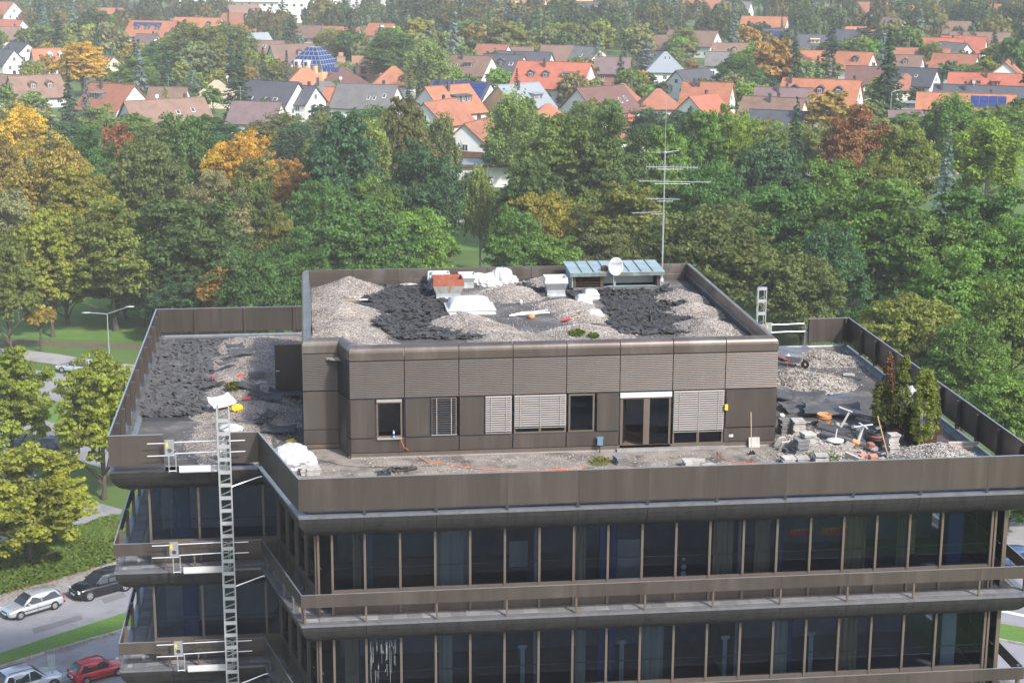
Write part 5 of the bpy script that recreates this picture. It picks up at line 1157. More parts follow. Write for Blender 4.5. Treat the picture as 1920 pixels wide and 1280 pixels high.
heap('gravel heap in front of the white vent cowl', [pk(1058,558,.42,1.35)], 'gravel', ZP, PC, seed=6)
heap('small gravel heap carrying the red shovel', [pk(1098,578,.42,1.25)], 'gravel', ZP, PC, seed=7)
heap('mossy gravel heap at the front edge of the penthouse roof', [pk(1096,606,.42,1.7), pk(1060,620,.25,1.4), pk(1140,625,.15,1.2)], 'gravel', ZP, PC, seed=8)
heap('long gravel ridge along the right parapet of the penthouse roof', [pk(1275,540,.55,1.4), pk(1300,562,.6,1.5), pk(1322,590,.6,1.6), pk(1345,612,.45,1.6)], 'gravel', ZP, PC, seed=9, npeb=1300)
LC = (-6.3, .12, 6.2, 27.2)
heap('long gravel ridge down the middle of the left terrace', [(-1.9,25.0,2.4,.5),(-2.2,22.0,2.3,.6),(-2.0,19.0,2.5,.55),(-2.4,16.2,2.2,.55),(-2.0,13.5,2.4,.5),(-2.6,11.0,1.9,.40),(-2.8,8.8,1.7,.35),(-2.6,6.9,1.3,.22),(-.8,22,1.4,.2),(-.7,18.5,1.4,.2),(-.9,12.0,1.4,.25)], 'gravel', ZD, LC, seed=10, npeb=2600, cat='gravel ridge')
RC = (18.75, 26.2, 2.3, 22.0)
heap('big white rubble heap beside the right wall of the penthouse', [pk(1480,690,.65,1.9,ZD), pk(1525,700,.5,1.9,ZD), pk(1560,715,.2,1.3,ZD)], 'rubble', ZD, RC, seed=11, npeb=900, psize=(.03,.09), rough=.09, cat='rubble heap', name='rubble_heap', pmat='rubble')
heap('white rubble heap at the far end of the right terrace', [pk(1545,660,.4,1.6,ZD), pk(1580,668,.25,1.3,ZD), pk(1530,655,.3,1.2,ZD)], 'rubble', ZD, RC, seed=12, npeb=500, psize=(.03,.09), rough=.09, cat='rubble heap', name='rubble_heap', pmat='rubble')
heap('dark soil and gravel heap by the front right parapet', [pk(1762,828,.55,1.5,ZD), pk(1800,846,.3,1.3,ZD), pk(1720,845,.3,1.1,ZD)], 'gravel_dark', ZD, (19,26.0,.5,22), seed=13, npeb=900, psize=(.02,.05), cat='soil heap', name='soil_heap')
heap('gravel and rubble spread under the slab stacks on the right terrace', [pk(1540,830,.32,1.7,ZD), pk(1570,850,.25,1.5,ZD), pk(1600,860,.2,1.4,ZD), pk(1510,815,.25,1.2,ZD), pk(1640,870,.12,1.2,ZD)], 'gravel', ZD, (18.8,26,.5,22), seed=14, npeb=1200, psize=(.02,.06))
# small grass tufts growing on the heaps
def tuft(label, x, y, z, r, n, col=(.10,.16,.02,.1), hh=.25, cat='weeds', name='weed_tuft'):
    rs = np.random.RandomState(int(abs(x*100+y*10))); a = rs.rand(n)*6.283; d = rs.rand(n)**.6*r
    C = np.stack([np.cos(a)*d, np.sin(a)*d, rs.rand(n)*hh*(1-.5*d/r)], 1); N_ = unit(rs, n)+np.array([0,0,.3])
    me = leaf_mesh('foliage', C, N_, .05*(.6+.8*rs.rand(n)), np.stack([rs.rand(n),rs.rand(n)],1), M['leaf'])
    o = thing(name, label, cat, (x,y,z)); c = link('foliage', me, o); c.color = col; return o
p = at(1082,626,ZP+.2); tuft('bright green moss clump on the front gravel heap', p.x, p.y, ZP+.18, .35, 300)
p = at(1112,629,ZP+.2); tuft('smaller green moss clump right of the bright one', p.x, p.y, ZP+.14, .25, 160)
p = at(1125,868,ZD); tuft('yellow-green weeds behind the front parapet near the middle', p.x, p.y, ZD, .42, 260, (.19,.21,.04,.3), .28)
p = at(438,728,ZD+.4); tuft('uprooted grass sod on the left terrace ridge', p.x, p.y, ZD+.42, .4, 500, (.10,.12,.03,.4), .3)
p = at(1545,860,ZD+.1); tuft('thin green weeds between the slab stacks', p.x, p.y, ZD+.15, .6, 260, (.13,.22,.03,.1), .25)
p = at(690,870,ZD)
# ---- broken roofing felt
def chunk_mesh(seed):
    rs = random.Random(seed); n = rs.choice((5,6,6,7)); L_, W_ = rs.uniform(.26,.62), rs.uniform(.14,.34); th = rs.uniform(.03,.06); pts = []
    for k in range(n):
        a = 2*math.pi*(k+rs.uniform(-.25,.25))/n; q = rs.uniform(.72,1.12); pts.append((math.cos(a)*L_/2*q, math.sin(a)*W_/2*q))
    bend = rs.uniform(-.25,.35); mb = MB()
    vs = [(x,y,bend*x*x-th/2) for x,y in pts] + [(x*.97,y*.97,bend*x*x+th/2) for x,y in pts] + [(0,0,th/2-.01)]
    mb.add(vs, [tuple(range(n-1,-1,-1))] + [(k,(k+1)%n,n+(k+1)%n,n+k) for k in range(n)] + [(n+k,n+(k+1)%n,2*n) for k in range(n)])
    return mb.mesh('felt_chunk', M['chunk'])
CH = [chunk_mesh(100+k) for k in range(14)]
def inpoly(x, y, P_):
    c = False; j = len(P_)-1
    for i in range(len(P_)):
        if (P_[i][1] > y) != (P_[j][1] > y) and x < (P_[j][0]-P_[i][0])*(y-P_[i][1])/(P_[j][1]-P_[i][1]+1e-9)+P_[i][0]: c = not c
        j = i
    return c
def chunk_field(px, zb, total, single, label, group, seed, hmax=.15, smin=.55, smax=1.1):
    P_ = [g(u, v, zb) for u, v in px]; rs = random.Random(seed); xs = [a for a,b in P_]; ys = [b for a,b in P_]; items = []
    while len(items) < total:
        x, y = rs.uniform(min(xs),max(xs)), rs.uniform(min(ys),max(ys))
        if not inpoly(x, y, P_): continue
        edge = .5+.5*fbm(np.array([x]), np.array([y]), seed, .6, 3)[0]
        z = zb+.04+max(0,edge)*hmax*rs.random()
        m4 = T(x, y, z, rs.gauss(0,.20), rs.gauss(0,.20), rs.random()*6.283) @ Matrix.Scale(rs.uniform(smin,smax), 4)
        items.append((y, rs.randrange(len(CH)), m4))
    items.sort(key=lambda t_: t_[0])
    for y, i, m4 in items[:single]:
        o = link('felt_chunk', CH[i]); o.matrix_world = m4; tag(o, label, 'felt chunk', group)
    V, F = [], []
    for y, i, m4 in items[single:]:
        me = CH[i]; o = len(V); V += [tuple(m4 @ v.co) for v in me.vertices]; F += [[k+o for k in p_.vertices] for p_ in me.polygons]
    if F:
        me = bpy.data.meshes.new('felt_chunks'); me.from_pydata(V, [], F); me.materials.append(M['chunk']); me.update()
        tag(link('felt_debris', me), label.replace('chunk of', 'debris of'), 'felt debris', None, 'stuff')
chunk_field([(690,533),(800,531),(842,560),(832,588),(862,606),(905,624),(928,637),(748,637),(718,618),(684,596),(674,575),(688,553)], ZP, 1700, 120, 'broken chunk of black roofing felt on the left half of the penthouse roof', 'felt chunks on the left of the penthouse roof', 21)
chunk_field([(1122,545),(1245,540),(1282,566),(1300,596),(1322,628),(1165,628),(1150,612),(1124,595),(1138,575)], ZP, 1150, 90, 'broken chunk of black roofing felt on the right half of the penthouse roof', 'felt chunks on the right of the penthouse roof', 22)
chunk_field([(975,530),(1022,530),(1030,556),(985,560),(968,545)], ZP, 130, 20, 'broken chunk of black roofing felt left of the white vent cowl', 'felt chunks by the vent cowl', 23)
chunk_field([(306,640),(418,640),(404,665),(398,700),(396,735),(378,782),(262,782),(280,720)], ZD, 1500, 70, 'broken chunk of black roofing felt spread over the left terrace', 'felt chunks on the left terrace', 24, .13)
chunk_field([(1060,546),(1120,546),(1118,556),(1075,562)], ZP, 70, 0, 'broken chunk of black roofing felt before the copper box', 'x', 25)
# bigger torn felt sheets
def sheet_slab(label, x, y, z, L_, W_, rz, rx=0, ry=0, th=.05, curl=.12, seed=1, mat='felt', name='felt_sheet', cat='felt sheet', group=None):
    rs = random.Random(seed); nx, ny = 10, 6; mb = MB(); top, bot = [], []
    for j in range(ny+1):
        for i in range(nx+1):
            a, b = i/nx-.5, j/ny-.5; jx = rs.uniform(-.04,.04)*L_ if i in (0,nx) else 0; jy = rs.uniform(-.05,.05)*W_ if j in (0,ny) else 0
            zz = curl*(4*a*a)*(.5+b) + .03*math.sin(6*a+seed)+.02*math.sin(9*b+seed*2)
            top.append((a*L_+jx, b*W_+jy, zz+th)); bot.append((a*L_+jx, b*W_+jy, zz))
    n = len(top); mb.add(top+bot, [(j*(nx+1)+i, j*(nx+1)+i+1, (j+1)*(nx+1)+i+1, (j+1)*(nx+1)+i) for j in range(ny) for i in range(nx)] + [(n+(j+1)*(nx+1)+i, n+(j+1)*(nx+1)+i+1, n+j*(nx+1)+i+1, n+j*(nx+1)+i) for j in range(ny) for i in range(nx)])
    per = [i for i in range(nx+1)] + [j*(nx+1)+nx for j in range(1,ny+1)] + [ny*(nx+1)+i for i in range(nx-1,-1,-1)] + [j*(nx+1) for j in range(ny-1,0,-1)]
    mb.f += [[per[k], n+per[k], n+per[(k+1)%len(per)], per[(k+1)%len(per)]] for k in range(len(per))]; mb.m += [0]*len(per)
    o = mb.build(name, M[mat], None, (x,y,z), False, (rx,ry,rz)); return tag(o, label, cat, group)
def sheet_px(label, u, v, z, *a, **k): p = at(u, v, z); return sheet_slab(label, p.x, p.y, z, *a, **k)
sheet_px('large grey torn felt sheet right of the penthouse corner', 1560, 768, .25, 2.3, 1.3, R(-12), R(4), 0, curl=.15, seed=3)
sheet_px('brownish felt sheet lying on the white rubble heap', 1492, 742, .38, 2.4, 1.0, R(-18), R(10), R(6), curl=.2, seed=4)
sheet_px('small dark felt piece between the two large sheets', 1490, 765, .12, 1.2, .8, R(20), R(12), 0, seed=5)
sheet_px('dark felt piece under the brownish sheet', 1465, 752, .2, 1.3, .8, R(-10), R(8), R(-8), seed=6)
sheet_px('long curled felt strip in front of the terracotta pot', 1580, 812, .34, 2.1, .55, R(-28), R(8), R(12), th=.09, curl=.1, seed=7)
sheet_px('lower curled felt strip beneath the long one', 1585, 822, .20, 1.9, .5, R(-28), R(2), R(10), th=.08, seed=8)
sheet_px('pale roofing board leaning at the far end of the right terrace', 1492, 662, .18, 1.9, 1.6, R(8), R(7), 0, th=.05, curl=.0, seed=9, mat='lip', name='roofing_board', cat='board')
for k, (u, v, z, L_, W_, rz, lab) in enumerate(((500,780,.35,.9,.45,60,'rolled blue-grey felt strip lying upright near the penthouse wall'),(525,805,.2,1.3,.6,-10,'dark felt sheet beside the slanting parapet end'),(468,792,.25,1.2,.35,20,'long narrow felt strip on the gravel before the slanting parapet'),(450,660,.62,1.1,.5,15,'black felt sheet on top of the gravel ridge'),(440,650,.6,.9,.4,30,'small felt sheet behind the black one on the ridge'),(468,725,.5,.9,.5,-20,'dark felt square beside the uprooted grass sod'),(500,742,.45,1.5,.5,-25,'weathered felt slab in the middle of the left terrace'),(535,738,.2,1.4,.4,-10,'dark wet plank of felt by the penthouse wall'),(425,680,.5,1.3,.3,50,'thin felt strip on the left flank of the ridge'),(400,720,.3,1.3,.25,50,'mossy felt strip at the edge of the felt chunks'))):
    sheet_px(lab, u, v, z, L_, W_, R(rz), R(6), R(4), seed=30+k, mat='felt' if k not in (0,1) else 'felt')
# ---- slabs in stacks
def slab_stack(u, v, n, label, rz=0., size=(.5,.5,.055), zb=ZD, jit=.03, mat='slab_light', group=None, lean=0):
    p = at(u, v, zb); rs = random.Random(int(u*7+v)); me = MB().box(-size[0]/2,size[0]/2,-size[1]/2,size[1]/2,0,size[2]).mesh('paving_slab', M[mat])
    for k in range(n):
        o = link('paving_slab', me, None, (p.x+rs.uniform(-jit,jit)+lean*k, p.y+rs.uniform(-jit,jit), zb+k*(size[2]+.012)+.002), (rs.uniform(-.01,.01), rs.uniform(-.01,.01), R(rz)+rs.uniform(-.08,.08)))
        tag(o, label, 'paving slab', group or 'slabs: '+label[-40:]); bevel(o, .006, 1)
slab_stack(1495, 815, 10, 'pale paving slab in the square stack left of the terracotta pot', 3)
slab_stack(1472, 812, 9, 'grey paving slab in the stack against the penthouse corner', 5, mat='slab')
slab_stack(1512, 850, 13, 'paving slab in the tall crooked stack right of the penthouse corner', 8, jit=.06, mat='slab_light')
slab_stack(1498, 852, 10, 'dark paving slab in the leaning stack left of the tall crooked one', 12, jit=.05, mat='slab', lean=.012)
slab_stack(1538, 872, 7, 'paving slab in the mossy low stack behind the front parapet', -4, jit=.05)
slab_stack(1477, 868, 4, 'pale paving slab in the left of two low stacks at the front parapet', 2)
slab_stack(1505, 868, 4, 'pale paving slab in the right of two low stacks at the front parapet', -2)
slab_stack(1672, 848, 11, 'weathered paving slab in the stack in front of the planters', 4, (.42,.42,.06), jit=.04)
slab_stack(1294, 874, 4, 'paving slab in the stack below the closed venetian blind', 6, (.55,.4,.06))
slab_stack(1310, 868, 2, 'paving slab right of the stack below the venetian blind', -8, (.45,.4,.06))
slab_stack(1163, 868, 4, 'dark paving slab in the stack left of the terrace door', 14, (.45,.45,.06), mat='slab')
slab_stack(1330, 876, 1, 'white stone lying by the front parapet below the door', 30, (.5,.35,.12))
slab_stack(484, 712, 7, 'dark paving slab in the stack in the middle of the left terrace', 3, (.55,.5,.06), zb=.15, mat='slab')
slab_stack(490, 722, 2, 'pale slab leaning before the stack on the left terrace', 3, (.5,.4,.06), zb=.12)
slab_stack(1592, 704, 2, 'white slab lying flat in the middle of the right terrace', -20, (.5,.4,.03))
slab_stack(588, 888, 4, 'paving slab in the stack behind the front left parapet corner', 2, (.5,.5,.06), mat='slab_light')
slab_stack(572, 888, 4, 'paving slab in the stack nearest the front left parapet corner', -3, (.3,.5,.06), mat='slab_light')
# leaning slabs and bricks
for k, (u, v, rz, m_, lab) in enumerate(((1618,852,35,'brick','red clay brick tilted left in the debris pile'),(1637,856,10,'brick','red clay brick lying at the front of the debris pile'),(1632,836,25,'brick','pale red brick on top of the debris pile'),(1604,834,-20,'terracotta','orange clay shard in the debris pile'))):
    p = at(u, v, .2); o = MB().box(-.15,.15,-.11,.11,-.09,.09).build('brick', M[m_], None, (p.x,p.y,.14+.05*k), False, (R(20),R(10*k-10),R(rz))); tag(bevel(o,.012,2), lab, 'brick')
for k, (u, v, rz, lab) in enumerate(((1475,835,20,'grey slab leaning on edge at the penthouse corner'),(1462,828,50,'small slab standing on edge beside the leaning one'),(1597,860,-35,'narrow pale slab sliding off the rubble'),(1590,838,40,'grey stone fragment behind the parasol foot'))):
    p = at(u, v, .2); o = MB().box(-.3,.3,-.03,.03,-.2,.2).build('slab_fragment', M['slab_light'], None, (p.x,p.y,.22), False, (R(25),R(8*k),R(rz))); tag(o, lab, 'slab fragment')
# ---- planters with conifers
def planter(u, v, L_, W_, hh, label, rz):
    p = at(u, v, ZD); o = thing('planter', label, 'planter', (p.x,p.y,ZD), R(rz)); f = MB()
    f.box(-L_/2,L_/2,-W_/2,-W_/2+.04,0,hh); f.box(-L_/2,L_/2,W_/2-.04,W_/2,0,hh); f.box(-L_/2,-L_/2+.04,-W_/2+.04,W_/2-.04,0,hh); f.box(L_/2-.04,L_/2,-W_/2+.04,W_/2-.04,0,hh); f.build('trough', M['cortroot'], o)
    MB().box(-L_/2+.04,L_/2-.04,-W_/2+.04,W_/2-.04,.02,hh-.05).build('soil', M['earth'], o); return p
def plant(u, v, hgt, rad, col, label, seed, top=.5, zb=.32, n=9000, gap=0, stem=True):
    p = at(u, v, zb); o = thing('potted_conifer', label, 'conifer', (p.x,p.y,zb)); me = thuja('thuja', seed, hgt, rad, n, .05, top, gap); c = link('crown', me, o); c.color = col
    mb = MB(); 
    for k in range(4): a = k*1.7+seed; mb.tube([(math.cos(a)*.05,math.sin(a)*.05,-.05),(math.cos(a)*rad*.25,math.sin(a)*rad*.25,hgt*.55)], [.025,.012], 5)
    mb.build('stem', M['bark_birch'], o)
planter(1672,793,1.1,.7,.38,'brown planter trough at the back left of the conifers',4)
planter(1692,808,1.3,.7,.38,'long brown planter trough in the middle of the conifers',-20)
planter(1725,828,1.1,.7,.40,'brown planter box at the front right of the conifers',2)
planter(1748,812,.6,.6,.36,'small brown planter behind the front right box',2)
plant(1652,790,1.6,.42,(.15,.17,.045,.1),'loose yellow-green conifer bush at the left of the planters',1,.35,n=5000,gap=.2)
plant(1662,778,2.6,.27,(.16,.085,.055,.3),'brown withered slim conifer behind the left planter',2,.45,n=5500)
plant(1689,798,2.95,.30,(.14,.165,.035,.08),'tall dense dark green columnar conifer in the middle planter',3,.32,n=9000)
plant(1728,824,2.85,.44,(.20,.24,.05,.05),'broad bright green conifer in the front right planter',4,.28,n=9000,gap=.22)
plant(1708,814,1.2,.32,(.085,.10,.035,.2),'low dark ragged conifer between the tall ones',5,.5,n=4000,gap=.2)
plant(1746,810,2.2,.26,(.135,.15,.035,.1),'olive conifer at the right rear of the planters',6,.6,n=6000)
p = at(1678,775,.3); o = thing('dead_shrub','bare dry shrub sticking up behind the conifers','shrub',(p.x,p.y,.3)); mb = MB(); rs = random.Random(8)
mb.tube([(0,0,-.28),(.03,0,1.2),(.02,0,2.7)],[.025,.018,.006],5)
for k in range(22):
    z = 1.3+k*.062; a = rs.random()*6.28; l = .32*(1-(z-1.3)/1.7); mb.tube([(.02,0,z),(.02+math.cos(a)*l,math.sin(a)*l,z+.08)],[.009,.004],4)
mb.build('twigs', M['bark'], o)
# ---- crumpled cloth and bags
def crumple(label, x, y, z, sx, sy, sz, seed, mat='white_sack', name='plastic_bag', cat='bag', rz=0., ridged=.55):
    rs = np.random.RandomState(seed); nu, nv = 40, 22; V = []
    dirs = unit(rs, 18); amp = rs.uniform(.5,1.,18); sh = rs.uniform(2.,5.,18)
    for j in range(nv+1):
        th = math.pi*j/nv
        for i in range(nu):
            a = 2*math.pi*i/nu; d = np.array([math.sin(th)*math.cos(a), math.sin(th)*math.sin(a), math.cos(th)])
            r_ = 1.; q = dirs@d
            r_ += ridged*float(np.sum(amp*np.abs(np.sin(q*sh*1.6+amp*6))**.6*.20) - 1.15) + .04*math.sin(9*a+5*th+seed)*math.sin(th)
            V.append((d[0]*r_*sx, d[1]*r_*sy, max(-.35, d[2]*r_)*sz))
    F = [(j*nu+i, (j+1)*nu+i, (j+1)*nu+(i+1)%nu, j*nu+(i+1)%nu) for j in range(nv) for i in range(nu)]
    me = bpy.data.meshes.new(name); me.from_pydata(V, [], F); me.materials.append(M[mat]); me.validate(); me.update()
    return tag(link(name, me, None, (x,y,z+.33*sz), (0,0,rz)), label, cat)
def crumple_px(label, u, v, z, *a, **k): p = at(u, v, z); return crumple(label, p.x, p.y, z, *a, **k)
crumple_px('large crumpled white bag by the back parapet of the penthouse roof', 908, 531, ZP, .72,.45,.30, 4)
crumple_px('peaked white bag right of the large crumpled one', 940, 531, ZP, .40,.35,.42, 9)
crumple_px('small white bag at the right end of the bags', 956, 530, ZP, .28,.25,.22, 12)
crumple_px('dirty white rag at the front of the bags', 918, 536, ZP, .40,.25,.18, 15)
crumple_px('crumpled white sack behind the slanting parapet', 547, 870, ZD, .62,.65,.42, 21)
crumple_px('small white rag beside the hoist ladder on the left terrace', 434, 805, .22, .34,.3,.12, 22)
crumple_px('bluish plastic sheet beside the open door', 522, 668, .12, .5,.4,.16, 23, 'blue_plastic')
crumple_px('white bag hidden behind the planters', 1708, 758, ZD, .35,.3,.45, 24)
crumple_px('small yellow plastic scrap near the white sack', 546, 828, ZD, .14,.1,.06, 26, 'yellow')
crumple_px('orange-yellow bucket scrap on the left terrace', 444, 768, .3, .18,.15,.14, 27, 'yellow')
sheet_px('white plastic sheet draped over the gravel above the hoist ladder', 415, 752, .55, 1.05, .75, R(28), R(20), R(-6), th=.012, curl=.05, seed=61, mat='white_sheet', name='plastic_sheet', cat='plastic sheet')
sheet_px('small white board lying by the white sack', 586, 877, .05, .22,.15, R(10), 0, 0, th=.08, curl=0, seed=62, mat='white_paint', name='foam_block', cat='foam block')
# ---- roof equipment
def cowl(label, u, v, wd, dp, hb, hf, hr, flare, mats, name='vent_cowl', rz=0., zb=ZP):
    """vent hood: curb, skirt that widens upwards, rim that closes in again, open top"""
    p = at(u, v, zb); o = thing(name, label, 'roof vent', (p.x,p.y+dp/2,zb), R(rz)); w2, d2 = wd/2, dp/2
    def ring(k, z): return [(-w2*k,-d2*k,z),(w2*k,-d2*k,z),(w2*k,d2*k,z),(-w2*k,d2*k,z)]
    MB().loft([ring(1.06,0), ring(1.0,hb*.5), ring(1.0,hb)], False).build('curb', M[mats[0]], o)
    MB().loft([ring(1.0,hb), ring(flare,hb+hf)], False).build('skirt', M[mats[1]], o)
    MB().loft([ring(flare,hb+hf), ring(flare*.96,hb+hf+hr), ring(flare*.90,hb+hf+hr), ring(flare*.8,hb+hf*.6)], False).build('rim', M[mats[2]], o)
    MB().loft([ring(flare*.8,hb+hf*.6), ring(.7,hb*.6)], True).build('throat', M['alu_dull'], o)
    return o
cowl('big rusty vent cowl with an open top on the penthouse roof', 841, 562, 1.08, .95, .28, .36, .30, 1.30, ('alu_dull','rust_streak','rust'))
cowl('white vent cowl in front of the felt chunks', 1043, 556, .82, .75, .30, .32, .24, 1.28, ('alu_dull','galv','white_paint'))
cowl('smaller white vent cowl right behind the rusty one', 876, 540, .60, .55, .26, .22, .17, 1.30, ('alu_dull','alu_dull','white_paint'))
cowl('white-rimmed vent cowl half hidden behind the rusty one', 824, 540, .80, .55, .30, .22, .18, 1.25, ('alu_dull','galv','white_paint'))
sheet_px('pale board propped left of the rusty vent cowl', 806, 528, ZP+.42, .95,.22, R(80), R(0), R(-62), th=.03, curl=0, seed=71, mat='lip', name='board', cat='board')
sheet_px('pale plank lying left of the rusty vent cowl', 776, 535, ZP+.05, 1.2,.3, R(2), 0, 0, th=.06, curl=0, seed=72, mat='slab_light', name='plank', cat='plank')
crumple_px('lilac rag hanging over the vent cowls', 818, 522, ZP+.66, .25,.18,.12, 28, 'pale_paint', 'rag', 'rag')
def dome(label, u, v, wd, dp, hc, hd, zb=ZP, rz=0.):
    p = at(u, v, zb); o = thing('dome_skylight', label, 'skylight', (p.x,p.y+dp/2,zb), R(rz)); f = MB()
    f.loft([[(-a,-b,z),(a,-b,z),(a,b,z),(-a,b,z)] for a,b,z in ((wd/2*1.05,dp/2*1.05,0),(wd/2*.97,dp/2*.97,hc*.7),(wd/2*1.04,dp/2*1.04,hc*.72),(wd/2*1.04,dp/2*1.04,hc))]); bevel(f.build('curb', M['white_paint'], o),.01)
    n, V = 16, []
    for j in range(n+1):
        for i in range(n+1):
            a, b = -1+2*i/n, -1+2*j/n; z = hc+.005+hd*(max(0,(1-a**4))**.5*max(0,(1-b**4))**.5); V.append((a*wd/2*.93, b*dp/2*.93, z))
    MB().add(V, [(j*(n+1)+i,j*(n+1)+i+1,(j+1)*(n+1)+i+1,(j+1)*(n+1)+i) for j in range(n) for i in range(n)]).build('dome', M['acrylic'], o, smooth=True)
    # lifting feet: small hinges
    MB().box(-wd*.3,-wd*.22,-dp/2*1.06,-dp/2*1.02,hc*.5,hc*.9).build('hinge', M['galv'], o)
dome('large white domed skylight in the middle of the penthouse roof', 884, 590, 2.05, 1.5, .22, .42)
dome('small white dome skylight nearest the satellite dish', 1110, 562, .68, .68, .24, .18)
dome('small white dome skylight between the two others', 1097, 572, .68, .68, .24, .18)
dome('small white dome skylight nearest the front of the roof', 1118, 600, .68, .68, .2, .18)
# copper louvre housing
p0 = at(1072,548.5,ZP); x0, x1, yf = p0.x, at(1237,543,ZP).x, p0.y
o = thing('louvre_housing', 'patinated copper louvre housing with a sheet roof on the penthouse', 'roof housing', ((x0+x1)/2, yf, ZP)); Lw = x1-x0; hL = Lw/2
MB().box(-hL,hL,.0,.08,0,.22).build('base', M['copper_dk'], o)
MB().box(-hL,hL,1.9,1.98,0,1.01).build('back_wall', M['copper_dk'], o)
for s in (-1,1): MB().add([(s*hL,0,0),(s*hL,1.98,0),(s*hL,1.98,1.02),(s*hL,0,.92),(s*(hL-.06),0,0),(s*(hL-.06),1.98,0),(s*(hL-.06),1.98,1.02),(s*(hL-.06),0,.92)], [(0,1,2,3),(7,6,5,4),(0,3,7,4),(3,2,6,7)]).build('side_wall', M['copper'], o)
for xx in (-hL+.05, -hL+1.32, hL-.18): MB().box(xx,xx+.14,0,.10,.22,.92).build('post', M['brown_metal'], o)
for k in range(5): MB().obox(T(-hL+.72,.06,.30+.115*k,rx=R(-35)), 1.15, .14, .012).build('louvre_blade', M['brown_metal'], o)
MB().box(-hL+1.46,hL-.18,.9,.94,.22,.95).build('inner_lining', M['pale_paint'], o)
for k in range(3): MB().box(-hL+1.5,hL-.5,.86,.895,.62+.11*k,.66+.11*k).build('louvre_blade', M['dark_metal'], o)
MB().box(-hL+1.46,hL-.18,.0,.35,.19,.235).build('sill', M['copper'], o)
n = 8; tlt = math.atan2(.10,2.2)
for k in range(n):
    a, b = -hL-.12+(Lw+.24)*k/n, -hL-.12+(Lw+.24)*(k+1)/n
    MB().obox(T((a+b)/2,.90,1.0,rx=tlt), b-a-.012, 2.25, .03).build('roof_sheet', M['copper'], o)
    if k: MB().obox(T(a,.90,1.03,rx=tlt), .025, 2.25, .05).build('standing_seam', M['copper_dk'], o)
MB().obox(T(0,-.2,.86), Lw+.26, .03, .18).build('fascia', M['copper_dk'], o)
MB().lathe([(.17,0),(.17,.14),(.20,.15),(.20,.18),(.05,.26)], (-.55,.1,.96), 12).build('vent_cap', M['brown_metal'], o)
# aerial mast
mp = at(1241,527,ZP); ym = mp.y; o = thing('antenna_mast', 'tall thin steel aerial mast with several yagi antennas at the back of the penthouse', 'antenna', (mp.x,mp.y,ZP))
def zz(v, u=1243): return ony(u, v, ym).z-ZP
MB().tube([(0,0,0),(0,0,zz(400))], .045, 8).build('pole', M['galv'], o); MB().tube([(0,0,zz(400)),(0,0,zz(286))], .032, 8).build('pole', M['galv'], o)
MB().tube([(0,0,zz(286)),(0,0,zz(185))], .011, 5).build('whip', M['galv'], o)
def yagi(v, xl, xr, n, el, vertical=False, tilt=0., feed=True):
    z = zz(v); mb = MB(); q = .0135; mb.bar((xl,-.05,z-tilt*xl),(xr,-.05,z-tilt*xr),.03,.03)
    for k in range(n):
        x = xl+(xr-xl)*k/max(1,n-1); l = el*(1.15-.35*k/n); zc = z-tilt*x
        if vertical: mb.bar((x,-.05,zc-l/2),(x,-.05,zc+l/2),.013,.013)
        else: mb.bar((x,-l/2,zc),(x,l/2,zc),.013,.013)
    mb.tube([(xl*.4,-.05,z-.10),(xr*.55,-.05,z-.10-tilt*xr*.5)], .010, 5)
    return mb.build('yagi', M['galv'], o)
px = lambda u: ony(u, 330, ym).x-mp.x
yagi(313, px(1211), px(1307), 16, .25, True, .025); yagi(340, px(1198), px(1333), 8, .9, False, .03); yagi(373, px(1213), px(1275), 9, .5, False, .03); yagi(397, px(1187), px(1241), 6, .4, False, -.02)
mb = MB(); zt = zz(286)
for a in (20,110,200,290): mb.tube([(0,0,zt),(math.cos(R(a))*.75,math.sin(R(a))*.75,zt+.05)], .012, 5)
mb.lathe([(.06,-.06),(.07,0),(.04,.06)], (0,0,zt), 8); mb.build('turnstile', M['galv'], o)
mb = MB(); mb.tube([(0,0,.02),(.0,-.25,.02)],.03,6); mb.box(-.25,.05,-.12,.12,0,.16); mb.build('foot', M['white_paint'], o)
# satellite dish
sp = at(1150,549,ZP); dc = ony(1154,499,sp.y-.05); o = thing('satellite_dish', 'round white satellite dish on a pole before the copper louvre housing', 'satellite dish', (sp.x,sp.y,ZP)); hz_ = dc.z-ZP
MB().tube([(0,0,0),(0,0,hz_+.35)], .03, 8).build('pole', M['galv'], o)
Md = T(dc.x-sp.x,-.14,hz_,rx=R(78),rz=R(-14)); mb = MB(); rings = []
for r_, z in ((.001,-.085),(.12,-.075),(.22,-.05),(.30,-.018),(.335,0),(.335,.012),(.30,-.006),(.22,-.038),(.12,-.063),(.001,-.073)): rings.append([Md @ Vector((r_*math.cos(a), 1.25*r_*math.sin(a), z)) for a in [k*math.pi/16 for k in range(32)]])
ds = mb.loft(rings, False).build('dish', M['white_paint'], o, smooth=True)
mb = MB(); mb.tube([Md @ Vector((0,-.40,-.02)), Md @ Vector((0,-.42,.35))], .012, 6); mb.box(-.03,.07,-.2,-.1,.35,.55); mb.build('feed_arm', M['galv'], o)
M['logo_blue'] = mk('printed_blue', (.05,.09,.42), .5, 0, 0.)
fc = bpy.data.curves.new('lettering','FONT'); fc.body = 'NOKIA'; fc.size = .125; fc.align_x = 'CENTER'; fc.extrude = .002
to = bpy.data.objects.new('lettering', fc); COL.objects.link(to); dg = bpy.context.evaluated_depsgraph_get(); tm = bpy.data.meshes.new_from_object(to.evaluated_get(dg)); bpy.data.objects.remove(to); tm.materials.clear(); tm.materials.append(M['logo_blue'])
lt = link('lettering', tm, ds); lt.matrix_local = Md @ T(-.02,.10,.012)
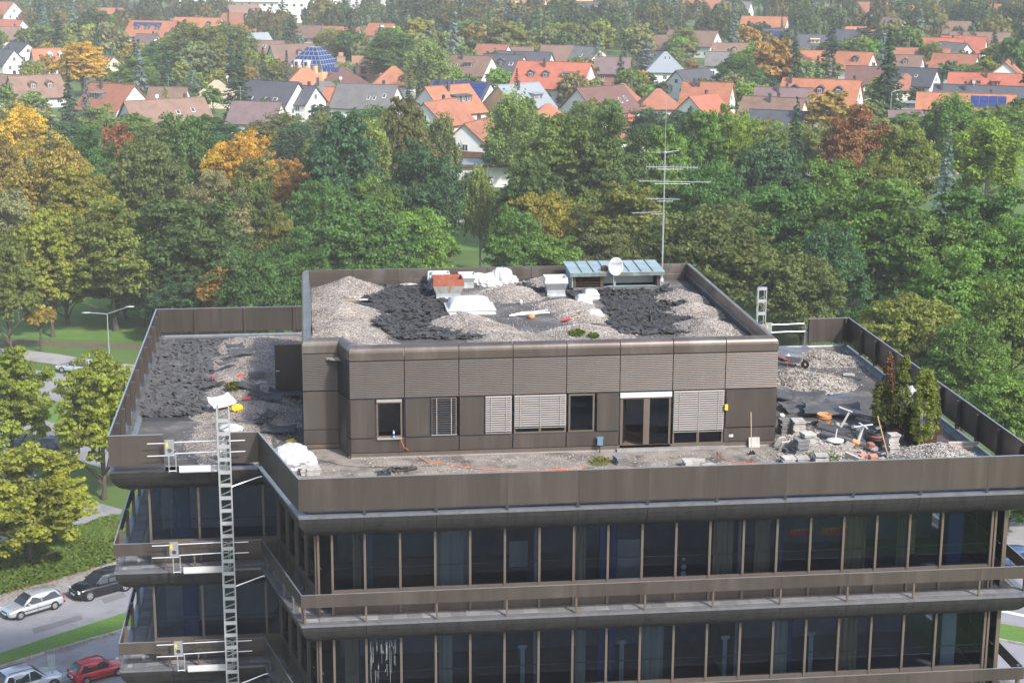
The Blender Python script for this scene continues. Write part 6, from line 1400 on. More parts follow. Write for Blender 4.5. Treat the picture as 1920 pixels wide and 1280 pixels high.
MB().add([Md @ Vector(q) for q in ((.19,.13,.014),(.27,.17,.014),(.22,.22,.014),(.235,.18,.014))], [(0,1,2,3)]).build('logo_arrow', M['logo_blue'], ds)
# loose things on the penthouse roof
p = at(990,590,ZP); o = thing('pipe_bundle','bundle of bent plastic conduit pipes lying on the penthouse roof','pipes',(p.x,p.y,ZP)); rs = random.Random(3)
for k in range(9):
    f = (k-4)*.05; MB().tube([(-.85,-.25+f*.3,.04),(-.2,-.08+f*.5,.06+.01*k),(.4,.2+f*1.4,.07),(.95,.55+f*2.4,.05)], .018, 5).build('pipe', M[['alu','galv','blue_plastic','rust','alu'][k%5]], o)
def shovel(label, u, v, z, L_, rz, ry, blade, hnd='wood', name='shovel'):
    p = at(u, v, z); o = thing(name, label, 'shovel', (p.x,p.y,z), R(rz)); Mx = Matrix.Rotation(R(ry),4,'Y')
    MB().tube([Mx @ Vector((0,0,0)), Mx @ Vector((L_,0,0))], .02, 6).build('handle', M[hnd], o)
    MB().loft([[Mx @ Vector((x,y,z_)) for y,z_ in ((-w_,.03),(0,-.01),(w_,.03),(w_,.045),(0,.005),(-w_,.045))] for x,w_ in ((.05,.06),(-.06,.14),(-.25,.14),(-.36,.05))]).build('blade', M[blade], o)
shovel('shovel with red blade and wooden handle across the small gravel heap', 1068, 598, ZP+.12, 1.35, 22, -10, 'red_plastic')
shovel('shovel with a pale blade on the left gravel mounds', 675, 563, ZP+.55, .9, 155, 5, 'white_paint')
shovel('long-handled shovel leaning on the stack before the planters', 1664, 850, .12, 1.5, 125, -68, 'slab')
shovel('broom-handled spade standing against the penthouse wall right of the blind', 1409, 846, .12, 1.55, 100, -83, 'dark_metal')
shovel('red-headed pickaxe handle on the left terrace ridge', 446, 706, .55, 1.0, 205, 4, 'red_plastic', name='pickaxe')
shovel('shovel with a red blade beside the dark felt square', 458, 746, .45, 1.2, 140, -4, 'red_plastic')
shovel('red-handled broom at the edge of the felt chunks', 398, 712, .3, .8, 85, -8, 'dark_metal', 'red_plastic', 'broom')
def lathe_thing(name, label, cat, u, v, zb, prof, mat, n=20, rot=None):
    p = at(u, v, zb); o = MB().lathe(prof, (0,0,0), n, False).build(name, M[mat], None, (p.x,p.y,zb), True, rot); return tag(o, label, cat)
lathe_thing('cable_reel','small orange-brown reel on the penthouse roof beside the pipes','reel',996,597,ZP+.002,[(0,0),(.12,0),(.15,.06),(.15,.14),(.12,.2),(0,.2)],'terracotta')
lathe_thing('drain_pipe','short dark pipe standing among the right-hand felt chunks','pipe',1218,606,ZP,[(.0,0),(.045,0),(.045,.62),(.03,.62),(.03,.1)],'dark_metal',10)
lathe_thing('plastic_can','white plastic can lying on the bare penthouse roof','can',977,571,ZP,[(0,0),(.07,0),(.07,.18),(.03,.22),(0,.22)],'white_paint',12)
lathe_thing('terracotta_pot','terracotta flower pots stacked one in another on the right terrace','flower pot',1545,796,.12,[(0,0),(.20,0),(.27,.12),(.285,.30),(.31,.31),(.31,.36),(.29,.37),(.31,.38),(.315,.47),(.285,.47),(.27,.30),(.0,.25)],'terracotta',24)
# parasol feet and a white table frame
def frame_px(name, label, cat, u, v, zb, builder):
    p = at(u, v, zb); o = thing(name, label, cat, (p.x,p.y,zb)); builder(o); return o
def b1(o):
    MB().tube([(-.12,0,0),(.26,0,.75)], .025, 6).build('leg', M['white_paint'], o); MB().tube([(-.06,0,0),(.31,0,.75)], .015, 6).build('leg', M['white_paint'], o)
    MB().obox(T(.12,0,.88,ry=R(22)), .62, .10, .035).build('bracket', M['white_paint'], o); MB().obox(T(.08,.02,.905,ry=R(22)), .35, .05, .02).build('rust_patch', M['rust'], o)
frame_px('folding_table','white folding table lying with its leg up beside the flower pot','table',1578,806,.05,b1)
def b2(o):
    MB().tube([(-.14,0,0),(.06,.0,.70)], [.07,.06], 8).build('column', M['white_paint'], o)
    for a in (5,95,185,275): MB().bar((.06,0,.71),(.06+math.cos(R(a))*.40,math.sin(R(a))*.40,.71+.03*math.cos(R(a))),.07,.035).build('foot_arm', M['white_paint'], o)
frame_px('table_pedestal','upturned white pedestal table with four foot arms','table',1614,830,.10,b2)
def b3(o):
    MB().lathe([(0,0),(.34,0),(.34,.04),(.20,.09),(.05,.10),(.0,.10)],(0,0,0),24).build('disc', M['white_paint'], o); MB().tube([(0,0,.09),(.05,0,.48)], .03, 8).build('tube', M['white_paint'], o)
frame_px('parasol_base','round white parasol base with a short tube on the gravel','parasol base',1566,826,.26,b3)
def b4(o):
    for z, m_, r_ in ((0,'black',.33),(.16,'black',.33),(.30,'rust',.30),(.38,'dark_metal',.29)):
        V = []; MB().lathe([(r_,z),(r_+.03,z+.06),(r_,z+.12),(r_-.13,z+.12),(r_-.15,z+.06),(r_-.13,z),(r_,z)],(0,0,0),22,False).build('ring', M[m_], o, smooth=True)
frame_px('bucket_pile','pile of dark buckets and pan rings by the slab stack','buckets',1641,832,.05,b4)
def b5(o):
    r = []; 
    MB().loft([[(x*k,y*k,z) for x,y in ((-.42,-.28),(.42,-.28),(.42,.28),(-.42,.28))] for k,z in ((.6,.25),(1.,.55),(.96,.55),(.56,.28))],True).build('tray', M['galv'], o)
    for s in (-1,1): MB().tube([(-.95,s*.26,.5),(-.3,s*.22,.36),(.35,s*.1,.22)], .018, 6).build('handle', M['red_plastic'], o)
    for s in (-1,1): MB().tube([(-.2,s*.22,.36),(-.32,s*.22,0)], .016, 6).build('leg', M['red_plastic'], o)
    MB().lathe([(.08,-.04),(.19,-.04),(.19,.04),(.08,.04)],(0,0,0),16,False).build('wheel', M['black'], o, (.5,0,.19), rot=(R(90),0,0))
frame_px('wheelbarrow','galvanised wheelbarrow by the rubble at the penthouse corner','wheelbarrow',1490,688,.0,b5).rotation_euler = (0,0,R(-35))
p = at(1421,846,ZD); tag(MB().box(-.22,.22,-.02,.02,0,.40).build('tile', M['slab_light'], None, (p.x,6.35,ZD), False, (R(-14),0,0)), 'square pale slab leaning against the penthouse wall', 'slab')
# water puddles
def puddle(u, v, rx_, ry_, label):
    p = at(u, v, ZD); rs = random.Random(u); pts = [(p.x+math.cos(a)*rx_*rs.uniform(.7,1.15), p.y+math.sin(a)*ry_*rs.uniform(.6,1.2), .0085) for a in [k*math.pi/12 for k in range(24)]]
    tag(MB().poly(pts).build('puddle', M['water']), label, 'puddle')
M['water'] = gloss_dark('water_film', (.045,.047,.05), .04)
puddle(1556,742,1.15,.42,'long puddle reflecting the sky on the right terrace'); puddle(1585,712,.7,.45,'smaller puddle behind the long one on the right terrace')
# hoist on the left wing
def tubes(mb, pts, r=.022): return mb.tube(pts, r, 6)
o = thing('hoist_ladder', 'tall aluminium hoist ladder standing up the left wing past the roof', 'hoist', (-2.74,5.12,G))
zb = -G
for s in (-1,1):
    MB().box(s*.22-.025,s*.22+.025,-.03,.03,0,zb+2.66).build('rail', M['alu'], o)
    MB().box(s*.20-.02,s*.20+.02,.27,.31,8,zb+2.62).build('rear_rail', M['galv'], o)
k = 0; z = 12.0
while z < zb+2.5:
    MB().box(-.195,.195,-.02,.02,z,z+.14).build('step', M['alu'], o)
    MB().bar((-.18,.29,z+.1),(.18,.0,z+.34),.04,.05).build('brace', M['galv'], o)
    z += .50
tag(o)
def landing(zf, label, sgn=True):
    o = thing('hoist_landing', label, 'landing', (-3.6,5.55,zf)); f = MB()
    MB().box(-.85,.85,-.02,.02,.0,.24).build('toe_board', M['white_paint'], o)
    MB().box(-.85,.85,.0,.5,-.03,.0).build('footplate', M['alu_dull'], o)
    fr = MB(); 
    tubes(fr, [(-1.98,.0,1.14),(-1.05,.0,1.14)]); tubes(fr, [(-2.0,.0,.66),(-1.0,.0,.66)]); tubes(fr, [(-1.0,.02,1.16),(.80,.02,1.18),(.86,.02,1.12),(.86,.02,.02)]); tubes(fr, [(-1.0,.02,.72),(.86,.02,.76)])
    tubes(fr, [(.92,.02,.02),(.92,.02,1.10),(.98,.02,1.15),(1.62,.02,1.16)]); tubes(fr, [(.92,.02,.72),(1.62,.02,.73)]); tubes(fr, [(-1.22,.02,.0),(-1.22,.02,.66)]); tubes(fr, [(-.96,.02,.0),(-.96,.02,.70)]); tubes(fr, [(-1.22,.02,.05),(-.96,.02,.05)])
    fr.build('guard_rail', M['alu'], o)
    pl = MB(); c, w2, h2 = (-1.17,.98), .165, .28
    outer = [(-1.335,.70),(-1.005,.70),(-1.005,1.26),(-1.335,1.26)]; n = 16; hole = [(-1.17+.085*math.cos(k*2*math.pi/n), .86+.085*math.sin(k*2*math.pi/n)) for k in range(n)]
    V = [(x,-.04,z) for x,z in hole]; V2 = []
    for k in range(n):
        a = k*2*math.pi/n; dx, dz = math.cos(a), math.sin(a); s_ = min((.165/abs(dx)) if abs(dx)>1e-6 else 9, ((.40 if dz>0 else .16)/abs(dz)) if abs(dz)>1e-6 else 9); V2.append((-1.17+dx*s_,-.04,.86+dz*s_))
    pl.add(V+V2+[(x,y+.02,z) for x,y,z in V+V2], [(k,(k+1)%n,n+(k+1)%n,n+k) for k in range(n)] + [(2*n+n+k,2*n+n+(k+1)%n,2*n+(k+1)%n,2*n+k) for k in range(n)])
    pl.box(-1.335,-1.005,-.042,-.018,1.24,1.285)
    sg = pl.build('switch_plate', M['galv'], o); MB().box(-1.30,-1.22,-.048,-.042,1.0,1.18).build('warning_sticker', M['yellow'], sg); MB().box(-1.05,-1.02,-.03,.0,1.285,1.31).build('warning_lamp', M['red_plastic'], sg)
    return o
landing(0, 'hoist landing gate at roof level with a yellow sticker'); landing(-H, 'hoist landing gate on the upper balcony of the left wing'); landing(-2*H, 'hoist landing gate on the lower balcony of the left wing')
for k, zf in enumerate((-.15,-H-.1,-2*H-.1)):
    o = MB().tube([(-2.5,5.15,zf-.35),(-1.55,5.45,zf-.12),(-.95,5.5,zf-.02)], .026, 6).build('wall_tie', M['alu'], None); tag(o, ['steel wall tie bracing the hoist ladder at roof level','steel wall tie bracing the hoist ladder at the upper balcony','steel wall tie bracing the hoist ladder at the lower balcony'][k], 'wall tie')
# hoist at the back right
o = thing('short_hoist_ladder', 'top of a second hoist ladder showing above the back of the right terrace', 'hoist', (22.48,23.1,G))
for s in (-1,1): MB().box(s*.2-.022,s*.2+.022,-.03,.03,0,zb+2.86).build('rail', M['alu'], o); MB().box(s*.18-.018,s*.18+.018,.27,.31,0,zb+2.8).build('rear_rail', M['galv'], o)
z = zb-1
while z < zb+2.8:
    MB().box(-.178,.178,-.02,.02,z,z+.16).build('step', M['alu'], o); MB().bar((-.15,.29,z+.1),(.15,0,z+.36),.04,.05).build('brace', M['galv'], o); z += .62
o = thing('back_guard_rail', 'tubular guard rail with a switch plate at the back of the right terrace', 'guard rail', (23.8,22.6,0)); f = MB()
tubes(f, [(-.95,0,1.10),(.68,0,1.12),(.76,0,1.05),(.76,0,.0)]); tubes(f, [(-.95,0,.72),(.76,0,.74)]); tubes(f, [(.82,0,.0),(.82,0,1.05),(.9,0,1.12),(1.78,0,1.14)]); tubes(f, [(.82,0,.68),(1.78,0,.68)]); tubes(f, [(1.28,0,.0),(1.28,0,.70)]); f.build('tube_frame', M['alu'], o)
MB().box(-1.22,-.92,-.03,-.01,.66,1.22).build('switch_plate', M['galv'], o); MB().box(-1.19,-1.12,-.035,-.031,.95,1.13).build('warning_sticker', M['yellow'], o)
# cables, bottle, breaker hammer, scraps
def cable(label, pts, r=.012, mat='orange', name='cable'): tag(MB().tube(pts, r, 5).build(name, M[mat], None, (0,0,0), True), label, 'cable')
pt = lambda u, v, z=.02: tuple(at(u, v, z))
cable('orange extension cable running from the open window across the front terrace', [(3.86,6.40,.83),(4.0,6.2,.5),pt(775,850,.03),pt(800,866),pt(808,869),pt(822,867),pt(850,872),pt(880,876),pt(920,880),pt(960,881.5),pt(1010,881),pt(1060,879),pt(1100,876)], .016)
cable('loose orange cable end near the door by the front parapet', [pt(1345,846),pt(1348,856),pt(1360,862),pt(1378,866),pt(1400,868),pt(1420,869)])
cable('thin black cable on the front terrace', [pt(600,862),pt(640,872),pt(690,876),pt(760,874),pt(830,872)], .008, 'black')
o = thing('water_bottle', 'clear plastic water bottle standing in the open window', 'bottle', (3.62,6.47,.802)); MB().lathe([(.0,0),(.04,0),(.042,.1),(.036,.14),(.042,.18),(.04,.22),(.015,.28),(.015,.31),(0,.31)],(0,0,0),14,False).build('body', M['acrylic'], o, smooth=True); MB().lathe([(.0431,.09),(.0431,.19)],(0,0,0),14,False).build('wrapper', M['blue_paint'], o); MB().lathe([(.017,.30),(.017,.33),(0,.33)],(0,0,0),10,False).build('cap', M['blue_paint'], o)
o = thing('demolition_hammer', 'blue-grey demolition hammer leaning on the penthouse wall left of the door', 'tool', (11.62,6.33,.0)); MB().obox(T(0,0,.30,rx=R(-8)), .22,.16,.34,True).build('motor', M['blue_plastic'], o); MB().tube([(0,0,.0),(0,.02,.32)],.02,6).build('chisel', M['dark_metal'], o); MB().bar((-.16,.02,.6),(.16,.02,.6),.05,.05).build('handle', M['blue_plastic'], o)
o = thing('wall_lamp', 'small yellowed wall lamp dangling right of the big blind', 'lamp', (16.62,6.42,1.55)); MB().box(-.06,.06,-.04,.06,0,.22).build('housing', M['yellow'], o); MB().tube([(0,.02,.2),(.02,.0,.45),(-.03,.04,.6)],.012,5).build('wire', M['black'], o)
o = MB().box(16.78,16.95,6.465,6.498,.42,.53).build('socket', M['white_paint']); tag(o, 'white double power socket low on the penthouse wall', 'socket')
p = at(737,885,.0); o = thing('scrap_heap','black felt scraps and a small glass pane behind the front parapet','scraps',(p.x,p.y,0)); 
for k in range(7): MB().obox(T(-.45+.18*k,.05*math.sin(k*2),.06+.02*k%3,rx=.2*k,rz=.7*k), .42,.12,.04).build('scrap', M['chunk'], o)
MB().obox(T(-.35,-.25,.02), .5,.3,.012,True).build('glass_pane', M['pane'], o)
p = at(773,882,0); tag(MB().obox(T(0,0,.08,rx=.3,rz=.4), .4,.12,.06).build('felt_scrap', M['chunk'], None, (p.x,p.y,0)), 'small black felt scrap right of the scrap heap', 'scrap')
# torn panels on the lower balconies
for lv, lab in ((1,'dark torn panel lying on the upper slanting balcony'),(2,'dark torn panel lying on the lower slanting balcony')):
    sheet_slab(lab, -.15, 3.0, -H*lv+.30, 1.1,.55, R(-70), R(18), R(14), curl=.2, seed=80+lv); sheet_slab(lab.replace('torn panel','bent sheet'), .15, 2.2, -H*lv+.16, 1.0,.6, R(-60), R(6), R(4), curl=.25, seed=90+lv)
    heap('small spill of grit beside the dark panel on the %s slanting balcony' % ('upper' if lv == 1 else 'lower'), [(.0,3.3,.45,.16),(-.05,2.8,.4,.12)], 'gravel_dark', -H*lv+.03, None, npeb=120, seed=lv, cat='grit')
# planks at right rear
p = at(1800,838,.05); o = thing('timber_stack','short pale planks by the right upstand','planks',(p.x,p.y,ZD),R(-4))
for k in range(4): MB().box(-.55+.04*k,.6+.05*k,-.2+.1*k,-.12+.1*k,.06*k,.06*k+.05).build('plank', M[['wood','white_paint','wood','white_paint'][k]], o)
# small rubble scraps scattered on the left terrace
# loose stones strewn over the terraces
def strew(label, name, quad, zb, n, smin, smax, mat, seed):
    rs = np.random.RandomState(seed); P_ = [g(u, v, zb) for u, v in quad]; xs = [a for a,b in P_]; ys = [b for a,b in P_]; pts = []
    while len(pts) < n:
        x, y = rs.uniform(min(xs),max(xs)), rs.uniform(min(ys),max(ys))
        if inpoly(x, y, P_) and fbm(np.array([x]),np.array([y]),seed,1.1,3)[0] > rs.normal()*.35-.1: pts.append((x,y))
    pts = np.array(pts); sz = smin+(smax-smin)*rs.rand(n)**2.5; base = np.array([(1,0,0),(-1,0,0),(0,1,0),(0,-1,0),(0,0,1),(0,0,-1)], float)
    V = base[None]*sz[:,None,None]*rs.uniform(.55,1.3,(n,6,1)); V[:,:,2] *= .6; V += np.stack([pts[:,0],pts[:,1],zb+sz*.3],-1)[:,None,:]
    fc = np.array([(0,2,4),(2,1,4),(1,3,4),(3,0,4),(2,0,5),(1,2,5),(3,1,5),(0,3,5)]); F = (fc[None]+6*np.arange(n)[:,None,None]).reshape(-1,3)
    me = bpy.data.meshes.new(name); me.from_pydata(V.reshape(-1,3).tolist(), [], F.tolist()); me.materials.append(M[mat]); me.update(); tag(link(name, me), label, 'loose stones', None, 'stuff')
strew('loose grit strewn over the front terrace', 'loose_stones', [(600,860),(1140,850),(1460,842),(1470,868),(1150,884),(600,892)], ZD, 2600, .012, .04, 'pebble', 3)
strew('rubble crumbs strewn over the front of the right terrace', 'loose_stones', [(1420,845),(1480,800),(1560,790),(1700,845),(1820,850),(1700,872),(1440,872)], ZD, 2600, .015, .08, 'rubble', 4)
strew('rubble crumbs strewn over the back of the right terrace', 'loose_stones', [(1465,660),(1590,650),(1640,700),(1560,740),(1480,745)], ZD, 1500, .015, .06, 'rubble', 5)
strew('gravel strewn over the bare penthouse roof', 'loose_stones', [(600,530),(1280,530),(1390,632),(660,636)], ZP, 3500, .012, .035, 'pebble', 6)
strew('gravel strewn over the left terrace', 'loose_stones', [(400,640),(560,640),(568,820),(500,835),(300,870),(380,780)], ZD, 3500, .012, .05, 'pebble', 7)
# broken board and slab pieces mixed into the debris on the right terrace
rs = random.Random(12); pc = [MB().prism([(rs.uniform(.7,1)*math.cos(a)*.22, rs.uniform(.7,1)*math.sin(a)*.16) for a in (0,1.2,2.3,3.4,4.6,5.5)], -.02, .03).mesh('slab_shard', M['slab_light']) for _ in range(5)]
for k in range(46):
    u, v = rs.choice(((1470,1560,790,868),(1560,1660,820,868),(1460,1540,745,800))) and (rs.uniform(1462,1665), rs.uniform(745,868))
    if v < 800 and u > 1560: continue
    q = at(u, v, ZD); o = link('slab_shard', pc[k%5], None, (q.x,q.y,ZD+.06+.10*rs.random()), (rs.gauss(0,.25),rs.gauss(0,.25),rs.random()*6.28)); s_ = rs.uniform(.5,1.2); o.scale = (s_,s_,1); tag(o, 'broken slab shard in the debris on the right terrace', 'slab shard', 'slab shards on the right terrace')
# ================================================================== street: vehicles, lamp, hedge, fence
def car_paint(name, col, metal=.3):
    m_, t, b = NM(name); b.inputs['Base Color'].default_value = (*col,1); b.inputs['Metallic'].default_value = metal; b.inputs['Roughness'].default_value = .28; b.inputs['Coat Weight'].default_value = .8; b.inputs['Coat Roughness'].default_value = .04; return m_
M['tyre'] = mk('tyre', (.018,.018,.019), .8, 0, .1); M['rim'] = mk('alloy_rim', (.55,.56,.57), .3, .8, .05); M['lamp_clear'] = mk('headlamp_glass', (.7,.72,.74), .1, .3, 0); M['lamp_red'] = mk('tail_lamp', (.45,.02,.02), .2, 0, 0); M['plastic_dk'] = mk('dark_bumper_plastic', (.03,.03,.032), .6, 0, .05)
def car(label, pos, heading, L_, W_, Hh, paint, style, scale=1., group=None, roofbars=False, trim=None):
    """heading: direction the nose points. Body lofted from cross-sections along the length."""
    o = thing('parked_car', label, 'car', (pos[0],pos[1],G+pos[2] if len(pos) > 2 else G+.012), heading, group); o.scale = (scale,)*3
    hl = L_/2; rw = {'suv':.37,'hatch':.29,'sedan':.31,'wagon':.31}[style]; gc = {'suv':.24,'hatch':.16,'sedan':.16,'wagon':.17}[style]
    belt = Hh*{'suv':.60,'hatch':.60,'sedan':.585,'wagon':.585}[style]; hood = Hh*{'suv':.61,'hatch':.56,'sedan':.55,'wagon':.56}[style]; tail = Hh*{'suv':.63,'hatch':.64,'sedan':.66,'wagon':.62}[style]
    # station: (x, half width, bottom z, shoulder z)
    st = [(-hl,.70,gc+.22,tail*.62),(-hl+.06,.82,gc+.08,tail*.93),(-hl+.22,.92,gc,tail),(-hl*.62,.985,gc,belt+.02),(-hl*.2,1.,gc,belt),(hl*.25,1.,gc,belt),(hl*.42,.99,gc,hood+.03),(hl*.72,.96,gc,hood-.03),(hl-.22,.90,gc,hood*.88),(hl-.06,.80,gc+.06,hood*.74),(hl,.66,gc+.16,hood*.52)]
    rings = []
    for x, k, zb_, zs in st:
        w = W_/2*k; rings.append([(x,-w*.90,zb_),(x,-w*.99,zb_+.12),(x,-w,(zb_+zs)*.52),(x,-w*.97,zs*.90),(x,-w*.86,zs*.985),(x,0,zs+.03),(x,w*.86,zs*.985),(x,w*.97,zs*.90),(x,w,(zb_+zs)*.52),(x,w*.99,zb_+.12),(x,w*.90,zb_)])
    body = MB().loft(rings).build('body', paint, o, smooth=True); sb = body.modifiers.new('sub','SUBSURF'); sb.levels = 1; sb.render_levels = 1
    # greenhouse
    xr = {'suv':(-hl+.35,-hl+.75,hl*.10,hl*.44),'hatch':(-hl+.18,-hl+.62,hl*.12,hl*.46),'sedan':(-hl+.35,-hl+1.05,hl*.06,hl*.40),'wagon':(-hl+.2,-hl+.55,hl*.08,hl*.42)}[style]
    rb, rt, ft, fb = xr; zt = Hh; w0, w1 = W_/2*.90, W_/2*.70
    def gh(x, z, w): return [(x,-w,z),(x,w,z)]
    zb_ = belt-.03
    corners = {'rb':(rb,zb_,w0),'rt':(rt,zt-.05,w1),'rm':((rt+ft)/2,zt,w1*1.02),'ft':(ft,zt-.04,w1),'fb':(fb,zb_-.02,w0*.96)}
    roof = MB(); secs = [(rb,zb_,w0*.92),(rb+(rt-rb)*.5,zb_+(zt-.05-zb_)*.62,w1*1.08),(rt,zt-.05,w1),((rt+ft)/2,zt,w1*1.02),(ft,zt-.04,w1),(fb-(fb-ft)*.45,zb_+(zt-zb_)*.50,w1*1.08),(fb,zb_-.02,w0*.95)]
    rg = []
    for x, z, w in secs:
        wb = w0*(1 if abs(x)<hl else 1); rg.append([(x,-w0,zb_),(x,-w,z-.05 if z > zb_+.1 else zb_),(x,-w*.86,z),(x,0,z+.025),(x,w*.86,z),(x,w,z-.05 if z > zb_+.1 else zb_),(x,w0,zb_)])
    roof.loft(rg); rf = roof.build('roof', paint, o, smooth=True)
    # glass: side, front and rear, standing slightly proud
    def pane(name, pts): return MB().poly(pts).build(name, M['car_glass'], rf)
    for s in (-1,1):
        e = .012
        def side(x, f): # f 0 belt..1 roof
            w = w0+(w1-w0)*f; return (x, s*(w+e), zb_+.03+(zt-.14-zb_)*f)
        xa, xb = rb+.18, fb-.12; ta, tb = rt+.06, ft+.06; mid = (rb+fb)/2+.12
        segs = [(xa,mid-.05,ta,mid-.05),(mid+.05,xb,mid+.05,tb)] if style in ('hatch','sedan') else [(xa,xa+.55,ta,ta+.42),(xa+.63,mid+.2,ta+.5,mid+.2),(mid+.28,xb,mid+.28,tb)]
        for a, b, c, d in segs:
            pts = [side(a,.02), side(b,.02), side(d,.94), side(c,.94)]; pane('side_window', pts if s < 0 else pts[::-1])
        mb = MB(); mb.box(fb-.42,fb-.24,s*(W_/2+.02)-.07,s*(W_/2+.02)+.07,belt+.02,belt+.14); bevel(mb.build('mirror', paint, o),.03)
        if trim: MB().box(-hl*.62,hl*.55,s*W_/2*1.0-.012,s*W_/2*1.0+.012,Hh*.33,Hh*.37).build('trim_strip', M['plastic_dk'], o)
        MB().box(-hl*.12,-hl*.06+.02,s*W_/2*.985-.01,s*W_/2*.985+.012,belt*.86,belt*.89).build('door_handle', paint, o)
        MB().box(-.012+hl*.0,.012+hl*.0,s*W_/2*1.0-.004,s*W_/2*1.0+.004,gc+.14,belt*.92).build('door_gap', M['black'], o)
        MB().obox(T(hl-.17,s*W_/2*.66,hood*.74,rz=R(-18*s)), .16,.40,.16).build('headlight', M['lamp_clear'], o)
        MB().obox(T(-hl+.08,s*W_/2*.72,tail*.78), .10,.22,.26).build('tail_light', M['lamp_red'], o)
        for x in (-hl*.60, hl*.62):
            ww = thing('x','x','x') if False else None
            ty = MB().lathe([(rw*.62,-.11),(rw*.93,-.115),(rw,-.08),(rw,.08),(rw*.93,.115),(rw*.62,.11)],(0,0,0),22,False).build('wheel', M['tyre'], o, (x,s*(W_/2-.115),rw), True, (R(90),0,0))
            rm = MB(); rm.lathe([(rw*.64,0),(rw*.64,-.02),(rw*.56,-.02),(rw*.54,0)],(0,0,0),22,False)
            for k in range(5): a = k*2*math.pi/5; rm.bar((0,0,-.0),(math.cos(a)*rw*.6,math.sin(a)*rw*.6,-.0),.10*rw/.3,.03)
            rm.lathe([(0,-.03),(.06,-.03),(.07,0)],(0,0,0),12,False)
            rm.build('rim', M['rim'], ty, (0,0,(.10 if s < 0 else -.10)))
            MB().lathe([(0,0),(rw*.63,0)],(0,0,0),22,False).build('brake_disc', M['plastic_dk'], ty, (0,0,(.06 if s < 0 else -.06)))
            MB().lathe([(rw*1.0,-.06),(rw*1.10,-.06),(rw*1.10,.06),(rw*1.0,.06)],(0,0,0),20,False).build('wheel_arch', M['black'], o, (x,s*(W_/2-.055),rw+.015), False, (R(90),0,0))
        if roofbars: MB().tube([(rt+.1,s*w1*.86,zt-.01),(rt+.2,s*w1*.86,zt+.05),(ft-.15,s*w1*.86,zt+.05),(ft-.05,s*w1*.86,zt-.01)],.018,6).build('roof_rail', M['black'], o)
    e = .02; zw = zb_+.04
    pane('windscreen', [(fb+e-.02,-w0*.80,zw),(fb+e-.02,w0*.80,zw),(ft+e+.05,w1*.84,zt-.07),(ft+e+.05,-w1*.84,zt-.07)])
    x_, z_, w_ = secs[5]; 
    pane('windscreen', [(fb+.03,-w0*.84,zw),(fb+.03,w0*.84,zw),(x_+.035,w_*.90,z_+.035),(x_+.035,-w_*.90,z_+.035)]); pane('windscreen', [(x_+.035,-w_*.90,z_+.035),(x_+.035,w_*.90,z_+.035),(ft+.03,w1*.86,zt-.03),(ft+.03,-w1*.86,zt-.03)])
    x_, z_, w_ = secs[1]
    pane('rear_window', [(rb-.02,w0*.78,zb_+.06),(rb-.02,-w0*.78,zb_+.06),(x_-.035,-w_*.84,z_+.03),(x_-.035,w_*.84,z_+.03)]); pane('rear_window', [(x_-.035,w_*.84,z_+.03),(x_-.035,-w_*.84,z_+.03),(rt-.02,-w1*.80,zt-.05),(rt-.02,w1*.80,zt-.05)])
    MB().box(hl-.10,hl+.012,-W_*.30,W_*.30,gc+.12,gc+.26).build('air_intake', M['plastic_dk'], o); MB().box(hl-.02,hl+.03,-.26,.26,gc+.20,gc+.31).build('number_plate', M['white_paint'], o)
    MB().box(-hl-.03,-hl+.02,-.26,.26,gc+.36,gc+.47).build('number_plate', M['white_paint'], o); MB().box(-hl-.012,-hl+.12,-W_*.41,W_*.41,gc+.14,gc+.28).build('bumper', M['plastic_dk'] if trim else paint, o)
    MB().box(hl-.12,hl-.01,-W_*.2,W_*.2,hood*.60,hood*.72).build('grille', M['plastic_dk'], o)
    MB().box(-hl+.3,hl-.3,-W_*.43,W_*.43,gc-.03,gc+.06).build('underbody', M['black'], o)
    return o
P_silver = car_paint('silver_paint', (.62,.64,.67), .55); P_black = car_paint('black_paint', (.008,.009,.016), .1); P_red = car_paint('red_paint', (.50,.018,.022), .1); P_blue = car_paint('dark_blue_paint', (.03,.05,.13), .3); P_white = car_paint('pale_silver_paint', (.66,.68,.70), .4); P_teal = car_paint('slate_blue_paint', (.08,.13,.24), .3)
def two(a, b):   # front wheel pixel, rear wheel pixel (near side, on the ground)
    A, B = at(*a, G), at(*b, G); d = (A-B); return A, B, math.atan2(d.y, d.x), d.length
def park(label, front, rear, wb, L_, W_, Hh, paint, style, near=1, **k):
    A, B, hd, dl = two(front, rear); s = dl/wb; mid = (A+B)/2; n = Vector((-math.sin(hd), math.cos(hd), 0)); c = mid + n*(W_/2-.1)*s*near - Vector((math.cos(hd),math.sin(hd),0))*(.01*L_*s)
    return car(label, (c.x,c.y), hd, L_, W_, Hh, paint, style, s, **k)
# wheelbase in the builder: 1.22 * L/2
park('silver three-door coupe parked on the street at lower left', (38,1161), (102,1142), .61*4.25, 4.25, 1.70, 1.40, P_silver, 'hatch', -1, trim=True)
park('glossy black sports SUV parked behind the silver coupe', (168,1126), (235,1107.5), .61*4.75, 4.75, 1.92, 1.66, P_black, 'suv', -1)
park('red five-door hatchback parked at the bottom left of the block', (222.5,1266), (163,1283), .61*3.75, 3.75, 1.60, 1.40, P_red, 'hatch', 1, trim=True)
A = at(60,1300,G); hd = math.atan2((at(222.5,1266,G)-at(163,1283,G)).y, (at(222.5,1266,G)-at(163,1283,G)).x)
car('silver SUV with roof rails cut by the bottom left edge', (at(52,1296,G).x, at(52,1296,G).y), hd, 4.5, 1.84, 1.72, P_white, 'suv', .97, roofbars=True)
car('silver estate car on the back street by the footpath', (g(145,697)[0], g(145,697)[1]), R(158), 4.5, 1.75, 1.50, P_silver, 'wagon', .97, roofbars=True)
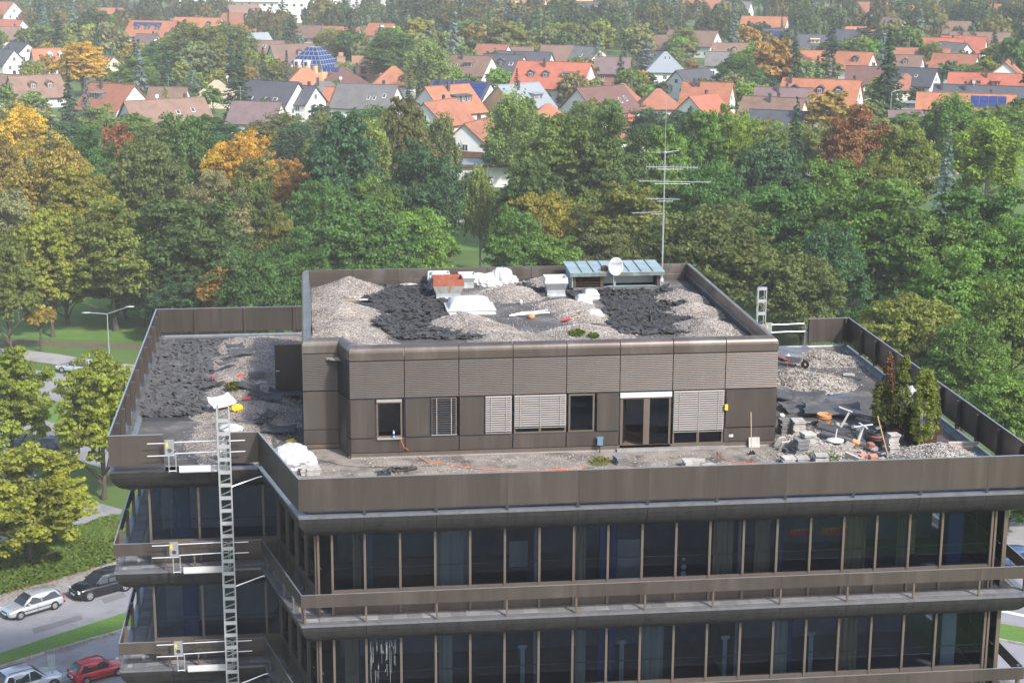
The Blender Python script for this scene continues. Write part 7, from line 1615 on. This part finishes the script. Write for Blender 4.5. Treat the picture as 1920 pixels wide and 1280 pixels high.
car('black SUV with roof rails behind the maples on the side street', (g(103,855)[0], g(103,855)[1]), R(-28), 4.7, 1.9, 1.72, P_black, 'suv', .97, roofbars=True)
car('dark blue small car left of the black SUV on the side street', (g(48,838)[0], g(48,838)[1]), R(-28), 3.7, 1.68, 1.42, P_blue, 'hatch', .97)
car('blue-grey car in the parking yard under the maples, at the left edge', (g(22,912)[0], g(22,912)[1]), R(10), 4.3, 1.75, 1.46, P_teal, 'sedan', .97)
car('dark blue car in the parking yard, right of the blue-grey one', (g(110,952)[0], g(110,952)[1]), R(20), 4.3, 1.75, 1.44, P_blue, 'sedan', .97)
car('slate-blue saloon parked at the lower right edge beyond the balcony', (g(1893,1058)[0], g(1893,1058)[1]), R(160), 4.5, 1.8, 1.46, P_teal, 'sedan', .97)
# twin street lamp
lp = at(205,668,G); d_ = (lp-CAM).dot(FW); o = thing('street_lamp', 'tall grey twin-armed street lamp beside the left terrace', 'street lamp', (lp.x,lp.y,G)); top = ony(203,588,lp.y).z-G
xl, xr = ony(165,586,lp.y).x-lp.x, ony(240,575,lp.y).x-lp.x; zl, zr = ony(165,586,lp.y).z-G, ony(240,575,lp.y).z-G
MB().tube([(0,0,0),(0,0,top)], [.09,.055], 10).build('post', M['galv'], o)
MB().tube([(0,0,top-.02),(xl,0,zl)], .035, 8).build('arm', M['galv'], o); MB().tube([(0,0,top-.02),(xr,0,zr)], .035, 8).build('arm', M['galv'], o)
for x, z, s in ((xl,zl,-1),(xr,zr,1)):
    MB().loft([[(x+s*a-s*.35, b*math.cos(t_), z+b*.55*math.sin(t_)) for t_ in [k*math.pi/4 for k in range(8)]] for a, b in ((0,.05),(.25,.14),(.6,.17),(.95,.12),(1.05,.03))]).build('lamp_head', M['alu_dull'], o, smooth=True)
# ivy-clad hedge bank between the street and the yard
hp = [g(-70,1060), g(60,1030), g(140,1012), g(230,985), g(300,962)]; hq = [g(-70,1131), g(0,1115), g(110,1085), g(215,1053), g(330,1012)]
rs = np.random.RandomState(6); n = 42000
def lerp_path(P_, t_):
    i = np.clip((t_*(len(P_)-1)).astype(int), 0, len(P_)-2); f = t_*(len(P_)-1)-i; A = np.array(P_); return A[i]*(1-f)[:,None]+A[i+1]*f[:,None]
t_ = rs.rand(n); s_ = rs.rand(n); a, b = lerp_path(hp, t_), lerp_path(hq, t_); xy = a*(1-s_)[:,None]+b*s_[:,None]
hh = 1.5*np.clip(np.minimum(s_, 1-s_)*7, 0, 1)**.6*(1+.18*fbm(xy[:,0], xy[:,1], 4, .5, 3)); dep = rs.rand(n)**2.2
C = np.stack([xy[:,0], xy[:,1], np.maximum(.03, hh*(1-.5*dep))], 1); N_ = np.stack([rs.normal(size=n)*.5, rs.normal(size=n)*.5-.35, np.ones(n)*.8], 1)
tn = np.stack([np.clip(.5+.25*fbm(xy[:,0],xy[:,1],9,.9,3)+rs.normal(size=n)*.14,0,1), np.clip(.5+.5*fbm(xy[:,0],xy[:,1],15,.5,2)+.2*rs.normal(size=n),0,1)],1)
o = thing('hedge', 'broad clipped green hedge bank along the parked cars at lower left', 'hedge', (float(C[:,0].mean()), float(C[:,1].mean()), G)); C2 = C-np.array([C[:,0].mean(), C[:,1].mean(), 0]); me = leaf_mesh('hedge_leaves', C2, N_, .13*(.6+.8*rs.rand(n)), tn, M['leaf']); c = link('foliage', me, o); c.color = (.115,.175,.030,.07)
# core so that no daylight shows through
V = []; nn = 24
for i in range(nn+1):
    tt = np.array([i/nn*.999]); A_, B_ = lerp_path(hp, tt)[0], lerp_path(hq, tt)[0]
    for f, z in ((.04,0),(.12,.85),(.5,1.05),(.88,.85),(.96,0)): q = A_*(1-f)+B_*f; V.append((q[0]-float(C[:,0].mean()), q[1]-float(C[:,1].mean()), z))
MB().add(V, [(i*5+k, (i+1)*5+k, (i+1)*5+k+1, i*5+k+1) for i in range(nn) for k in range(4)]).build('twig_core', M['earth'], o)
# fallen leaves along the kerb and on the yard
rs = np.random.RandomState(31); pts = []
for (ua,va),(ub,vb),spread,cnt in (((-20,1120),(215,1056),9,420),((-20,1250),(225,1184),5,260),((40,1010),(215,975),14,420),((20,1075),(200,1020),30,200)):
    f = rs.rand(cnt); 
    for k in range(cnt): pts.append(g(ua+(ub-ua)*f[k], va+(vb-va)*f[k]+abs(rs.normal())*spread))
pts = np.array(pts); n_ = len(pts); C = np.stack([pts[:,0], pts[:,1], np.full(n_, .13)+rs.rand(n_)*.03],1); me = leaf_mesh('fallen_leaves', C, np.stack([rs.normal(size=n_)*.3, rs.normal(size=n_)*.3, np.ones(n_)],1), .07*(.6+.8*rs.rand(n_)), np.stack([rs.rand(n_),rs.rand(n_)],1), M['leaf'])
o = link('fallen_leaves', me, None, (0,0,G)); o.color = (.30,.19,.06,.3); tag(o, 'fallen autumn leaves along the kerb and in the yard', 'leaves', None, 'stuff')
# street sign back and mesh fence at the very bottom
sp_ = at(100,1290,G); o = thing('street_sign', 'grey back of a street sign between the silver SUV and the red hatchback', 'sign', (sp_.x,sp_.y,G)); zt_ = ony(97,1226,sp_.y).z-G
MB().tube([(0,0,0),(0,0,zt_)], .035, 8).build('post', M['galv'], o); MB().box(-.24,.22,-.03,-.01,zt_-1.05,zt_).build('plate', M['alu_dull'], o)
fa, fb_ = at(118,1290,G), at(262,1252,G); o = thing('mesh_fence', 'low wire mesh fence in front of the red car', 'fence', (fa.x,fa.y,G)); d = fb_-fa; L_ = d.length; dn = d.normalized(); n = 5
for k in range(n+1): q = dn*(L_*k/n); MB().tube([(q.x,q.y,0),(q.x,q.y,1.05)], .025, 6).build('post', M['galv'], o)
mb = MB(); 
for z in (.1,.55,1.0): mb.tube([(0,0,z),(dn.x*L_,dn.y*L_,z)], .010, 4)
m_ = int(L_/.12)
for k in range(m_): q = dn*(L_*k/m_); mb.tube([(q.x,q.y,.06),(q.x,q.y,1.02)], .004, 3)
mb.build('wire_mesh', M['galv'], o)
# park bench, lawn posts
bp_ = at(893,410,G); o = thing('park_bench', 'long wooden park bench on the lawn edge seen above the penthouse', 'bench', (bp_.x,bp_.y,G)); Wb = 2.9
for k in range(3): MB().box(-Wb/2,Wb/2,-.22+.15*k,-.10+.15*k,.42,.46).build('seat_slat', M['slab'], o)
for k in range(3): MB().box(-Wb/2,Wb/2,.27,.31,.55+.17*k,.68+.17*k).build('back_slat', M['slab'], o)
for x in (-1.1,1.1): MB().box(x-.06,x+.06,-.2,.3,0,.42).build('leg', M['concrete'], o)
for k, (u, v0, v1) in enumerate(((882,445,393),(842,412,394),(803,412,395))):
    q = at(u, v0, G); zt_ = ony(u, v1, q.y).z-G; tag(MB().tube([(0,0,0),(0,0,zt_)], .05, 6).build('fence_post', M['galv'], None, (q.x,q.y,G)), ['tall thin steel post on the ball field lawn','thin steel post left of the park bench','thin steel post at the left of the ball field'][k], 'post')
q = at(36,600,G); tag(MB().tube([(0,0,0),(0,0,ony(36,570,q.y).z-G)], .06, 6).build('goal_post', M['white_paint'], None, (q.x,q.y,G)), 'white post on the park lawn at far left', 'post')
# street lamps among the houses
for u, v, h, lab in ((1672,172,9,'thin street lamp in front of the tallest dark conifer'),(1618,188,7,'small street lamp right of the tall white house')):
    q = at(u, v, G+h); o = thing('street_lamp', lab, 'street lamp', (q.x,q.y,G)); MB().tube([(0,0,0),(0,0,h-.3),(.3,0,h),(1.4,0,h+.3)], [.09,.07,.06,.05], 6).build('post', M['galv'], o); MB().box(1.2,2.0,-.12,.12,h+.25,h+.4).build('lamp_head', M['alu_dull'], o)
# ================================================================== haze in the air
hm = bpy.data.materials.new('haze'); hm.use_nodes = True; t = hm.node_tree; t.nodes.remove(t.nodes['Principled BSDF'])
pv = t.nodes.new('ShaderNodeVolumePrincipled'); pv.inputs['Density'].default_value = .00019; pv.inputs['Color'].default_value = (.93,.96,1,1); pv.inputs['Anisotropy'].default_value = -.4
t.links.new(pv.outputs[0], t.nodes['Material Output'].inputs['Volume'])
hz = MB().box(-1460, 1460, -160, 2460, G-1, 27).build('haze', hm); tag(hz, 'pale even haze over the town', None, None, 'stuff')
